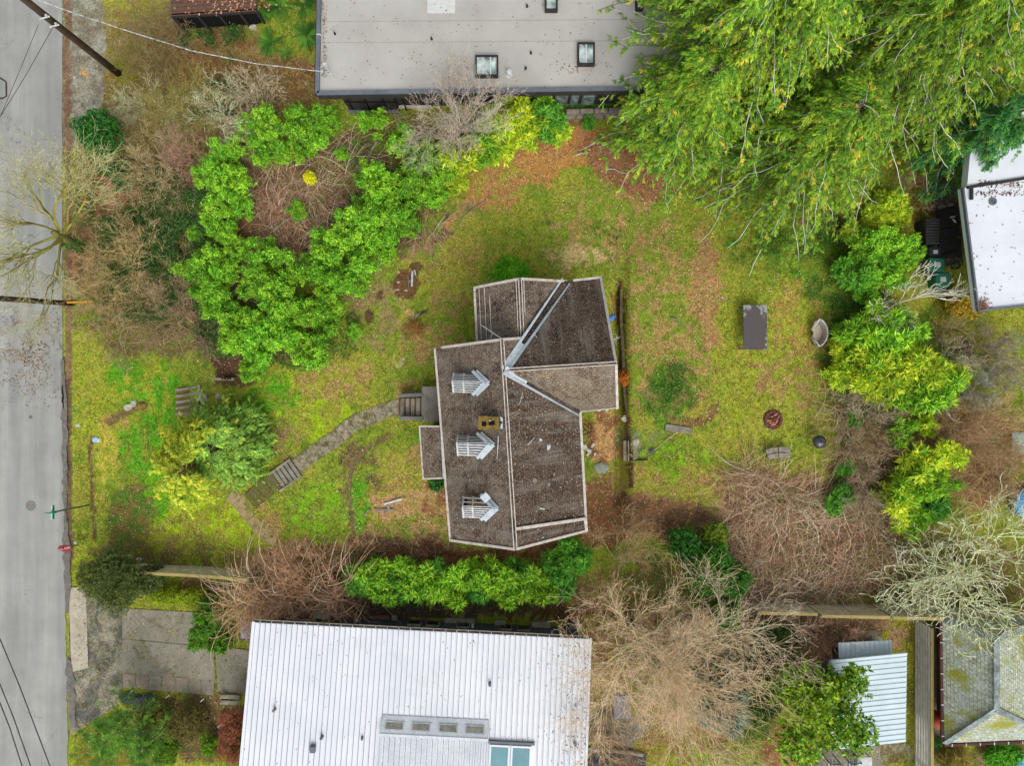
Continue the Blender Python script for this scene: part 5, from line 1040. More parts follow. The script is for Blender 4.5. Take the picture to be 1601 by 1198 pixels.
tangle('dry_bank', 2600, [(280, 60, 110, 50), (430, 130, 80, 40), (230, 110, 60, 30), (390, 110, 90, 30)], [S(170, 140, 84), S(140, 112, 66), S(130, 122, 60), S(180, 150, 100)], 'short dry brown stems on the bank under the overhead wire', 504, ln=(.25, .8), hgt=(.15, .4))
tangle('eastern_scrub', 2800, [(1380, 700, 70, 60), (1500, 690, 90, 60), (1520, 760, 60, 40), (1380, 820, 70, 60), (1470, 880, 110, 50), (1300, 640, 40, 40), (1400, 640, 40, 30)], TN+[S(190, 150, 110)], 'tan and brown scrub along the eastern edge of the yard', 505, ln=(.4, 1.6))
tangle('fence_scrub', 1500, [(440, 925, 90, 30), (600, 870, 90, 16), (540, 880, 80, 18), (900, 940, 60, 20), (1000, 1000, 100, 60)], [S(190, 154, 124), S(150, 120, 90), S(120, 96, 74)], 'brown leafless undergrowth below the old house', 506, ln=(.4, 1.4))
def ivy(name, n, areas, cols, label, seed, sz=(.06, .12), zz=.3):
    rng = np.random.RandomState(seed); x, y = blob(rng, areas)(n); k = fbm(x*1.6, y*1.6, seed) > .5; x = x[k]; y = y[k]; n = len(x)
    p = np.stack([x, y, ground_z(x, y)+rng.uniform(.03, zz, n)], 1); d = rng.randn(n, 3); d[:, 2] *= .3
    V, F = leafquads(p, d, unit(rng, n)*.5+np.array([0, 0, 1]), rng.uniform(*sz, n), rng.uniform(*sz, n)*.7, .15); tag(link(name, fast(name, V, F, pick(rng, n, cols)*rng.uniform(.7, 1.2, (n, 1))), LEAF), label, 'ground cover', kind='stuff')
ivy('bank_ivy', 44000, [(230, 320, 90, 70), (310, 340, 50, 60), (210, 440, 100, 60), (290, 450, 50, 60), (190, 380, 80, 50), (350, 520, 60, 40), (320, 150, 60, 30), (320, 50, 60, 20), (160, 310, 40, 40)], [S(60, 110, 40), S(38, 84, 34), S(96, 124, 60)], 'dark ivy over the roadside bank', 511, zz=.8)
ivy('eastern_ground_cover', 26000, [(1300, 420, 80, 60), (1350, 560, 60, 110), (1200, 390, 70, 30), (1330, 760, 40, 50), (1300, 350, 60, 30), (1050, 610, 40, 40), (1460, 540, 40, 60)], [S(74, 128, 40), S(50, 100, 36), S(120, 150, 46)], 'leafy green ground cover along the eastern edge of the lawn', 512, (.05, .1))
ivy('brush_greens', 9000, [(1250, 850, 140, 90), (1420, 880, 120, 50), (1400, 690, 90, 60)], [S(90, 130, 50), S(120, 140, 60), S(70, 104, 44)], 'sparse green weeds growing through the brush pile', 514, (.04, .09), .6)
ivy('undergrowth', 20000, [(640, 910, 110, 40), (800, 920, 100, 30), (1050, 920, 90, 60), (1080, 1050, 100, 60), (540, 880, 60, 20), (470, 520, 100, 60), (560, 340, 80, 60), (620, 250, 80, 40)], [S(66, 120, 40), S(44, 90, 34), S(110, 130, 50)], 'green undergrowth below the shrubs and leafless trees', 513)
# ================================================================ NEIGHBOURING BUILDINGS
# --- grey flat-roofed house along the top
MEMB = rough_mat('roof_membrane', S(174, 172, 166), S(160, 158, 152), .5, S(166, 154, 138), .2, 25, .8, .004)
GREYT = rough_mat('grey_metal_trim', S(104, 112, 120), S(88, 96, 104), 2, None, fine=20, rough=.5)
hz = 3.2
gh = empty('grey_roof_house', P(800, 60, 0), 'long house with grey flat roof and dark panelled wall at the top', 'house')
A, B, C_, D = P(503, -160, hz), P(497, 147, hz), P(1160, 137, hz), P(1150, -160, hz)
m = MB(); m.prism([B, C_, D, A], .25); rf2 = m.build('roof', MEMB, gh)
for a_, b_ in ((A, B), (B, C_)):
    d = (b_-a_).normalized(); m = MB(); m.beam(a_+Vector((0, 0, .03)), b_+Vector((0, 0, .03)), .17, .22); m.build('roof_edge', GREYT, rf2)
    m = MB(); s = Vector((-d.y, d.x, 0))*.1; m.beam(a_-s+Vector((0, 0, -.06)), b_-s+Vector((0, 0, -.06)), .06, .3); m.build('gutter', DARKW, rf2)
e = P(500, 56, hz); m = MB(); m.box(e+Vector((0, 0, .1)), (.19, .05, .12)); m.build('edge_joint', TRIM, rf2)
for v in (32, 65): m = MB(); a_, b_ = P(510, v+1.5, hz+.004), P(1000, v-2, hz+.004); m.beam(a_, b_, .02, .012); m.build('membrane_seam', rough_mat('seam_%d' % v, S(150, 142, 128), S(170, 162, 152), 3), rf2)
m = MB(); c = P(690, 6, hz+.01); m.box(c, (1.18, .75, .02)); m.build('patch', rough_mat('pale_patch', S(204, 206, 204), S(190, 192, 190), 5), rf2)
wb = P(546, 172, 0); yb = wb.y
m = MB(); m.prism([(wb.x, yb, 3.05), (P(623, 172, 0).x, yb, 3.05), (P(623, 172, 0).x, yb+.6, 3.05), (wb.x, yb+.6, 3.05)], 3.3); wl = m.build('wall', DARKW, gh)
m = MB(); m.prism([(P(623, 172, 0).x, yb+.22, 3.0), (13.0, yb+.22, 3.0), (13.0, yb+.9, 3.0), (P(623, 172, 0).x, yb+.9, 3.0)], 3.3); m.build('wall', DARKW, gh)
m = MB(); m.prism([(wb.x, yb+.6, 3.05), (wb.x+.3, yb+.6, 3.05), (wb.x+.3, yb+7, 3.05), (wb.x, yb+7, 3.05)], 3.3); m.build('wall', DARKW, gh)
for u in (553, 579, 606, 636): m = MB(); m.box((P(u, 170, 0).x, yb-.02, 1.5), (.05, .04, 3)); m.build('panel_seam', CHAR, wl)
m = MB(); m.box((P(585, 172, 0).x, yb-.03, 1.0), (P(623, 172, 0).x-wb.x, .04, .05)); m.build('panel_seam', CHAR, wl)
m = MB(); m.box(((wb.x+P(623, 172, 0).x)/2, yb-.1, .05), (P(623, 172, 0).x-wb.x, .14, .14)); m.build('base_sill', GREYT, wl)
m = MB(); m.box((P(650, 166, 0).x, yb+.1, .15), (1.5, .1, .12)); m.build('base_sill', TRIM, wl)
m = MB(); m.box((P(603, 171, 0).x, yb-.1, .4), (.2, .14, .24)); m.build('wall_lamp', GREYT, wl)
for u0, u1 in ((866, 888), (890, 905), (908, 930)):
    m = MB(); xx = (P(u0, 160, .6).x, P(u1, 160, .6).x); m.box(((xx[0]+xx[1])/2, yb+.2, .85), (xx[1]-xx[0]-.06, .08, 1.3)); f = m.build('window', GREYT, gh)
    m = MB(); m.box(((xx[0]+xx[1])/2, yb+.17, .85), (xx[1]-xx[0]-.2, .06, 1.15)); m.build('pane', rough_mat('pane_reflection_%d' % u0, S(150, 160, 156), S(70, 90, 90), 3, None, rough=.1, bd=0), f)
SKYG = rough_mat('skylight_glass', S(206, 222, 216), S(84, 106, 104), 2.2, S(226, 232, 220), .3, 3, .06, 0)
def skylight(u0, v0, u1, v1, lab, mull=1):
    c0, c1 = P(u0, v0, hz+.2), P(u1, v1, hz+.2); cx, cy = (c0.x+c1.x)/2, (c0.y+c1.y)/2; W_, D_ = c1.x-c0.x, c0.y-c1.y
    t = empty('skylight', (cx, cy, hz), lab, 'skylight')
    for sx2, sy2, w2, d2 in ((0, D_/2-.035, W_, .07), (0, -D_/2+.035, W_, .07), (-W_/2+.035, 0, .07, D_-.14), (W_/2-.035, 0, .07, D_-.14)):
        m = MB(); m.box((cx+sx2, cy+sy2, hz+.12), (w2, d2, .24)); m.build('frame', DARKW, t)
    m = MB(); m.box((cx, cy, hz+.16), (W_-.14, D_-.14, .03)); m.build('pane', SKYG, t)
    for k in range(mull):
        m = MB(); m.box((cx+(k+1-(mull+1)/2)*W_/(mull+1), cy, hz+.19), (.06, D_-.15, .03)); m.build('glazing_bar', RAIL, t)
skylight(743, 86, 779, 119, 'wide skylight with dark frame right of the grey leafless tree', 2)
skylight(903, 66, 930, 101, 'skylight beside the conifer boughs on the grey flat roof'); skylight(852, -26, 872, 16, 'skylight cut by the top edge of the picture', 0); skylight(994, -26, 1006, 14, 'narrow skylight among the conifer tips at the top edge', 0)
def vent(u, v, z, r, h, lab, mt, name='roof_vent', group=None, cap=True):
    c = P(u, v, z); t = MB(); t.lathe(c, [(r*1.5, 0), (r*1.5, .02), (r, .03), (r, h)] + ([(r*1.35, h), (r*1.3, h+.05), (r*.3, h+.08)] if cap else [(r*.7, h), (r*.7, h-.03)]), 16)
    o = t.build(name, mt, smooth=False); origin_to(o, c); tag(o, lab, 'vent', group)
vent(796, 117, hz, .085, .28, 'white round vent pipe right of the wide skylight', RAIL); vent(524, 53, hz, .03, .15, 'tiny dark vent pipe near the left edge of the grey roof', CHAR, cap=False)
for u, v, lab in ((830, 83, 'dark pipe vent on the grey roof, upper of the pair left of the tall skylight'), (822, 107, 'dark pipe vent on the grey roof, lower of the pair left of the tall skylight'), (824, 10, 'short grey pipe vent near the top edge of the grey roof'), (675, 61, 'small brown vent at the seam of the grey roof')): vent(u, v, hz, .035, .16, lab, DARKW, cap=False)
m = MB(); c = P(515, 113, hz); m.tube([c, c+Vector((0, 0, .7))], .025, 8); m.box(c+Vector((0, .02, .7)), (.16, .1, .1)); m.tube([c+Vector((.02, 0, .5)), c+Vector((.22, -.28, 0))], .014, 6); m.tube([c+Vector((-.02, 0, .55)), c+Vector((-.25, .02, .45))], .012, 6)
o = m.build('service_mast', RAIL); origin_to(o, c); tag(o, 'white wire mast with a brace at the left corner of the grey roof', 'mast')
rng = np.random.RandomState(21); n = 420; q = np.array([P(rng.uniform(506, 960), rng.uniform(0, 138), hz+.02) for _ in range(n//2)]+[P(rng.uniform(503, 510), rng.uniform(0, 120), hz+.02) for _ in range(n//4)]+[P(rng.normal(905, 18), rng.normal(107, 6), hz+.02) for _ in range(n//8)]+[P(rng.normal(720, 30), rng.uniform(90, 135), hz+.02) for _ in range(n-n//2-n//4-n//8)])
d = rng.randn(n, 3); d[:, 2] = 0; V, F = leafquads(q, d, np.tile([0, 0, 1.], (n, 1)), rng.uniform(.04, .12, n), rng.uniform(.02, .05, n)); tag(link('roof_leaves', fast('roof_leaves', V, F, pick(rng, n, [S(140, 96, 70), S(170, 120, 90), S(96, 80, 60), S(110, 110, 60)])), DRY), 'brown leaves and twigs on the grey flat roof', 'leaf litter', kind='stuff')
# stone garden wall below its windows
gw = empty('stone_garden_wall', G(920, 182), 'short weathered stone garden wall in two courses beside the conifer', 'wall')
for k, (v, z) in enumerate(((183, .3), (177, .55))):
    for j in range(4):
        c = G(889+j*22+k*6, v-j*.8, z/2); m = MB(); m.box(c, (.62, .22, z), R(2)); m.build('stone', DRYW, gw, bevel=.04)
# --- white standing-seam house along the bottom
WMET = rough_mat('white_metal_roof', S(224, 227, 232), S(212, 217, 223), .5, S(196, 202, 206), .28, 14, .45, .001, 0, .4)
SEAM = rough_mat('dirty_seam', S(150, 154, 158), S(112, 116, 120), 6, None, fine=20)
z0 = 2.5; NW, NE = P(398, 974, z0), P(922, 1000, z0); ev = (NE-NW).normalized(); sv = Vector((ev.y, -ev.x, 0)); LN = 13.0; sl_ = .115
wh = empty('white_roof_house', P(650, 1150, 0), 'house with white standing seam metal roof and dark north wall', 'house')
def wr(s, t, dz=0): return NW+ev*s+sv*t+Vector((0, 0, t*sl_+dz))
Wt = (NE-NW).length
m = MB(); m.prism([wr(0, 0), wr(Wt, 0), wr(Wt, LN), wr(0, LN)], .1); wroof = m.build('roof', WMET, wh)
mon = (wr(0, 0)-P(597, 1117, z0)).length
def wrp(u, v, dz=0):
    z = z0
    for _ in range(10):
        p = P(u, v, z+dz); t = (p-NW).dot(sv); z = z0+t*sl_
    return (p-NW).dot(ev), t
ms0, mt0 = wrp(599, 1118); ms1, _ = wrp(764, 1124); ks0, kt0 = wrp(765, 1163); ks1, _ = wrp(832, 1167)
nr = 63; m = MB(); seam = MB()
for k in range(nr+1):
    s = Wt*k/nr; tend = LN
    if ms0+.05 < s < ms1-.02: tend = mt0+.02
    elif ks0-.05 < s < ks1+.05: tend = kt0-.12
    m.beam(wr(s, .03, .02), wr(s, tend, .02), .028, .05)
    if tend < LN-1 and ks0-.05 < s < ks1+.05: m.beam(wr(s, kt0+2.3, .02), wr(s, LN, .02), .028, .05)
    seam.beam(wr(s+.028, .03, .002), wr(s+.028, tend, .002), .02, .008)
o = m.build('standing_seams', WMET, wroof); o = seam.build('seam_grime', SEAM, wroof)
m = MB(); m.beam(wr(-.02, -.06, -.02), wr(Wt+.02, -.06, -.02), .1, .1); m.build('gutter', DARKW, wroof)
m = MB(); m.beam(wr(-.02, -.125, .01), wr(Wt+.02, -.125, .01), .025, .05); m.build('gutter_lip', CONC2, wroof)
for k in range(29): m = MB(); m.beam(wr(.25+k*.5, -.12, .04), wr(.25+k*.5, .02, .05), .02, .02); m.build('gutter_bracket', RAIL, wroof)
m = MB(); m.beam(wr(-.03, -.05, .02), wr(-.03, LN, .02), .12, .1); m.build('verge_trim', WMET, wroof); m = MB(); m.beam(wr(Wt+.03, -.05, .02), wr(Wt+.03, LN, .02), .1, .1); m.build('verge_trim', WMET, wroof)
# monitor with four slanted windows
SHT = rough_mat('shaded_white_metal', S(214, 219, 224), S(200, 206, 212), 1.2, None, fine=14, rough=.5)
md = .62; face = [wr(ms0, mt0, .05), wr(ms1, mt0, .05), wr(ms1+.04, mt0+md, .34), wr(ms0-.06, mt0+md, .34)]
m = MB(); m.prism(face, .04); m.prism([wr(ms0-.06, mt0+md-.02, .36), wr(ms1+.04, mt0+md-.02, .36), wr(ms1+.04, mt0+md+.1, .36), wr(ms0-.06, mt0+md+.1, .36)], .06)
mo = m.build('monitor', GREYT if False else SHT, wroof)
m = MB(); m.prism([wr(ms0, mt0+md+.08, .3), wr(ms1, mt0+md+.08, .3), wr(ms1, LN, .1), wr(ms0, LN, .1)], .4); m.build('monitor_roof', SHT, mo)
m = MB()
for k in range(20):
    s = ms0+.12+(ms1-ms0-.2)*k/19; m.beam(wr(s, mt0+md+.1, .325), wr(s, LN, .125), .07, .09)
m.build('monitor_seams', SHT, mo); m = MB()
for k in range(20):
    s = ms0+.155+(ms1-ms0-.2)*k/19; m.beam(wr(s, mt0+md+.1, .306), wr(s, LN, .106), .04, .012)
m.build('seam_grime', SEAM, mo)
for k in range(4):
    f0 = (k+.14)/4; f1 = (k+.86)/4
    def q(f, g, dz): a_ = face[0].lerp(face[1], f); b_ = face[3].lerp(face[2], f); return a_.lerp(b_, g)+Vector((0, 0, dz))
    m = MB(); m.prism([q(f0, .28, .035), q(f1, .28, .035), q(f1, .76, .035), q(f0, .76, .035)], .03); w_ = m.build('window', RAIL, mo)
    m = MB(); m.prism([q(f0+.012, .36, .05), q(f1-.012, .36, .05), q(f1-.012, .68, .05), q(f0+.012, .68, .05)], .02); m.build('pane', rough_mat('monitor_pane_%d' % k, S(150, 150, 138), S(116, 118, 110), 4, None, rough=.15, bd=0), w_)
# twin teal skylights
TEAL = rough_mat('teal_glass', S(112, 158, 166), S(96, 140, 150), .8, None, fine=8, rough=.08, bd=0, spec=.5)
m = MB(); m.beam(wr(ks0-.05, kt0-.1, .07), wr(ks1+.1, kt0-.1, .07), .1, .1); m.build('skylight_kerb', GREYT, wroof)
for k in range(2):
    a_, b_ = ks0+.02+(ks1-ks0)*k/2, ks0+(ks1-ks0)*(k+1)/2-.02
    m = MB(); m.prism([wr(a_, kt0, .12), wr(b_, kt0, .12), wr(b_, kt0+2.2, .12), wr(a_, kt0+2.2, .12)], .14); w_ = m.build('skylight', WMET, wroof)
    m = MB(); m.prism([wr(a_+.08, kt0+.09, .135), wr(b_-.08, kt0+.09, .135), wr(b_-.08, kt0+2.1, .135), wr(a_+.08, kt0+2.1, .135)], .02); m.build('pane', TEAL, w_)
for u, v, lab in ((430, 1109, 'leftmost small pipe vent on the white metal roof'), (504, 1152, 'small pipe vent between the square hatch and the monitor'), (567, 1154, 'dark mouthed pipe vent left of the monitor'), (766, 1069, 'pipe vent highest on the white roof, above the monitor'), (899, 1162, 'pipe vent near the right edge of the white roof')):
    s, t = wrp(u, v, .1); c = wr(s, t); vent(u, v, c.z, .05, .16, lab, GREYT if u != 430 else CONC, cap=(u != 567))
s, t = wrp(489, 1172, .1); c = wr(s, t, .08); m = MB(); m.box(c, (.22, .3, .16), R(-3)); m.box(c+Vector((0, .06, .09)), (.26, .14, .04), R(-3)); o = m.build('roof_hatch', GREYT, bevel=.01); origin_to(o, c); tag(o, 'small square grey vent box on the white metal roof', 'vent')
# its north wall and area below
w0 = wr(.25, .42, 0); w1 = wr(Wt-.3, .42, 0)
DKB = rough_mat('blue_black_cladding', S(92, 100, 112), S(76, 84, 96), 1.5, None, fine=20, rough=.6)
m = MB(); a_, b_ = Vector((w0.x, w0.y, 2.35)), Vector((w1.x, w1.y, 2.35)); s2 = sv*11.5
m.prism([a_, b_, b_+s2, a_+s2], 2.7); wwall = m.build('wall', DKB, wh)
for f in (.46, .52, .62, .76, .82):
    c = a_.lerp(b_, f)-sv*.03; c.z = .55; m = MB(); m.box(c, (.62, .08, .5), R(-2.9)); w_ = m.build('window', CONC2, wh); m = MB(); m.box(c-sv*.02, (.5, .08, .38), R(-2.9)); m.build('pane', GLASS, w_)
for u, v in ((558, 970), (739, 979), (863, 990)): c = P(u, v, 1.0); m = MB(); m.box(c, (.1, .16, .12)); m.build('wall_lamp', RAIL, wh)
for u, wd in ((617, .25), (712, 1.0), (736, .4), (782, .5), (846, .9), (900, .6)):
    c = P(u, 966+(u-600)*.045, .1); m = MB(); m.box((c.x, c.y, .05), (wd, .28, .34), R(-2.9)); o = m.build('window_well', CONC2, bevel=.01); origin_to(o, (c.x, c.y, 0)); tag(o, 'pale concrete kerb of a basement window against the dark wall, %s' % {617: 'leftmost', 712: 'widest', 736: 'right after the widest', 782: 'near the middle', 846: 'long right one', 900: 'rightmost'}[u], 'kerb')
for u, wd, lab in ((548, .95, 'left red brick edging strip below the dark wall of the white roofed house'), (594, 1.1, 'right red brick edging strip below the dark wall of the white roofed house'), (470, .9, 'red brick edging strip left of the beige heat pump')):
    c = P(u, 962+(u-540)*.05, 0); m = MB()
    for j in range(int(wd/.11)): m.box((c.x-wd/2+j*.11, c.y-.004*j, .1), (.1, .26, .16))
    o = m.build('brick_edging', rough_mat('red_brick_%d' % u, S(146, 108, 94), S(110, 80, 70), 9)); origin_to(o, (c.x, c.y, 0)); tag(o, lab, 'edging')
ac = empty('heat_pump', P(501, 966, 0), 'beige boxy heat pump unit between the dark wall and the brown shrubs', 'heat pump'); c = P(502, 963, .8)
m = MB(); m.box((c.x, c.y, .42), (.72, .36, .76), R(-2.5)); body = m.build('casing', rough_mat('beige_metal', S(188, 182, 158), S(174, 168, 146), 2, None, fine=20, rough=.5), ac, bevel=.02)
m = MB(); m.lathe((c.x-.1, c.y+.2, .3), [(.001, 0), (.14, 0), (.14, .02)], 16); 
m2 = MB()
for j in range(6): m2.box((c.x, c.y+.185, .2+j*.09), (.55, .02, .02), R(-2.5))
m2.build('grille', GREYT, ac)
m = MB(); c = P(640, 950, 0); m.box((c.x, c.y, -.05), (9.5, .9, .1), R(-2.5)); o = m.build('soil_strip', rough_mat('bare_soil', S(92, 80, 64), S(74, 62, 50), 3, S(90, 96, 50), .2)); tag(o, kind='structure')
m = MB(); c = P(380, 993, .5); m.box((c.x, c.y, -.35), (.62, .8, .7), R(-3)); bx_ = m.build('storage_box', rough_mat('blue_grey_lid', S(150, 160, 184), S(134, 144, 170), 2, None, rough=.4), bevel=.04)
m = MB(); m.box((c.x, c.y-.42, -.2), (.64, .05, .3), R(-3)); m.build('box_rim', DARKW, bx_, world=False); origin_to(bx_, (c.x, c.y, -.7)); bx_.children[0].location = (-c.x, -c.y, .7)
tag(bx_, 'blue grey storage box at the upper left corner of the white metal roof', 'storage box')

# --- white shed with ribbed roof
SHR = rough_mat('shed_white_metal', S(206, 222, 228), S(190, 208, 212), 1, S(196, 208, 190), .2, 20, .5, .001)
sh = empty('white_shed', P(1357, 1095, 0), 'shed with pale ribbed metal roof, partly under the glossy green tree', 'shed')
zq = 1.8; q = [P(1297, 1036, zq), P(1418, 1024, zq), P(1416, 1161, zq+.25), P(1300, 1174, zq+.25)]
m = MB(); m.prism([q[3], q[2], q[1], q[0]], .08); r_ = m.build('roof', SHR, sh); m = MB()
for k in range(17):
    f = (k+.5)/17; m.beam(q[0].lerp(q[3], f)+Vector((0, 0, .01)), q[1].lerp(q[2], f)+Vector((0, 0, .01)), .03, .04)
m.build('roof_ribs', SHR, r_); m = MB()
for k in range(17):
    f = (k+.56)/17; m.beam(q[0].lerp(q[3], f)+Vector((0, 0, .002)), q[1].lerp(q[2], f)+Vector((0, 0, .002)), .016, .008)
m.build('rib_grime', SEAM, r_)
m = MB(); ctr = (q[0]+q[2])/2; w4 = [ctr+(p_-ctr)*.78 for p_ in q]; m.prism([Vector((p_.x, p_.y, zq-.06)) for p_ in w4], zq+.1); m.build('wall', DKB, sh)
m = MB(); m.beam(q[0]+Vector((0, .05, 0)), q[1]+Vector((0, .05, 0)), .06, .1); m.build('gutter', SHR, r_)
q = [P(1311, 1006, 1.2), P(1394, 1002, 1.2), P(1395, 1024, 1.3), P(1312, 1030, 1.3)]; m = MB(); m.prism([q[3], q[2], q[1], q[0]], .06); r2 = m.build('lean_to_roof', SHR, sh)
for k in range(11): f = (k+.5)/11; m = MB(); m.beam(q[0].lerp(q[1], f)+Vector((0, 0, .01)), q[3].lerp(q[2], f)+Vector((0, 0, .01)), .025, .03); m.build('rib', SHR, r2)
m = MB(); m.prism([Vector((p_.x, p_.y-.0, 1.15)) for p_ in [q[0]+Vector((.3, -.35, 0)), q[1]+Vector((-.3, -.35, 0)), q[2]+Vector((-.3, -.3, 0)), q[3]+Vector((.3, -.3, 0))]], 1.2); m.build('lean_to_wall', DKB, sh)
tag(sheet('concrete_pad', [(1295, 988), (1368, 986), (1386, 1008), (1300, 1012)], CONC, .02, 4), kind='structure')
# --- tiled hip roof, bottom right
TILE = shingle_mat('grey_green_tile', S(164, 170, 146), S(190, 194, 172), S(172, 184, 178), .2, .15, S(138, 140, 30), lit=.68)
TILE2 = shingle_mat('pale_hip_tile', S(176, 188, 186), S(156, 172, 174), S(164, 176, 176), .2, .2, lit=.7)
th = empty('tiled_house', P(1560, 1080, 0), 'house with mossy grey green tiled hip roof in the bottom right corner', 'house')
ze = 1.7; zr_ = 3.4; a0, a1, a2, a3 = P(1473, 968, ze), P(1476, 1163, ze), P(1652, 1156, ze), P(1648, 962, ze); r0, r1 = P(1557, 1000, zr_), P(1557, 1110, zr_)
ns2 = (a1-a0).normalized(); ew2 = (a2-a1).normalized()
for pts, ee in (([a0, a1, r1, r0], ns2), ([a1, a2, r1], ew2), ([a2, a3, r0, r1], ns2), ([a3, a0, r0], ew2)):
    m = MB(); add_roof(m, pts, ee); o = m.build('roof', TILE, th)
for x_, y_ in ((a1, r1), (a2, r1), (r0, r1), (a0, r0), (a3, r0)):
    m = MB(); m.beam(x_+up*.8, y_+up*.8, .24, .05); m.build('hip_tiles', TILE2, o)
RG = rough_mat('brown_gutter', S(92, 56, 50), S(70, 44, 40), 2)
for x_, y_ in ((a0, a1), (a1, a2)):
    d = (y_-x_).normalized(); s = Vector((d.y, -d.x, 0))*.08; m = MB(); m.beam(x_+s, y_+s, .1, .1); g_ = m.build('gutter', RG, o)
    for k in range(8): c = x_.lerp(y_, (k+.5)/8)+s+Vector((0, 0, .06)); m = MB(); m.box(c, (.12 if x_ is a0 else .04, .04 if x_ is a0 else .12, .03)); m.build('bracket', RAIL, g_)
cc_ = (a0+a2)/2; m = MB(); m.prism([Vector((cc_.x+(p_.x-cc_.x)*.7, cc_.y+(p_.y-cc_.y)*.8, ze-.1)) for p_ in (a0, a1, a2, a3)], ze+.1); m.build('wall', rough_mat('brown_wall', S(112, 70, 60), S(94, 60, 52), 2), th)
# --- white flat roofed house on the right
WM2 = rough_mat('pale_membrane', S(214, 220, 226), S(202, 208, 214), .5, S(190, 192, 190), .15, 18, .7, .003)
nh = empty('pale_flat_house', P(1570, 380, 0), 'house with white flat roof in two levels at the right edge', 'house'); z1 = 3.2
q = [P(1504, 294, z1), P(1528, 486, z1), P(1700, 468, z1), P(1690, 268, z1)]; m = MB(); m.prism([q[1], q[2], q[3], q[0]], .3); r_ = m.build('roof', WM2, nh)
m = MB(); m.beam(q[0]+Vector((0, 0, .03)), q[1]+Vector((0, 0, .03)), .07, .16); m.build('roof_edge', GREYT, r_); m = MB(); m.beam(q[1]+Vector((0, 0, .03)), q[2]+Vector((0, 0, .03)), .07, .16); m.build('roof_edge', GREYT, r_)
z2 = 3.45; q2 = [P(1512, 292, z2), P(1524, 165, z2), P(1720, 150, z2), P(1700, 262, z2)]; m = MB(); m.prism([q2[0], q2[3], q2[2], q2[1]], .4); r2 = m.build('upper_roof', WM2, nh)
m = MB(); m.beam(q2[0]+Vector((0, -.03, .02)), q2[3]+Vector((0, -.03, .02)), .1, .14); m.build('roof_edge', DARKW, r2); m = MB(); a_ = P(1519, 294, z1+.1); m.beam(a_, P(1519, 312, z1+.1), .1, .1); m.build('downpipe', DARKW, r_)
xb = P(1497, 325, 0); xb2 = P(1512, 480, 0); GS2 = rough_mat('mossy_siding', S(150, 150, 110), S(128, 134, 84), 2, None, fine=8)
m = MB(); m.prism([(xb.x, xb.y, 3), (xb2.x, xb2.y, 3), (xb2.x+5, xb2.y+.5, 3), (xb.x+5, xb.y+.5, 3)], 3.2); wl_ = m.build('wall', GS2, nh)
for k in range(7): m = MB(); z = .2+k*.22; m.beam(Vector((xb.x-.02, xb.y, z)), Vector((xb2.x-.02, xb2.y, z)), .03, .03); m.build('siding_board', CONC2, wl_)
for u, v, r_2, lab in ((1552, 315, .16, 'round ring shaped drain on the white flat roof'),):
    c = P(u, v, z1+.02); m = MB(); m.lathe(c, [(r_2, 0), (r_2, .04), (r_2*.6, .05), (r_2*.55, .01), (r_2*.3, .01), (r_2*.28, .05)], 20); o = m.build('roof_drain', GREYT); origin_to(o, c); tag(o, lab, 'drain')
rng = np.random.RandomState(22); n = 455; q_ = [P(rng.normal(1536, 5), rng.normal(477, 5), z1+.03+rng.rand()*.06) for _ in range(170)]+[P(rng.uniform(1530, 1601), 292-(rng.uniform(0, 1))*9, z2+.03) for _ in range(150)]+[P(rng.uniform(1525, 1601), rng.uniform(298, 306), z1+.02) for _ in range(90)]+[P(rng.uniform(1512, 1601), rng.uniform(310, 470), z1+.02) for _ in range(45)]
d = rng.randn(n, 3); d[:, 2] = 0; V, F = leafquads(np.array(q_), d, np.tile([0, 0, 1.], (n, 1)), rng.uniform(.05, .12, n), rng.uniform(.03, .06, n)); tag(link('roof_debris', fast('roof_debris', V, F, pick(rng, n, [S(150, 96, 70), S(120, 80, 60), S(84, 74, 66)])), DRY), 'brown leaves gathered on the white flat roof at the right', 'leaf litter', kind='stuff')
# gravel court, dark deck
tag(sheet('gravel_court', [(1462, 278), (1500, 292), (1498, 325), (1458, 332)], rough_mat('dark_gravel', S(98, 92, 86), S(70, 66, 62), 8, S(110, 116, 60), .2, 40), .03, 6), kind='structure')
for u, v, r_2, lab in ((1472, 325, .2, 'left round stepping stone'), (1486, 322, .17, 'right round stepping stone')):
    c = G(u, v, .05); m = MB(); m.lathe(c, [(r_2, 0), (r_2, .04), (r_2*.9, .06)], 12, 1, .8); o = m.build('stepping_stone', CONC); origin_to(o, c); tag(o, lab+' in the dark gravel court by the conifer', 'stepping stone')
dk = empty('dark_deck', P(1482, 400, 0), 'dark timber deck beside the wall of the white flat roofed house', 'deck')
for k in range(9):
    a_, b_ = P(1466+k*.3, 336+k*15.6, .34), P(1497+k*1.7, 327+k*17.3, .34); m = MB(); m.beam(a_, b_, .44, .06); m.build('plank', DARKW, dk)
for v0, v1 in ((334, 326), (402, 394)): m = MB(); m.beam(P(1463, v0, .42), P(1498, v1, .42), .06, .08); m.build('joint_rail', DRYW if False else DARKW, dk)
wb_ = empty('bin_store', P(1457, 362, 0), 'black slatted storage chest beside the dark deck', 'storage chest')
c = P(1457, 362, .9); m = MB(); m.box((c.x, c.y, .45), (.58, 1.2, .86), R(2)); m.build('chest', DARKW, wb_, bevel=.02)
for k in range(9): m = MB(); m.box((c.x+.02, c.y-.52+k*.13, .92), (.6, .1, .05), R(2)); m.build('lid_slat', rough_mat('charcoal_slat', S(70, 68, 70), S(56, 54, 56), 4) if k == 0 else bpy.data.materials['charcoal_slat'], wb_, bevel=.01)
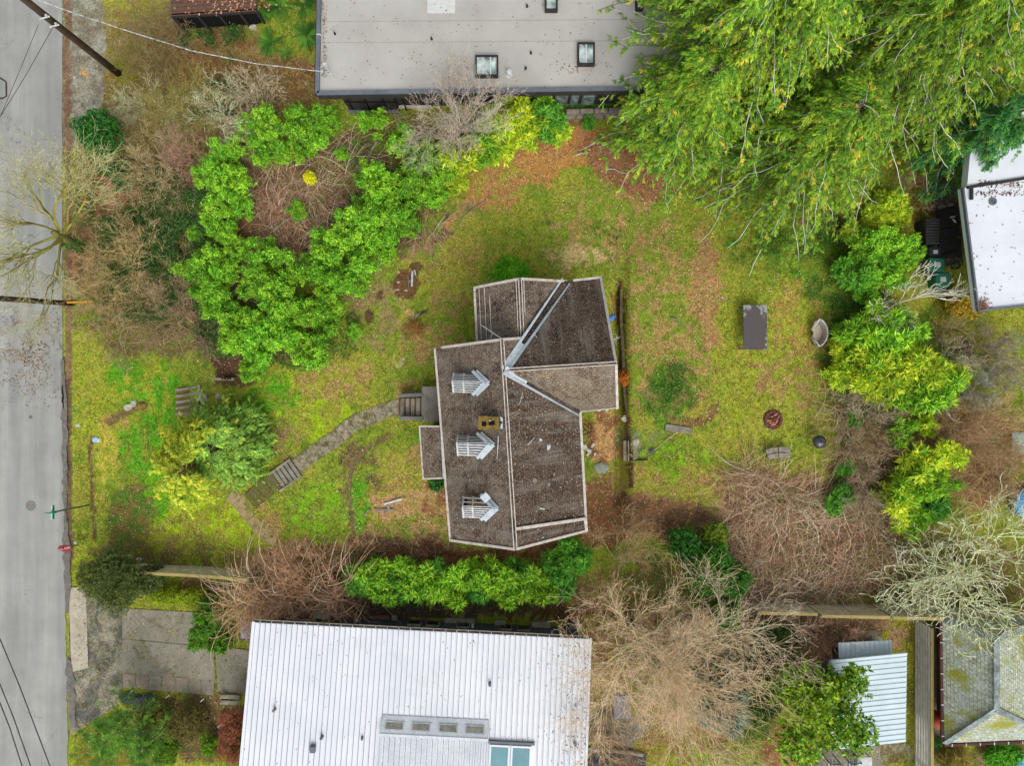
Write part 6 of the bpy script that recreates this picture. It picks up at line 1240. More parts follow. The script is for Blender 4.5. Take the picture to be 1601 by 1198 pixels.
def bin_(u, v, w_, d_, h, mt, lidm, lab, rz=0):
    t = empty('wheeled_bin', (0, 0, 0), lab, 'wheeled bin'); c = P(u, v, h); t.location = (c.x, c.y, 0)
    m = MB(); M_ = Matrix.Translation((c.x, c.y, 0)) @ Matrix.Rotation(rz, 4, 'Z'); a = w_/2; b_ = d_/2
    m.hexa([M_ @ Vector((x*a*.78, y*b_*.78, .06)) for x, y in ((-1, -1), (1, -1), (1, 1), (-1, 1))], [M_ @ Vector((x*a*.96, y*b_*.96, h-.06)) for x, y in ((-1, -1), (1, -1), (1, 1), (-1, 1))]); m.build('body', mt, t, bevel=.02)
    m = MB(); m.hexa([M_ @ Vector((x*a, y*b_, h-.06)) for x, y in ((-1, -1), (1, -1), (1, 1), (-1, 1))], [M_ @ Vector((x*a*.86, y*b_*.86, h+.03)) for x, y in ((-1, -1), (1, -1), (1, 1), (-1, 1))]); m.build('lid', lidm, t, bevel=.02)
    m = MB(); m.tube([M_ @ Vector((a+.04, -b_*.6, h-.05)), M_ @ Vector((a+.04, b_*.6, h-.05))], .02, 8); m.build('handle', mt, t)
    m = MB(); m.box(None, (w_*.36, d_*.34, .012), M=M_ @ Matrix.Translation((0, 0, h+.036))); m.build('label', RAIL, t)
    for y in (-1, 1): m = MB(); m.tube([M_ @ Vector((a*.8, y*b_*.8-.03, .1)), M_ @ Vector((a*.8, y*b_*.8+.03, .1))], .1, 14); m.build('wheel', CHAR, t)
PGR = rough_mat('green_plastic', S(46, 116, 92), S(38, 100, 80), 2, None, fine=6, rough=.45, bd=.001); PBK = rough_mat('black_plastic', S(52, 54, 58), S(40, 42, 46), 2, None, fine=6, rough=.45, bd=.001)
bin_(1462, 394, .55, .52, .95, PBK, PBK, 'small black wheeled bin below the slatted chest', .03); bin_(1465, 414, .72, .66, 1.1, PGR, PGR, 'upper green wheeled bin with a white label', -.05); bin_(1474, 437, .7, .68, 1.1, PGR, PGR, 'lower green wheeled bin behind the pale branches', .06)
c = P(1470, 456, .7); m = MB(); m.box((c.x, c.y, .35), (.5, .3, .7), .05); o = m.build('utility_box', rough_mat('green_grey_box', S(140, 150, 132), S(120, 132, 112), 3, None, rough=.6), bevel=.03); m = MB(); m.lathe((c.x+.13, c.y+.02, .7), [(.12, 0), (.12, .06), (.08, .08), (.07, .04)], 16); m.build('round_lid', CONC, o); origin_to(o, (c.x, c.y, 0)); o.children[0].data.transform(Matrix.Translation((-c.x, -c.y, 0))) if False else None
tag(o, 'pale grey green box with a round lid below the green bins', 'utility box')
for (u, v, rz, lab) in ((1489, 339, .2, 'upper white bottle of the pair on the dark deck'), (1492, 345, -.9, 'lower white bottle of the pair on the dark deck'), (1504, 453, .1, 'white bottle at the lower end of the dark deck'), (1505, 459, .5, 'second white bottle at the lower end of the dark deck')):
    c = P(u, v, .42); M_ = Matrix.Rotation(rz, 4, 'Z'); d = M_ @ Vector((.1, 0, 0)); m = MB(); m.tube([c-d, c+d*.6, c+d, c+d*1.4], [.045, .045, .02, .02], 10); o = m.build('bottle', RAIL); origin_to(o, c); tag(o, lab, 'bottle', 'bottles on the deck')
# --- dark timber deck at the top left
td = empty('timber_deck', G(330, 5), 'dark raised timber deck strewn with leaves at the top edge', 'deck')
a_, b_, c_, d_ = P(268, 24, .9), P(400, 16, .9), P(403, -70, .9), P(262, -70, .9)
for k in range(14):
    f = k/14; m = MB(); m.prism([a_.lerp(d_, f), b_.lerp(c_, f), b_.lerp(c_, f+.065), a_.lerp(d_, f+.065)], .05); m.build('plank', rough_mat('deck_brown', S(104, 78, 64), S(84, 62, 52), 5) if k == 0 else bpy.data.materials['deck_brown'], td)
m = MB(); m.beam(a_-Vector((0, -.05, .15)), b_-Vector((0, -.05, .15)), .06, .24); m.build('fascia', DARKW, td); m = MB(); m.beam(a_-Vector((0, -.06, .6)), b_-Vector((0, -.06, .6)), .06, 1.2); m.build('skirting', CHAR, td)
for f in (0, .3, .55, .8, 1): q = a_.lerp(b_, f); m = MB(); m.box((q.x, q.y-.0, .1), (.1, .1, 1.5)); m.build('post', DARKW, td)
rng = np.random.RandomState(31); n = 260; q_ = np.array([a_.lerp(b_, rng.rand()).lerp(d_, rng.rand()*.5)+Vector((rng.rand()*2, 0, .03)) for _ in range(n)]); d = rng.randn(n, 3); d[:, 2] = 0; V, F = leafquads(q_, d, np.tile([0, 0, 1.], (n, 1)), rng.uniform(.07, .14, n), rng.uniform(.05, .1, n)); tag(link('deck_leaves', fast('deck_leaves', V, F, pick(rng, n, [S(176, 120, 90), S(140, 92, 68), S(196, 160, 130)])), DRY), 'orange leaves lying on the timber deck', 'leaf litter', kind='stuff')

# ================================================================ FENCES
WEA = rough_mat('weathered_boards', S(222, 214, 190), S(188, 176, 148), 3, S(104, 100, 60), .3, 25)
MOSSW = rough_mat('mossy_timber', S(146, 142, 72), S(170, 148, 104), 4, S(112, 120, 44), .3, 30)
def board_fence(label, pts, h, capm, bd=.2, name='board_fence', under=True):
    p0 = G(*pts[0]); t = empty(name, p0, label, 'fence')
    for (u0, v0), (u1, v1) in zip(pts, pts[1:]):
        a_, b_ = G(u0, v0), G(u1, v1); n = max(1, int((b_-a_).length/bd)); zt = max(a_.z, b_.z)+h if under else None
        for k in range(n):
            f0, f1 = (k+.04)/n, (k+.96)/n; q0, q1 = a_.lerp(b_, f0), a_.lerp(b_, f1); j = .03*math.sin(k*5.1); top = h+j
            m = MB(); m.beam((q0.x, q0.y+.01*math.sin(k*3), (q0.z+top)/2+q0.z/2-.0), (q1.x, q1.y+.01*math.sin(k*3), (q1.z+top)/2+q1.z/2), .022, top); m.build('board', WEA, t)
        d = (b_-a_).normalized(); s = Vector((d.y, -d.x, 0))*.06
        for hh in (.35, h-.3): m = MB(); m.beam(a_+s+Vector((0, 0, hh)), b_+s+Vector((0, 0, hh)), .05, .09); m.build('rail', WEA, t)
        m = MB(); m.beam(a_+s*.6+Vector((0, 0, h+.03)), b_+s*.6+Vector((0, 0, h+.03)), .14, .05); m.build('cap_board', capm, t)
        for q in (a_, b_): m = MB(); m.box(q+s*1.4+Vector((0, 0, h/2)), (.1, .1, h)); m.build('post', DRYW, t)
    return t
board_fence('weathered board fence with a green edge running from the street beside the weeping shrub', [(216, 881), (262, 884), (310, 886), (358, 889), (405, 893)], 1.35, MOSSW, .3)
t = board_fence('old board fence with yellow mossy cap behind the brush pile', [(1166, 940), (1212, 941), (1255, 942)], 1.55, MOSSW, .3); 
board_fence('old board fence with yellow mossy cap, middle run, above the white shed', [(1258, 943), (1310, 944), (1360, 945)], 1.7, MOSSW, .3)
board_fence('old board fence with yellow mossy cap, right run, meeting the slatted fence', [(1363, 945), (1408, 946), (1446, 947)], 1.75, MOSSW, .3)
board_fence('dark board fence run under the lichen covered tree', [(1450, 948), (1500, 950), (1560, 950)], 1.6, DRYW, .3)
sf = empty('slatted_fence', G(1431, 1080), 'long grey fence of horizontal slats running down to the bottom edge', 'fence')
SLT = rough_mat('silver_slat', S(222, 218, 210), S(196, 190, 180), 3, None, fine=25); a_, b_ = G(1430, 968), G(1430, 1260)
for k in range(6):
    z = .12+k*.2; m = MB(); m.beam(a_+Vector((0, 0, z)), b_+Vector((0, 0, z)), .055, .1); m.build('slat', SLT, sf)
m = MB(); m.beam(a_+Vector((.05, 0, 1.24)), b_+Vector((.05, 0, 1.24)), .14, .05); m.build('cap_board', MOSSW, sf)
for k in range(5): q = a_.lerp(b_, k/4); m = MB(); m.box(q+Vector((.08, 0, .6)), (.1, .1, 1.2)); m.build('post', DRYW, sf)
tag(sheet('narrow_path', [(1459, 972), (1468, 972), (1470, 1230), (1461, 1230)], CONC, .03, 12), kind='structure')
rb = P(1469, 1130, .9); m = MB(); m.lathe((rb.x, rb.y, 0), [(.3, 0), (.34, .3), (.34, .6), (.3, .88), (.1, .9)], 22); o = m.build('red_barrel', rough_mat('red_plastic', S(190, 72, 44), S(170, 60, 40), 2, None, rough=.5), smooth=True); origin_to(o, (rb.x, rb.y, 0)); tag(o, 'red barrel between the slatted fence and the tiled house', 'barrel')

# ================================================================ DRIVEWAY
DRV = rough_mat('stained_driveway', S(150, 144, 130), S(132, 126, 112), 1.1, S(100, 86, 56), .36, 40)
for nm, q, mt, dz in (('pavement_slab', [(107, 920), (134, 918), (138, 1045), (112, 1052)], rough_mat('pavement_concrete', S(186, 178, 160), S(168, 158, 140), 2, S(120, 104, 80), .2, 40), .05), ('driveway_slab', [(191, 952), (340, 960), (336, 1012), (191, 999)], DRV, .05), ('driveway_slab', [(191, 1000), (334, 1013), (337, 1066), (191, 1053)], DRV, .055), ('driveway_slab', [(338, 1012), (396, 1018), (394, 1086), (340, 1082)], DRV, .05)):
    tag(sheet(nm, q, mt, dz, 10), kind='structure')
APR = rough_mat('broken_apron', S(164, 156, 140), S(138, 130, 114), 1.4, S(84, 82, 80), .47, 40)
tag(sheet('driveway_apron', [(107, 922), (190, 950), (192, 1098), (110, 1150)], APR, .03, 16), kind='structure')
for k in range(7):
    u = 192+k*20.5; tag(sheet('paving_slab', [(u, 1054+k*1.6), (u+19.6, 1055.6+k*1.6), (u+19.6, 1077+k*1.9), (u, 1075+k*1.9)], rough_mat('paver_%d' % k, S(*[(158, 146, 130), (150, 136, 122), (146, 142, 136), (160, 146, 128), (150, 138, 124), (132, 126, 114), (134, 130, 122)][k]), S(134, 122, 108), 3, S(110, 90, 70), .2, 40), .06, 3), kind='structure')
for k in range(2):
    c = G(360, 1090+k*9, .05+.1*(1-k)); m = MB(); m.box(c, (.95, .2, .12), R(-3)); o = m.build('garden_step', CONC2, bevel=.01); origin_to(o, c); tag(o, ('upper' if k == 0 else 'lower')+' narrow concrete step below the driveway slabs', 'step')
for u, v, rz, lab in ((205, 1083, .8, 'leftmost white bar light at the edge of the paving'), (262, 1090, .6, 'middle white bar light at the edge of the paving'), (316, 1096, .7, 'right white bar light at the edge of the paving'), (343, 1136, .5, 'lone white bar light beside the olive ball shrub')):
    c = G(u, v, .35); m = MB(); M_ = Matrix.Translation(c) @ Matrix.Rotation(rz, 4, 'Z') @ Matrix.Rotation(.35, 4, 'Y'); m.box(None, (.2, .05, .03), M=M_); m.tube([c, c-Vector((0, 0, .4))], .012, 6); o = m.build('path_light', RAIL); origin_to(o, c-Vector((0, 0, .35))); tag(o, lab, 'path light', 'path lights')
def rock(u, v, r, lab, mt, h=.5, seed=0, sx=1.3, rz=0, dz=0):
    rng = np.random.RandomState(seed+int(u*3+v)); bm = bmesh.new(); bmesh.ops.create_icosphere(bm, subdivisions=3, radius=1)
    k = rng.randn(5, 3)
    for p_ in bm.verts:
        n = p_.co.normalized(); f = 1+.16*math.sin(n.dot(Vector(k[0]))*2.2+1)+.12*math.sin(n.dot(Vector(k[1]))*4)+.06*math.sin(n.dot(Vector(k[2]))*8); p_.co = Vector((n.x*sx*f, n.y*f, n.z*h*f))*r
    bm.transform(Matrix.Rotation(rz, 4, 'Z')); me = bpy.data.meshes.new('rock'); bm.to_mesh(me); bm.free(); o = link('rock', me, mt); o.location = G(u, v, r*h*.4+dz); tag(o, lab, 'rock')
RK = rough_mat('pale_rock', S(196, 188, 172), S(150, 144, 128), 4, S(110, 116, 60), .2, 20); RKD = rough_mat('dark_rock', S(84, 90, 96), S(60, 64, 70), 3, S(100, 104, 70), .25, 20)
for u, v, r, lab, mt, rz in ((200, 637, .17, 'pale flat rock on the street lawn, left of its mate', RK, .6), (208, 631, .15, 'taller pale rock on the street lawn, right of its mate', RK, 1.3), (222, 636, .2, 'mossy brown rock beside the pale rocks on the street lawn', BRICKM, .4), (317, 621, .2, 'white oval rock right of the street steps', RK, 1.9), (341, 620, .12, 'small pale rock at the tip of the drooping conifer', RK, 1.5),
      (203, 1093, .34, 'dark blue grey rock nearest the driveway corner', RKD, .3), (220, 1096, .3, 'dark mottled rock in the middle of the rockery', RKD, .8), (237, 1093, .26, 'dark rock at the right end of the rockery', RKD, .2), (224, 1152, .32, 'long grey rock standing among the pines', RKD, 1.2), (228, 1168, .2, 'grey rock below the long rock among the pines', RKD, .9),
      (978, 655, .13, 'grey round stone at the trench above the yard steps', RK, 0), (1019, 705, .12, 'blue grey stone in the lawn right of the yard steps', RKD, .2), (994, 692, .14, 'pale stone beside the top yard step', RK, 1), (396, 42, .14, 'pale rock at the corner of the timber deck', RK, .3), (1223, 1176, .14, 'pale flat stone at the bottom edge left of the patio chairs', RK, .2), (1521, 702, .12, 'pale stone in the tan scrub', RK, .3)):
    rock(u, v, r, lab, mt, .5, rz=rz)
m = MB(); a_, b_ = G(1040, 668, .06), G(1082, 674, .04); m.beam(a_, b_, .3, .06); o = m.build('grey_slab', CONC, bevel=.02); origin_to(o, a_); tag(o, 'flat grey stone slab sunk in the lawn right of the trench', 'slab')

# ================================================================ STREET
POLE = rough_mat('pole_timber', S(84, 66, 50), S(60, 48, 38), 2, S(120, 116, 70), .25, 20)
up_ = empty('utility_pole', G(183, 113), 'tall dark utility pole rising from the gravel shoulder', 'utility pole')
g0 = G(183, 113); m = MB(); tp = P(20, -16, 8.8); m.tube([g0-Vector((0, 0, .3)), g0.lerp(tp, .35), g0.lerp(tp, .7), tp], [.17, .155, .14, .125], 14); m.build('pole', POLE, up_, smooth=True)
for u, v, z in ((70, 27, 6.6), (85, 40, 5.9)): c = P(u, v, z); m = MB(); m.tube([c-Vector((.18, .05, 0)), c+Vector((.18, .05, 0))], .03, 8); m.box(c+Vector((.1, .05, .05)), (.07, .07, .1)); m.build('insulator', RAIL, up_)
WIRE = rough_mat('twisted_wire', S(206, 206, 204), S(96, 96, 96), 9, None, rough=.6, bd=0); WIRED = rough_mat('black_wire', S(60, 60, 64), S(40, 40, 44), 3, None, rough=.6, bd=0)
def wire(pts, r, mt, lab, g=None):
    P3 = [P(*p) for p in pts]; out = []
    for i in range(len(P3)-1):
        for k in range(6): out.append(P3[i].lerp(P3[i+1], k/6))
    out.append(P3[-1]); m = MB(); m.tube(out, r, 6); o = m.build('overhead_wire', mt); origin_to(o, P3[0]); tag(o, lab, 'wire', g)
wire([(50, -4, 7.4), (110, 18, 6.8), (200, 48, 6.0), (300, 79, 5.2), (400, 99, 4.5), (515, 113, 3.85)], .02, WIRE, 'pale twisted service wire from the utility pole to the grey roof')
wire([(84, 40, 5.9), (40, 118, 6.6), (-20, 215, 7.4)], .011, WIRED, 'thin grey wire crossing the road below the utility pole, right of its pair', 'thin wires over the road'); wire([(60, 38, 6.2), (30, 112, 6.8), (-20, 230, 7.4)], .009, WIRED, 'thin grey wire crossing the road below the utility pole, left of its pair', 'thin wires over the road')
for p, lab in (([(-20, 952, 8), (30, 1072, 7.6), (90, 1230, 7.2)], 'rightmost dark overhead wire in the bottom left corner'), ([(-20, 1022, 8), (20, 1120, 7.8), (66, 1250, 7.4)], 'middle dark overhead wire in the bottom left corner'), ([(-20, 1050, 8), (15, 1138, 7.8), (54, 1260, 7.4)], 'leftmost dark overhead wire in the bottom left corner')): wire(p, .02, WIRED, lab, 'overhead wires in the bottom left corner')
m = MB(); a_, b_ = G(112, 474), P(-60, 463, 7.0); m.tube([a_-Vector((0, 0, .3)), a_.lerp(b_, .5), b_], [.13, .12, .11], 12); o = m.build('leaning_pole', POLE, smooth=True); origin_to(o, a_); tag(o, 'dark brown leaning pole crossing the road below the mossy tree', 'pole')
m = MB(); a_, b_ = G(146, 471, .1), G(99, 473, .9); m.tube([a_, b_], .055, 10); o = m.build('guy_guard', rough_mat('amber_plastic', S(222, 164, 40), S(200, 146, 40), 3, None, rough=.5)); origin_to(o, a_); tag(o, 'amber yellow tube guard at the foot of the leaning pole', 'cable guard')
SG = rough_mat('sign_green', S(40, 140, 110), S(30, 124, 98), 4, None, rough=.4, bd=0); SRED = rough_mat('sign_red', S(140, 34, 40), S(120, 28, 34), 4, None, rough=.4, bd=0); GAL = rough_mat('galvanised', S(130, 136, 134), S(104, 112, 108), 4, None, rough=.5, metal=.3)
ss = empty('street_sign', G(139, 790), 'green street name sign on a thin post over the road edge', 'street sign'); g0 = G(139, 790); tp = P(84, 801, 1.15)
m = MB(); m.tube([g0, tp], .035, 8); m.build('post', rough_mat('green_post', S(74, 96, 84), S(60, 80, 70), 3), ss)
for ax, ln, z in (('y', .62, .0), ('x', .5, .14)):
    c = tp+Vector((0, 0, .05+z)); m = MB(); m.box(c, (.03 if ax == 'y' else ln, ln if ax == 'y' else .02, .16)); bl = m.build('sign_blade', SG, ss)
    m = MB(); m.box(c+Vector((0, 0, .085)), (.06 if ax == 'y' else ln*1.02, ln*1.02 if ax == 'y' else .03, .012)); m.build('blade_edge', rough_mat('sign_white_green', S(196, 236, 220), S(90, 190, 160), 16, None, bd=0) if ax == 'y' else SG, bl)
st = empty('stop_sign', G(121, 853), 'dark red octagonal stop sign leaning over the kerb', 'stop sign'); g0 = G(121, 853); c = P(102, 858, .1)
m = MB(); m.tube([g0, c+Vector((0, .03, .2))], .03, 8); m.build('post', GAL, st)
oc = [(c.x+.31*math.cos(R(22.5+45*k)), c.z+.3*math.sin(R(22.5+45*k))) for k in range(8)]
m = MB(); b0_ = len(m.v); rzM = Matrix.Translation(c) @ Matrix.Rotation(.25, 4, 'Z') @ Matrix.Rotation(R(-42), 4, 'X') @ Matrix.Translation(-c)
m.v += [tuple(rzM @ Vector((x, c.y-.012, z))) for x, z in oc]+[tuple(rzM @ Vector((x, c.y+.012, z))) for x, z in oc]; m.f += [tuple(range(8)), tuple(reversed(range(8, 16)))]+[(k, 8+k, 8+(k+1) % 8, (k+1) % 8) for k in range(8)]; m.uv += [[(0, 0)]*len(f) for f in m.f]
plate = m.build('plate', SRED, st)
tx = bpy.data.curves.new('stop_text', 'FONT'); tx.body = 'STOP'; tx.size = .21; tx.align_x = 'CENTER'; tx.align_y = 'CENTER'; tx.extrude = .003
to = bpy.data.objects.new('lettering', tx); COL.objects.link(to); to.data.materials.append(RAIL); to.parent = plate; M_ = rzM @ Matrix.Translation(c+Vector((0, -.017, 0))) @ Matrix.Rotation(R(90), 4, 'X'); to.matrix_local = Matrix.Translation(-(st.location)) @ M_
bpy.context.view_layer.update(); me_ = bpy.data.meshes.new_from_object(to); mt2 = bpy.data.objects.new('lettering', me_); COL.objects.link(mt2); mt2.parent = plate; mt2.matrix_local = to.matrix_local; bpy.data.objects.remove(to); mt2.name = 'lettering'
c = P(48.5, 791, -1.52); m = MB(); m.lathe(c, [(.25, 0), (.25, .012), (.21, .014), (.205, .006), (.19, .006)], 28); o = m.build('manhole_cover', rough_mat('cast_iron', S(134, 130, 122), S(112, 108, 102), 14, None, fine=40, rough=.6)); origin_to(o, c); tag(o, 'round iron manhole cover set in the road', 'manhole cover')
c = P(48, 652, -1.52); m = MB(); m.box(c, (.16, .16, .02), R(45)); o = m.build('valve_cover', GREYT); origin_to(o, c); tag(o, 'small diamond shaped valve cover in the road', 'valve cover')
# utility access frame at the left edge: dark hooked metal outline
m = MB(); m.tube([P(-6, 118, -1.5), P(4, 124, -1.5), P(9.5, 128, -1.5), P(10, 150, -1.5), P(3, 154, -1.5), P(-6, 151, -1.5)], .035, 6); o = m.build('road_marking', rough_mat('dark_sealant', S(70, 56, 56), S(54, 46, 48), 6)); tag(o, 'dark hooked sealant outline on the road at the left edge', 'road mark'); origin_to(o, P(4, 124, -1.5))
for u, v, r, lab, mt in ((122, 665, .1, 'crumpled white litter on the verge', RAIL), (150, 688, .12, 'pale blue litter at the top of the verge ditch', rough_mat('pale_blue', S(120, 170, 220), S(200, 220, 240), 12)), (218, 875, .1, 'white scrap above the board fence', RAIL), (118, 849, .06, 'tiny white scrap beside the stop sign', RAIL)): rock(u, v, r, lab, mt, .5)

# ================================================================ GARDEN OBJECTS
tb = empty('garden_table', G(1180, 512), 'rectangular grey table with dark wet stain on its top', 'table'); z = .45+.74
c0, c1 = P(1162, 477, z), P(1199, 547, z); cx, cy = (c0.x+c1.x)/2, (c0.y+c1.y)/2
TT, nt, b = base('stained_table_top', .6, .4); co = nd(nt, 'ShaderNodeTexCoord').outputs['Object']; mp = nd(nt, 'ShaderNodeMapping'); nt.links.new(co, mp.inputs[0]); mp.inputs['Location'].default_value = (-.0, 0, 0); mp.inputs['Scale'].default_value = (1.12, .6, 0)
gr_ = nd(nt, 'ShaderNodeTexGradient'); gr_.gradient_type = 'SPHERICAL'
nz = nd(nt, 'ShaderNodeTexNoise', Scale=5.0, Detail=5.0); nt.links.new(co, nz.inputs[0]); vs = nd(nt, 'ShaderNodeVectorMath', operation='SCALE', Scale=1.1); nt.links.new(nz.outputs['Color'], vs.inputs[0]); va = nd(nt, 'ShaderNodeVectorMath', operation='ADD'); nt.links.new(mp.outputs[0], va.inputs[0]); nt.links.new(vs.outputs[0], va.inputs[1])
vb_ = nd(nt, 'ShaderNodeVectorMath', operation='SUBTRACT'); nt.links.new(va.outputs[0], vb_.inputs[0]); vb_.inputs[1].default_value = (.5, .46, .5); nt.links.new(vb_.outputs[0], gr_.inputs[0])
n2 = noise(nt, co, 30, 4, .7); c = mix(nt, ramp(nt, n2, [(.3, S(120, 122, 122)), (.7, S(152, 154, 154))]).outputs[0], ramp(nt, n2, [(.3, S(56, 50, 52)), (.7, S(92, 82, 82))]).outputs[0], ramp(nt, gr_.outputs[0], [(.2, (0,)*3), (.3, (1,)*3)]).outputs[0]); nt.links.new(c, b.inputs['Base Color'])
m = MB(); m.box((0, 0, 0), (c1.x-c0.x, c0.y-c1.y, .05)); top = m.build('table_top', TT, tb, world=False, bevel=.008); top.location = Vector((cx, cy, z))-tb.location
m = MB(); m.box((cx, cy, z-.08), (c1.x-c0.x-.14, c0.y-c1.y-.14, .1)); m.build('apron', GREYT, tb)
for sx2 in (-1, 1):
    for sy2 in (-1, 1): m = MB(); m.box((cx+sx2*(c1.x-c0.x-.16)/2, cy+sy2*(c0.y-c1.y-.16)/2, z/2+.2), (.06, .06, z-.45)); m.build('leg', GREYT, tb)
# curved white woven seat
cs = empty('woven_loveseat', G(1280, 520), 'curved pale woven garden seat at the edge of the bamboo', 'garden seat'); z = .45; ctr = P(1266, 521, z+.4)
WV = rough_mat('woven_fibre', S(196, 184, 168), S(150, 136, 120), 30, None, fine=60)
a0_, a1_ = R(-62), R(62); seat = MB(); back = MB(); N_ = 14
def arc(r, a, z): return Vector((ctr.x+r*math.cos(a)*.95-.02, ctr.y+r*math.sin(a)*1.0, z))
for k in range(N_):
    t0, t1 = a0_+(a1_-a0_)*k/N_, a0_+(a1_-a0_)*(k+1)/N_
    if k >= 4 or True: seat.hexa([arc(.2+.0, t0, z+.34), arc(.62, t0, z+.34), arc(.62, t1, z+.34), arc(.2, t1, z+.34)], [arc(.2, t0, z+.4), arc(.62, t0, z+.4), arc(.62, t1, z+.4), arc(.2, t1, z+.4)])
    back.hexa([arc(.62, t0, z+.1), arc(.68, t0, z+.1), arc(.68, t1, z+.1), arc(.62, t1, z+.1)], [arc(.66, t0, z+.76), arc(.72, t0, z+.76), arc(.72, t1, z+.76), arc(.66, t1, z+.76)])
seat.build('seat', WV, cs); back.build('backrest', WV, cs)
m = MB(); m.tube([arc(.22, a0_, z+.5)]+[arc(.7, a0_+(a1_-a0_)*k/16, z+.78) for k in range(17)]+[arc(.22, a1_, z+.5)], .035, 8); m.build('rim', RAIL, cs, smooth=True)
for a in (a0_*.9, a1_*.9, -.3, .3): m = MB(); q = arc(.6, a, z); m.tube([q, q+Vector((0, 0, .36))], .025, 8); m.build('leg', WV, cs)
# curved timber bench by the fire pit
cb = empty('curved_bench', G(1215, 701), 'low curved grey plank bench below the brick fire pit', 'bench'); z = .45; ctr = P(1222, 770, z+.45)
for r_, nm in ((1.95, 'back_plank'), (1.68, 'front_plank')):
    for k in range(2):
        m = MB(); a0_, a1_ = R(78+k*17), R(78+(k+1)*17-1.5)
        for j in range(6):
            t0, t1 = a0_+(a1_-a0_)*j/6, a0_+(a1_-a0_)*(j+1)/6; f = lambda rr, t, zz: Vector((ctr.x+rr*math.cos(t), ctr.y+rr*math.sin(t), zz))
            m.hexa([f(r_-.11, t0, z+.38), f(r_+.11, t0, z+.38), f(r_+.11, t1, z+.38), f(r_-.11, t1, z+.38)], [f(r_-.11, t0, z+.43), f(r_+.11, t0, z+.43), f(r_+.11, t1, z+.43), f(r_-.11, t1, z+.43)])
        m.build('plank', DRYW, cb)
for t in (R(83), R(107)): m = MB(); m.box((ctr.x+1.8*math.cos(t), ctr.y+1.8*math.sin(t), z+.19), (.1, .4, .38), t-R(90)); m.build('leg', CONC, cb)
# fire pit
fp = empty('fire_pit', G(1208, 656), 'round fire pit of red bricks on the lawn', 'fire pit'); c = G(1208, 656); BRK = [rough_mat('pit_brick_a', S(176, 104, 78), S(140, 84, 64), 8), rough_mat('pit_brick_b', S(190, 140, 110), S(160, 112, 88), 8), rough_mat('pit_brick_c', S(120, 60, 50), S(90, 56, 50), 8)]
for k in range(13): a = k*2*math.pi/13; m = MB(); m.box(c+Vector((.36*math.cos(a), .36*math.sin(a), .05)), (.11, .16, .12), a+.2*math.sin(k*5)); m.build('brick', BRK[2], fp, bevel=.01)
rng = np.random.RandomState(4)
for k in range(22): a, r_ = rng.uniform(0, 6.3), rng.uniform(0, .27); m = MB(); m.box(c+Vector((r_*math.cos(a), r_*math.sin(a), .07+rng.rand()*.06)), (.13, .07, .05), a*3); m.build('brick_shard', BRK[rng.randint(3)], fp)
m = MB(); m.lathe(c, [(.48, -.02), (.46, .02), (.3, .04), (.05, .05)], 24); m.build('ash_bed', rough_mat('ash', S(96, 84, 76), S(70, 60, 54), 6), fp)
# kettle grill
kg = empty('kettle_grill', G(1270, 689), 'round black kettle barbecue on the lawn near the brown shrubs', 'barbecue'); g0 = G(1270, 689); KB, _n, b = base('black_enamel', .25, .6); b.inputs['Base Color'].default_value = rgb(S(58, 58, 66))
m = MB(); m.lathe(g0+Vector((0, 0, .5)), [(.05, -.02), (.2, .04), (.28, .16), (.29, .22)], 28); m.build('bowl', KB, kg, smooth=True)
m = MB(); m.lathe(g0+Vector((0, 0, .73)), [(.3, 0), (.295, .04), (.24, .13), (.13, .19), (.02, .205)], 28); ld = m.build('lid', KB, kg, smooth=True)
m = MB(); m.tube([g0+Vector((-.06, 0, .93)), g0+Vector((-.05, 0, .99)), g0+Vector((.05, 0, .99)), g0+Vector((.06, 0, .93))], .014, 8); m.build('handle', CHAR, ld); m = MB(); m.box(g0+Vector((.04, -.12, .91)), (.07, .04, .02)); m.build('lid_vent', RAIL, ld)
for a in (.5, 2.6, 4.7): m = MB(); m.tube([g0+Vector((.15*math.cos(a), .15*math.sin(a), .55)), g0+Vector((.32*math.cos(a), .32*math.sin(a), 0))], .013, 8); m.build('leg', GAL, kg)
# loose timber and odds and ends
def plank_(u0, v0, u1, v1, wd, lab, mt=RAIL, dz=.06, th=.04, nm='plank', cat_='plank', group=None, tubey=False):
    a_, b_ = G(u0, v0, dz), G(u1, v1, dz+.02); m = MB()
    if tubey: m.tube([a_, a_.lerp(b_, .35)+Vector((.04, .05, .05)), a_.lerp(b_, .7)+Vector((-.03, -.04, .04)), b_], [wd*.5, wd*.42, wd*.34, wd*.2], 7)
    else: m.beam(a_, b_, wd, th)
    o = m.build(nm, mt); origin_to(o, a_); tag(o, lab, cat_, group)
plank_(645, 424, 644, 448, .09, 'longest white board beside the bare soil patch'); plank_(648, 422, 650, 430, .07, 'short white board at the tip of the longest one by the soil patch'); plank_(638, 430, 639, 449, .04, 'thin tan batten lying on the bare soil patch', DRYW); plank_(641, 438, 641, 442, .1, 'tiny pale block on the bare soil patch', DRYW)
for k, (u, v) in enumerate(((623, 441), (635, 454), (623, 425), (622, 453))): rock(u, v, .05, ['small white pebble on the left of the soil patch', 'small white pebble in the middle of the soil patch', 'small white pebble at the top of the soil patch', 'small white pebble at the lower left of the soil patch'][k], RK, .6)
plank_(655, 493, 671, 483, .09, 'dark stick pointing away from the soil patch', DARKW, tubey=True, nm='stick', cat_='stick'); plank_(649, 495, 657, 489, .2, 'short grey log end at the foot of the dark stick', DRYW, nm='log', cat_='log', tubey=True)
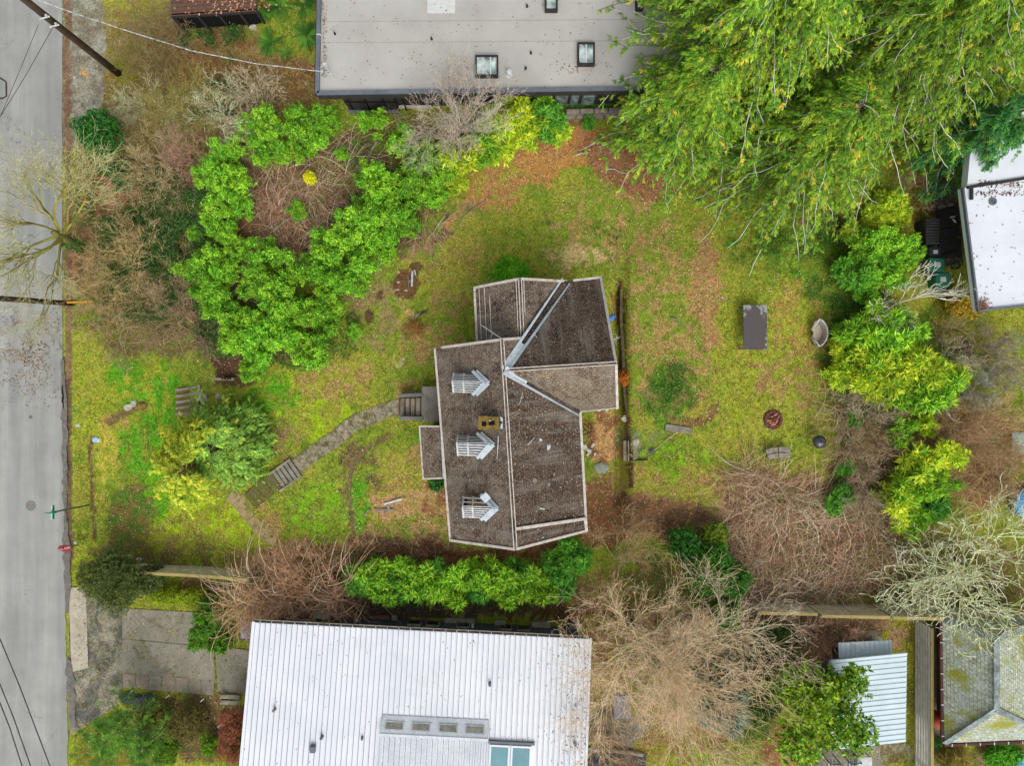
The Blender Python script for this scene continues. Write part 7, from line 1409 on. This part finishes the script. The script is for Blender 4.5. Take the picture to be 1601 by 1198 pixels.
plank_(600, 789, 628, 781, .1, 'white board on the brown earth pile left of the house'); plank_(585, 797, 616, 798, .08, 'pale batten below the white board on the earth pile', DRYW); plank_(570, 806, 577, 797, .09, 'short weathered board left of the earth pile', DRYW); plank_(606, 792, 609, 798, .05, 'tiny cross piece on the earth pile')
plank_(760, 313, 705, 352, .05, 'long grey fallen branch on the upper lawn', DRYW, tubey=True, nm='fallen_branch', cat_='branch'); plank_(733, 326, 708, 366, .035, 'thin fork below the long fallen branch', DRYW, tubey=True, nm='fallen_branch', cat_='branch'); plank_(900, 243, 921, 238, .06, 'pale stick in the orange litter by the conifer', RAIL, tubey=True, nm='stick', cat_='stick'); plank_(948, 264, 981, 271, .05, 'curved white stick below the conifer tips', RAIL, tubey=True, nm='stick', cat_='stick')
plank_(952, 402, 966, 430, .05, 'left of two arched sticks above the north east roof corner', DRYW, tubey=True, nm='stick', cat_='stick'); plank_(957, 400, 973, 422, .04, 'right of two arched sticks above the north east roof corner', DRYW, tubey=True, nm='stick', cat_='stick'); plank_(1050, 497, 1068, 509, .07, 'grey stick on the lawn between house and table', CONC, tubey=True, nm='stick', cat_='stick'); plank_(1128, 464, 1131, 468, .05, 'tiny pale stick above the garden table', RAIL, nm='stick', cat_='stick')
plank_(957, 462, 962, 495, .1, 'reddish board leaning in the drain trench behind the house', rough_mat('red_board', S(150, 92, 70), S(120, 76, 58), 5)); plank_(959, 532, 972, 525, .05, 'white stick across the drain trench', RAIL, dz=.5, tubey=True, nm='stick', cat_='stick'); plank_(962, 522, 964, 540, .03, 'thin white stick crossing the other in the trench', RAIL, dz=.52, tubey=True, nm='stick', cat_='stick')
plank_(985, 720, 1012, 719, .06, 'dark rail right of the yard steps', DARKW, nm='stick', cat_='stick', dz=.08); plank_(1060, 675, 1012, 712, .03, 'thin hose like line over the lawn to the yard steps', TRIM, tubey=True, nm='stick', cat_='stick')
rock(956, 497, .14, 'crumpled blue scrap in the trench behind the house', rough_mat('blue_tarp', S(60, 110, 190), S(90, 140, 210), 6), .5, rz=.8); rock(940, 732, .24, 'grey dead plant clump right of the house', rough_mat('ash_grey', S(160, 168, 150), S(120, 126, 110), 18), .4)
rng = np.random.RandomState(44)
for k, (u, v, s, lab) in enumerate(((914, 700, .3, 'largest white broken panel by the east wall'), (921, 706, .24, 'white broken panel right of the largest one'), (927, 697, .2, 'upper right white panel shard by the east wall'), (919, 711, .16, 'lowest white panel shard by the east wall'), (930, 711, .15, 'rightmost white panel shard by the east wall'), (936, 642, .18, 'left white scrap under the gable eave'), (949, 641, .2, 'right white scrap under the gable eave'), (914, 762, .14, 'small white scrap at the east eave'))):
    c = G(u, v, .1+.03*(k % 3)); m = MB(); m.box(c, (s, s*.5, .02), rng.uniform(0, 3)); m.box(c+Vector((.03, .04, .015)), (s*.4, s*.6, .02), rng.uniform(0, 3)); o = m.build('broken_panel', RAIL); origin_to(o, c); tag(o, lab, 'debris', 'broken white panels')
m = MB(); c = G(919, 672, .1)
for a in range(5): m.tube([c+Vector((.3*math.cos(a*1.3), .35*math.sin(a*1.3), .02)), c+Vector((.1*math.cos(a*1.3+1), .1*math.sin(a*1.3+1), .45)), c+Vector((.3*math.cos(a*1.3+2.2), .35*math.sin(a*1.3+2.2), .05))], .016, 6)
o = m.build('bent_wire_frame', DARKW); origin_to(o, c); tag(o, 'bent dark wire frame below the gable eave', 'wire frame')
# right edge: tub and tarpaulin
t = empty('pale_tub', G(1592, 694), 'pale green translucent tub at the right edge', 'tub'); c = P(1598, 694, .5); PT = rough_mat('pale_plastic', S(176, 196, 182), S(156, 178, 164), 3, None, rough=.4)
m = MB(); w_, d_ = .9, .98; m.box((c.x, c.y, .25), (w_, d_, .46)); m.build('body', PT, t, bevel=.08); m = MB(); m.tube([(c.x-w_/2, c.y-d_/2, .5), (c.x+w_/2, c.y-d_/2, .5), (c.x+w_/2, c.y+d_/2, .5), (c.x-w_/2, c.y+d_/2, .5), (c.x-w_/2, c.y-d_/2, .5)], .035, 8); m.build('rim', RAIL, t)
t = empty('tarp_covered_boat', G(1600, 780), 'low rounded thing under a bright blue tarpaulin at the right edge', 'boat'); c = G(1612, 785, 0)
BT = rough_mat('blue_tarpaulin', S(40, 130, 196), S(90, 170, 220), 3, S(200, 220, 230), .18, 12, .45, .01); m = MB(); m.lathe(c, [(1.15, 0), (1.22, .35), (1.1, .5)], 16, 1, .75); m.build('hull', DKB, t); m = MB(); m.lathe(c+Vector((0, 0, .5)), [(1.12, 0), (1.05, .06), (.7, .16), (.3, .2)], 16, 1, .75); m.build('tarpaulin', BT, t)
# bottom: slab, terrace, patio chairs and table
m = MB(); c = G(972, 1106, .06); m.box(c, (.8, 1.1, .1), R(2)); o = m.build('paving_slab', rough_mat('blue_grey_slab', S(140, 140, 146), S(120, 120, 126), 3), bevel=.02); origin_to(o, c); tag(o, 'blue grey rectangular slab under the largest leafless tree', 'slab')
tag(sheet('terrace', [(918, 1178), (1010, 1178), (1010, 1240), (918, 1240)], rough_mat('dark_terrace', S(64, 68, 74), S(50, 54, 60), 2), .05, 4), kind='structure')
m = MB(); pts = [G(918, 1172, .08), G(950, 1174, .08), G(985, 1177, .08), G(1005, 1181, .08)]; m.tube(pts, .1, 8); o = m.build('terrace_edge', CONC2); tag(o, kind='structure')
def chair(u, v, rz, lab):
    t = empty('patio_chair', G(u, v), lab, 'chair', 'patio chairs', rz); mm_ = rough_mat('dark_frame', S(66, 74, 78), S(52, 60, 64), 3) if 'dark_frame' not in bpy.data.materials else bpy.data.materials['dark_frame']
    for k in range(6): m = MB(); m.box((-.2+k*.08, 0, .44), (.045, .5, .025)); m.build('seat_slat', RAIL if k % 2 else CONC, t, world=False)
    for k in range(6): m = MB(); m.box((-.2+k*.08, .28, .68), (.04, .02, .4)); m.build('back_slat', RAIL, t, world=False)
    for x in (-.25, .25):
        m = MB(); m.tube([(x, .28, 0), (x, .28, .9)], .018, 8); m.build('leg', mm_, t, world=False); m = MB(); m.tube([(x, -.26, 0), (x, -.26, .62), (x, .28, .64)], .018, 8); m.build('arm', mm_, t, world=False)
    m = MB(); m.tube([(-.25, .28, .9), (.25, .28, .9)], .018, 8); m.build('top_rail', mm_, t, world=False)
chair(1293, 1189, 0, 'left slatted patio chair at the bottom edge below the white shed'); chair(1325, 1188, .1, 'right slatted patio chair at the bottom edge below the white shed')
t = empty('patio_table', G(1352, 1196), 'white square patio table with dark frame at the bottom edge', 'table'); c = P(1352, 1196, .72)
m = MB(); m.box((c.x, c.y, .72), (.66, .66, .03)); m.build('table_top', RAIL, t, bevel=.01)
for x in (-.28, .28):
    for y in (-.28, .28): m = MB(); m.tube([(c.x+x, c.y+y, 0), (c.x+x, c.y+y, .7)], .02, 8); m.build('leg', DARKW, t)
tag(sheet('patio', [(1275, 1170), (1375, 1160), (1380, 1240), (1278, 1240)], rough_mat('patio_concrete', S(150, 144, 128), S(128, 122, 104), 3, S(112, 116, 60), .25), .03, 6), kind='structure')
m = MB(); c = G(1268, 1190, .2); m.box(c, (.35, 1.4, .12), R(2)); o = m.build('timber_sleeper', rough_mat('tan_timber', S(150, 120, 86), S(126, 98, 70), 4), bevel=.01); origin_to(o, c); tag(o, 'tan timber sleeper edging left of the patio chairs', 'sleeper')
c = G(1594, 1197, .2); m = MB(); m.lathe(c, [(.5, 0), (.56, .2), (.5, .3), (.42, .12)], 24); o = m.build('paddling_pool', BT); origin_to(o, c); tag(o, 'round bright blue pool cut by the bottom right corner', 'paddling pool')

rng = np.random.RandomState(81); n = 520; q_ = []
while len(q_) < n:
    s_, t_ = (Wt-abs(rng.normal(0, .9)), rng.uniform(.2, 6)) if rng.rand() < .72 else (rng.uniform(0, Wt), rng.uniform(0, 7))
    if s_ > 0 and not (ms0-.1 < s_ < ms1+.1 and t_ > mt0-.1) and not (ks0-.1 < s_ < ks1+.1 and t_ > kt0-.1): q_.append(wr(s_, t_, .02))
d = rng.randn(n, 3); d[:, 2] = 0; V, F = leafquads(np.array(q_), d, np.tile([0, 0, 1.], (n, 1)), rng.uniform(.03, .09, n), rng.uniform(.02, .05, n)); tag(link('metal_roof_debris', fast('metal_roof_debris', V, F, pick(rng, n, [S(70, 66, 60), S(110, 96, 80), S(50, 50, 48)])), DRY), 'dark specks and twigs on the white metal roof, thickest at its right edge', 'leaf litter', kind='stuff')
# ================================================================ LABELS: look-alikes get their place in the row
_names = {1: 'first', 2: 'second', 3: 'third', 4: 'fourth', 5: 'fifth', 6: 'sixth', 7: 'seventh', 8: 'eighth', 9: 'ninth', 10: 'tenth', 11: 'eleventh', 12: 'twelfth', 13: 'thirteenth', 14: 'fourteenth', 15: 'fifteenth'}
bpy.context.view_layer.update(); _by = {}
for o in bpy.data.objects:
    if o.parent is None and o.get('label'): _by.setdefault(o['label'], []).append(o)
for lb_, obs in _by.items():
    if len(obs) < 2: continue
    obs.sort(key=lambda o: o.location.x)
    for k, o in enumerate(obs):
        n = len(obs); pos = 'leftmost' if k == 0 else 'rightmost' if k == n-1 else 'middle one' if n == 3 else _names[k+1]+' from the left'
        o['label'] = lb_+', '+pos
for o in bpy.data.objects:
    if o.parent is None and o.get('label') and len(o['label'].split()) > 16: print('LONG', o['label'])
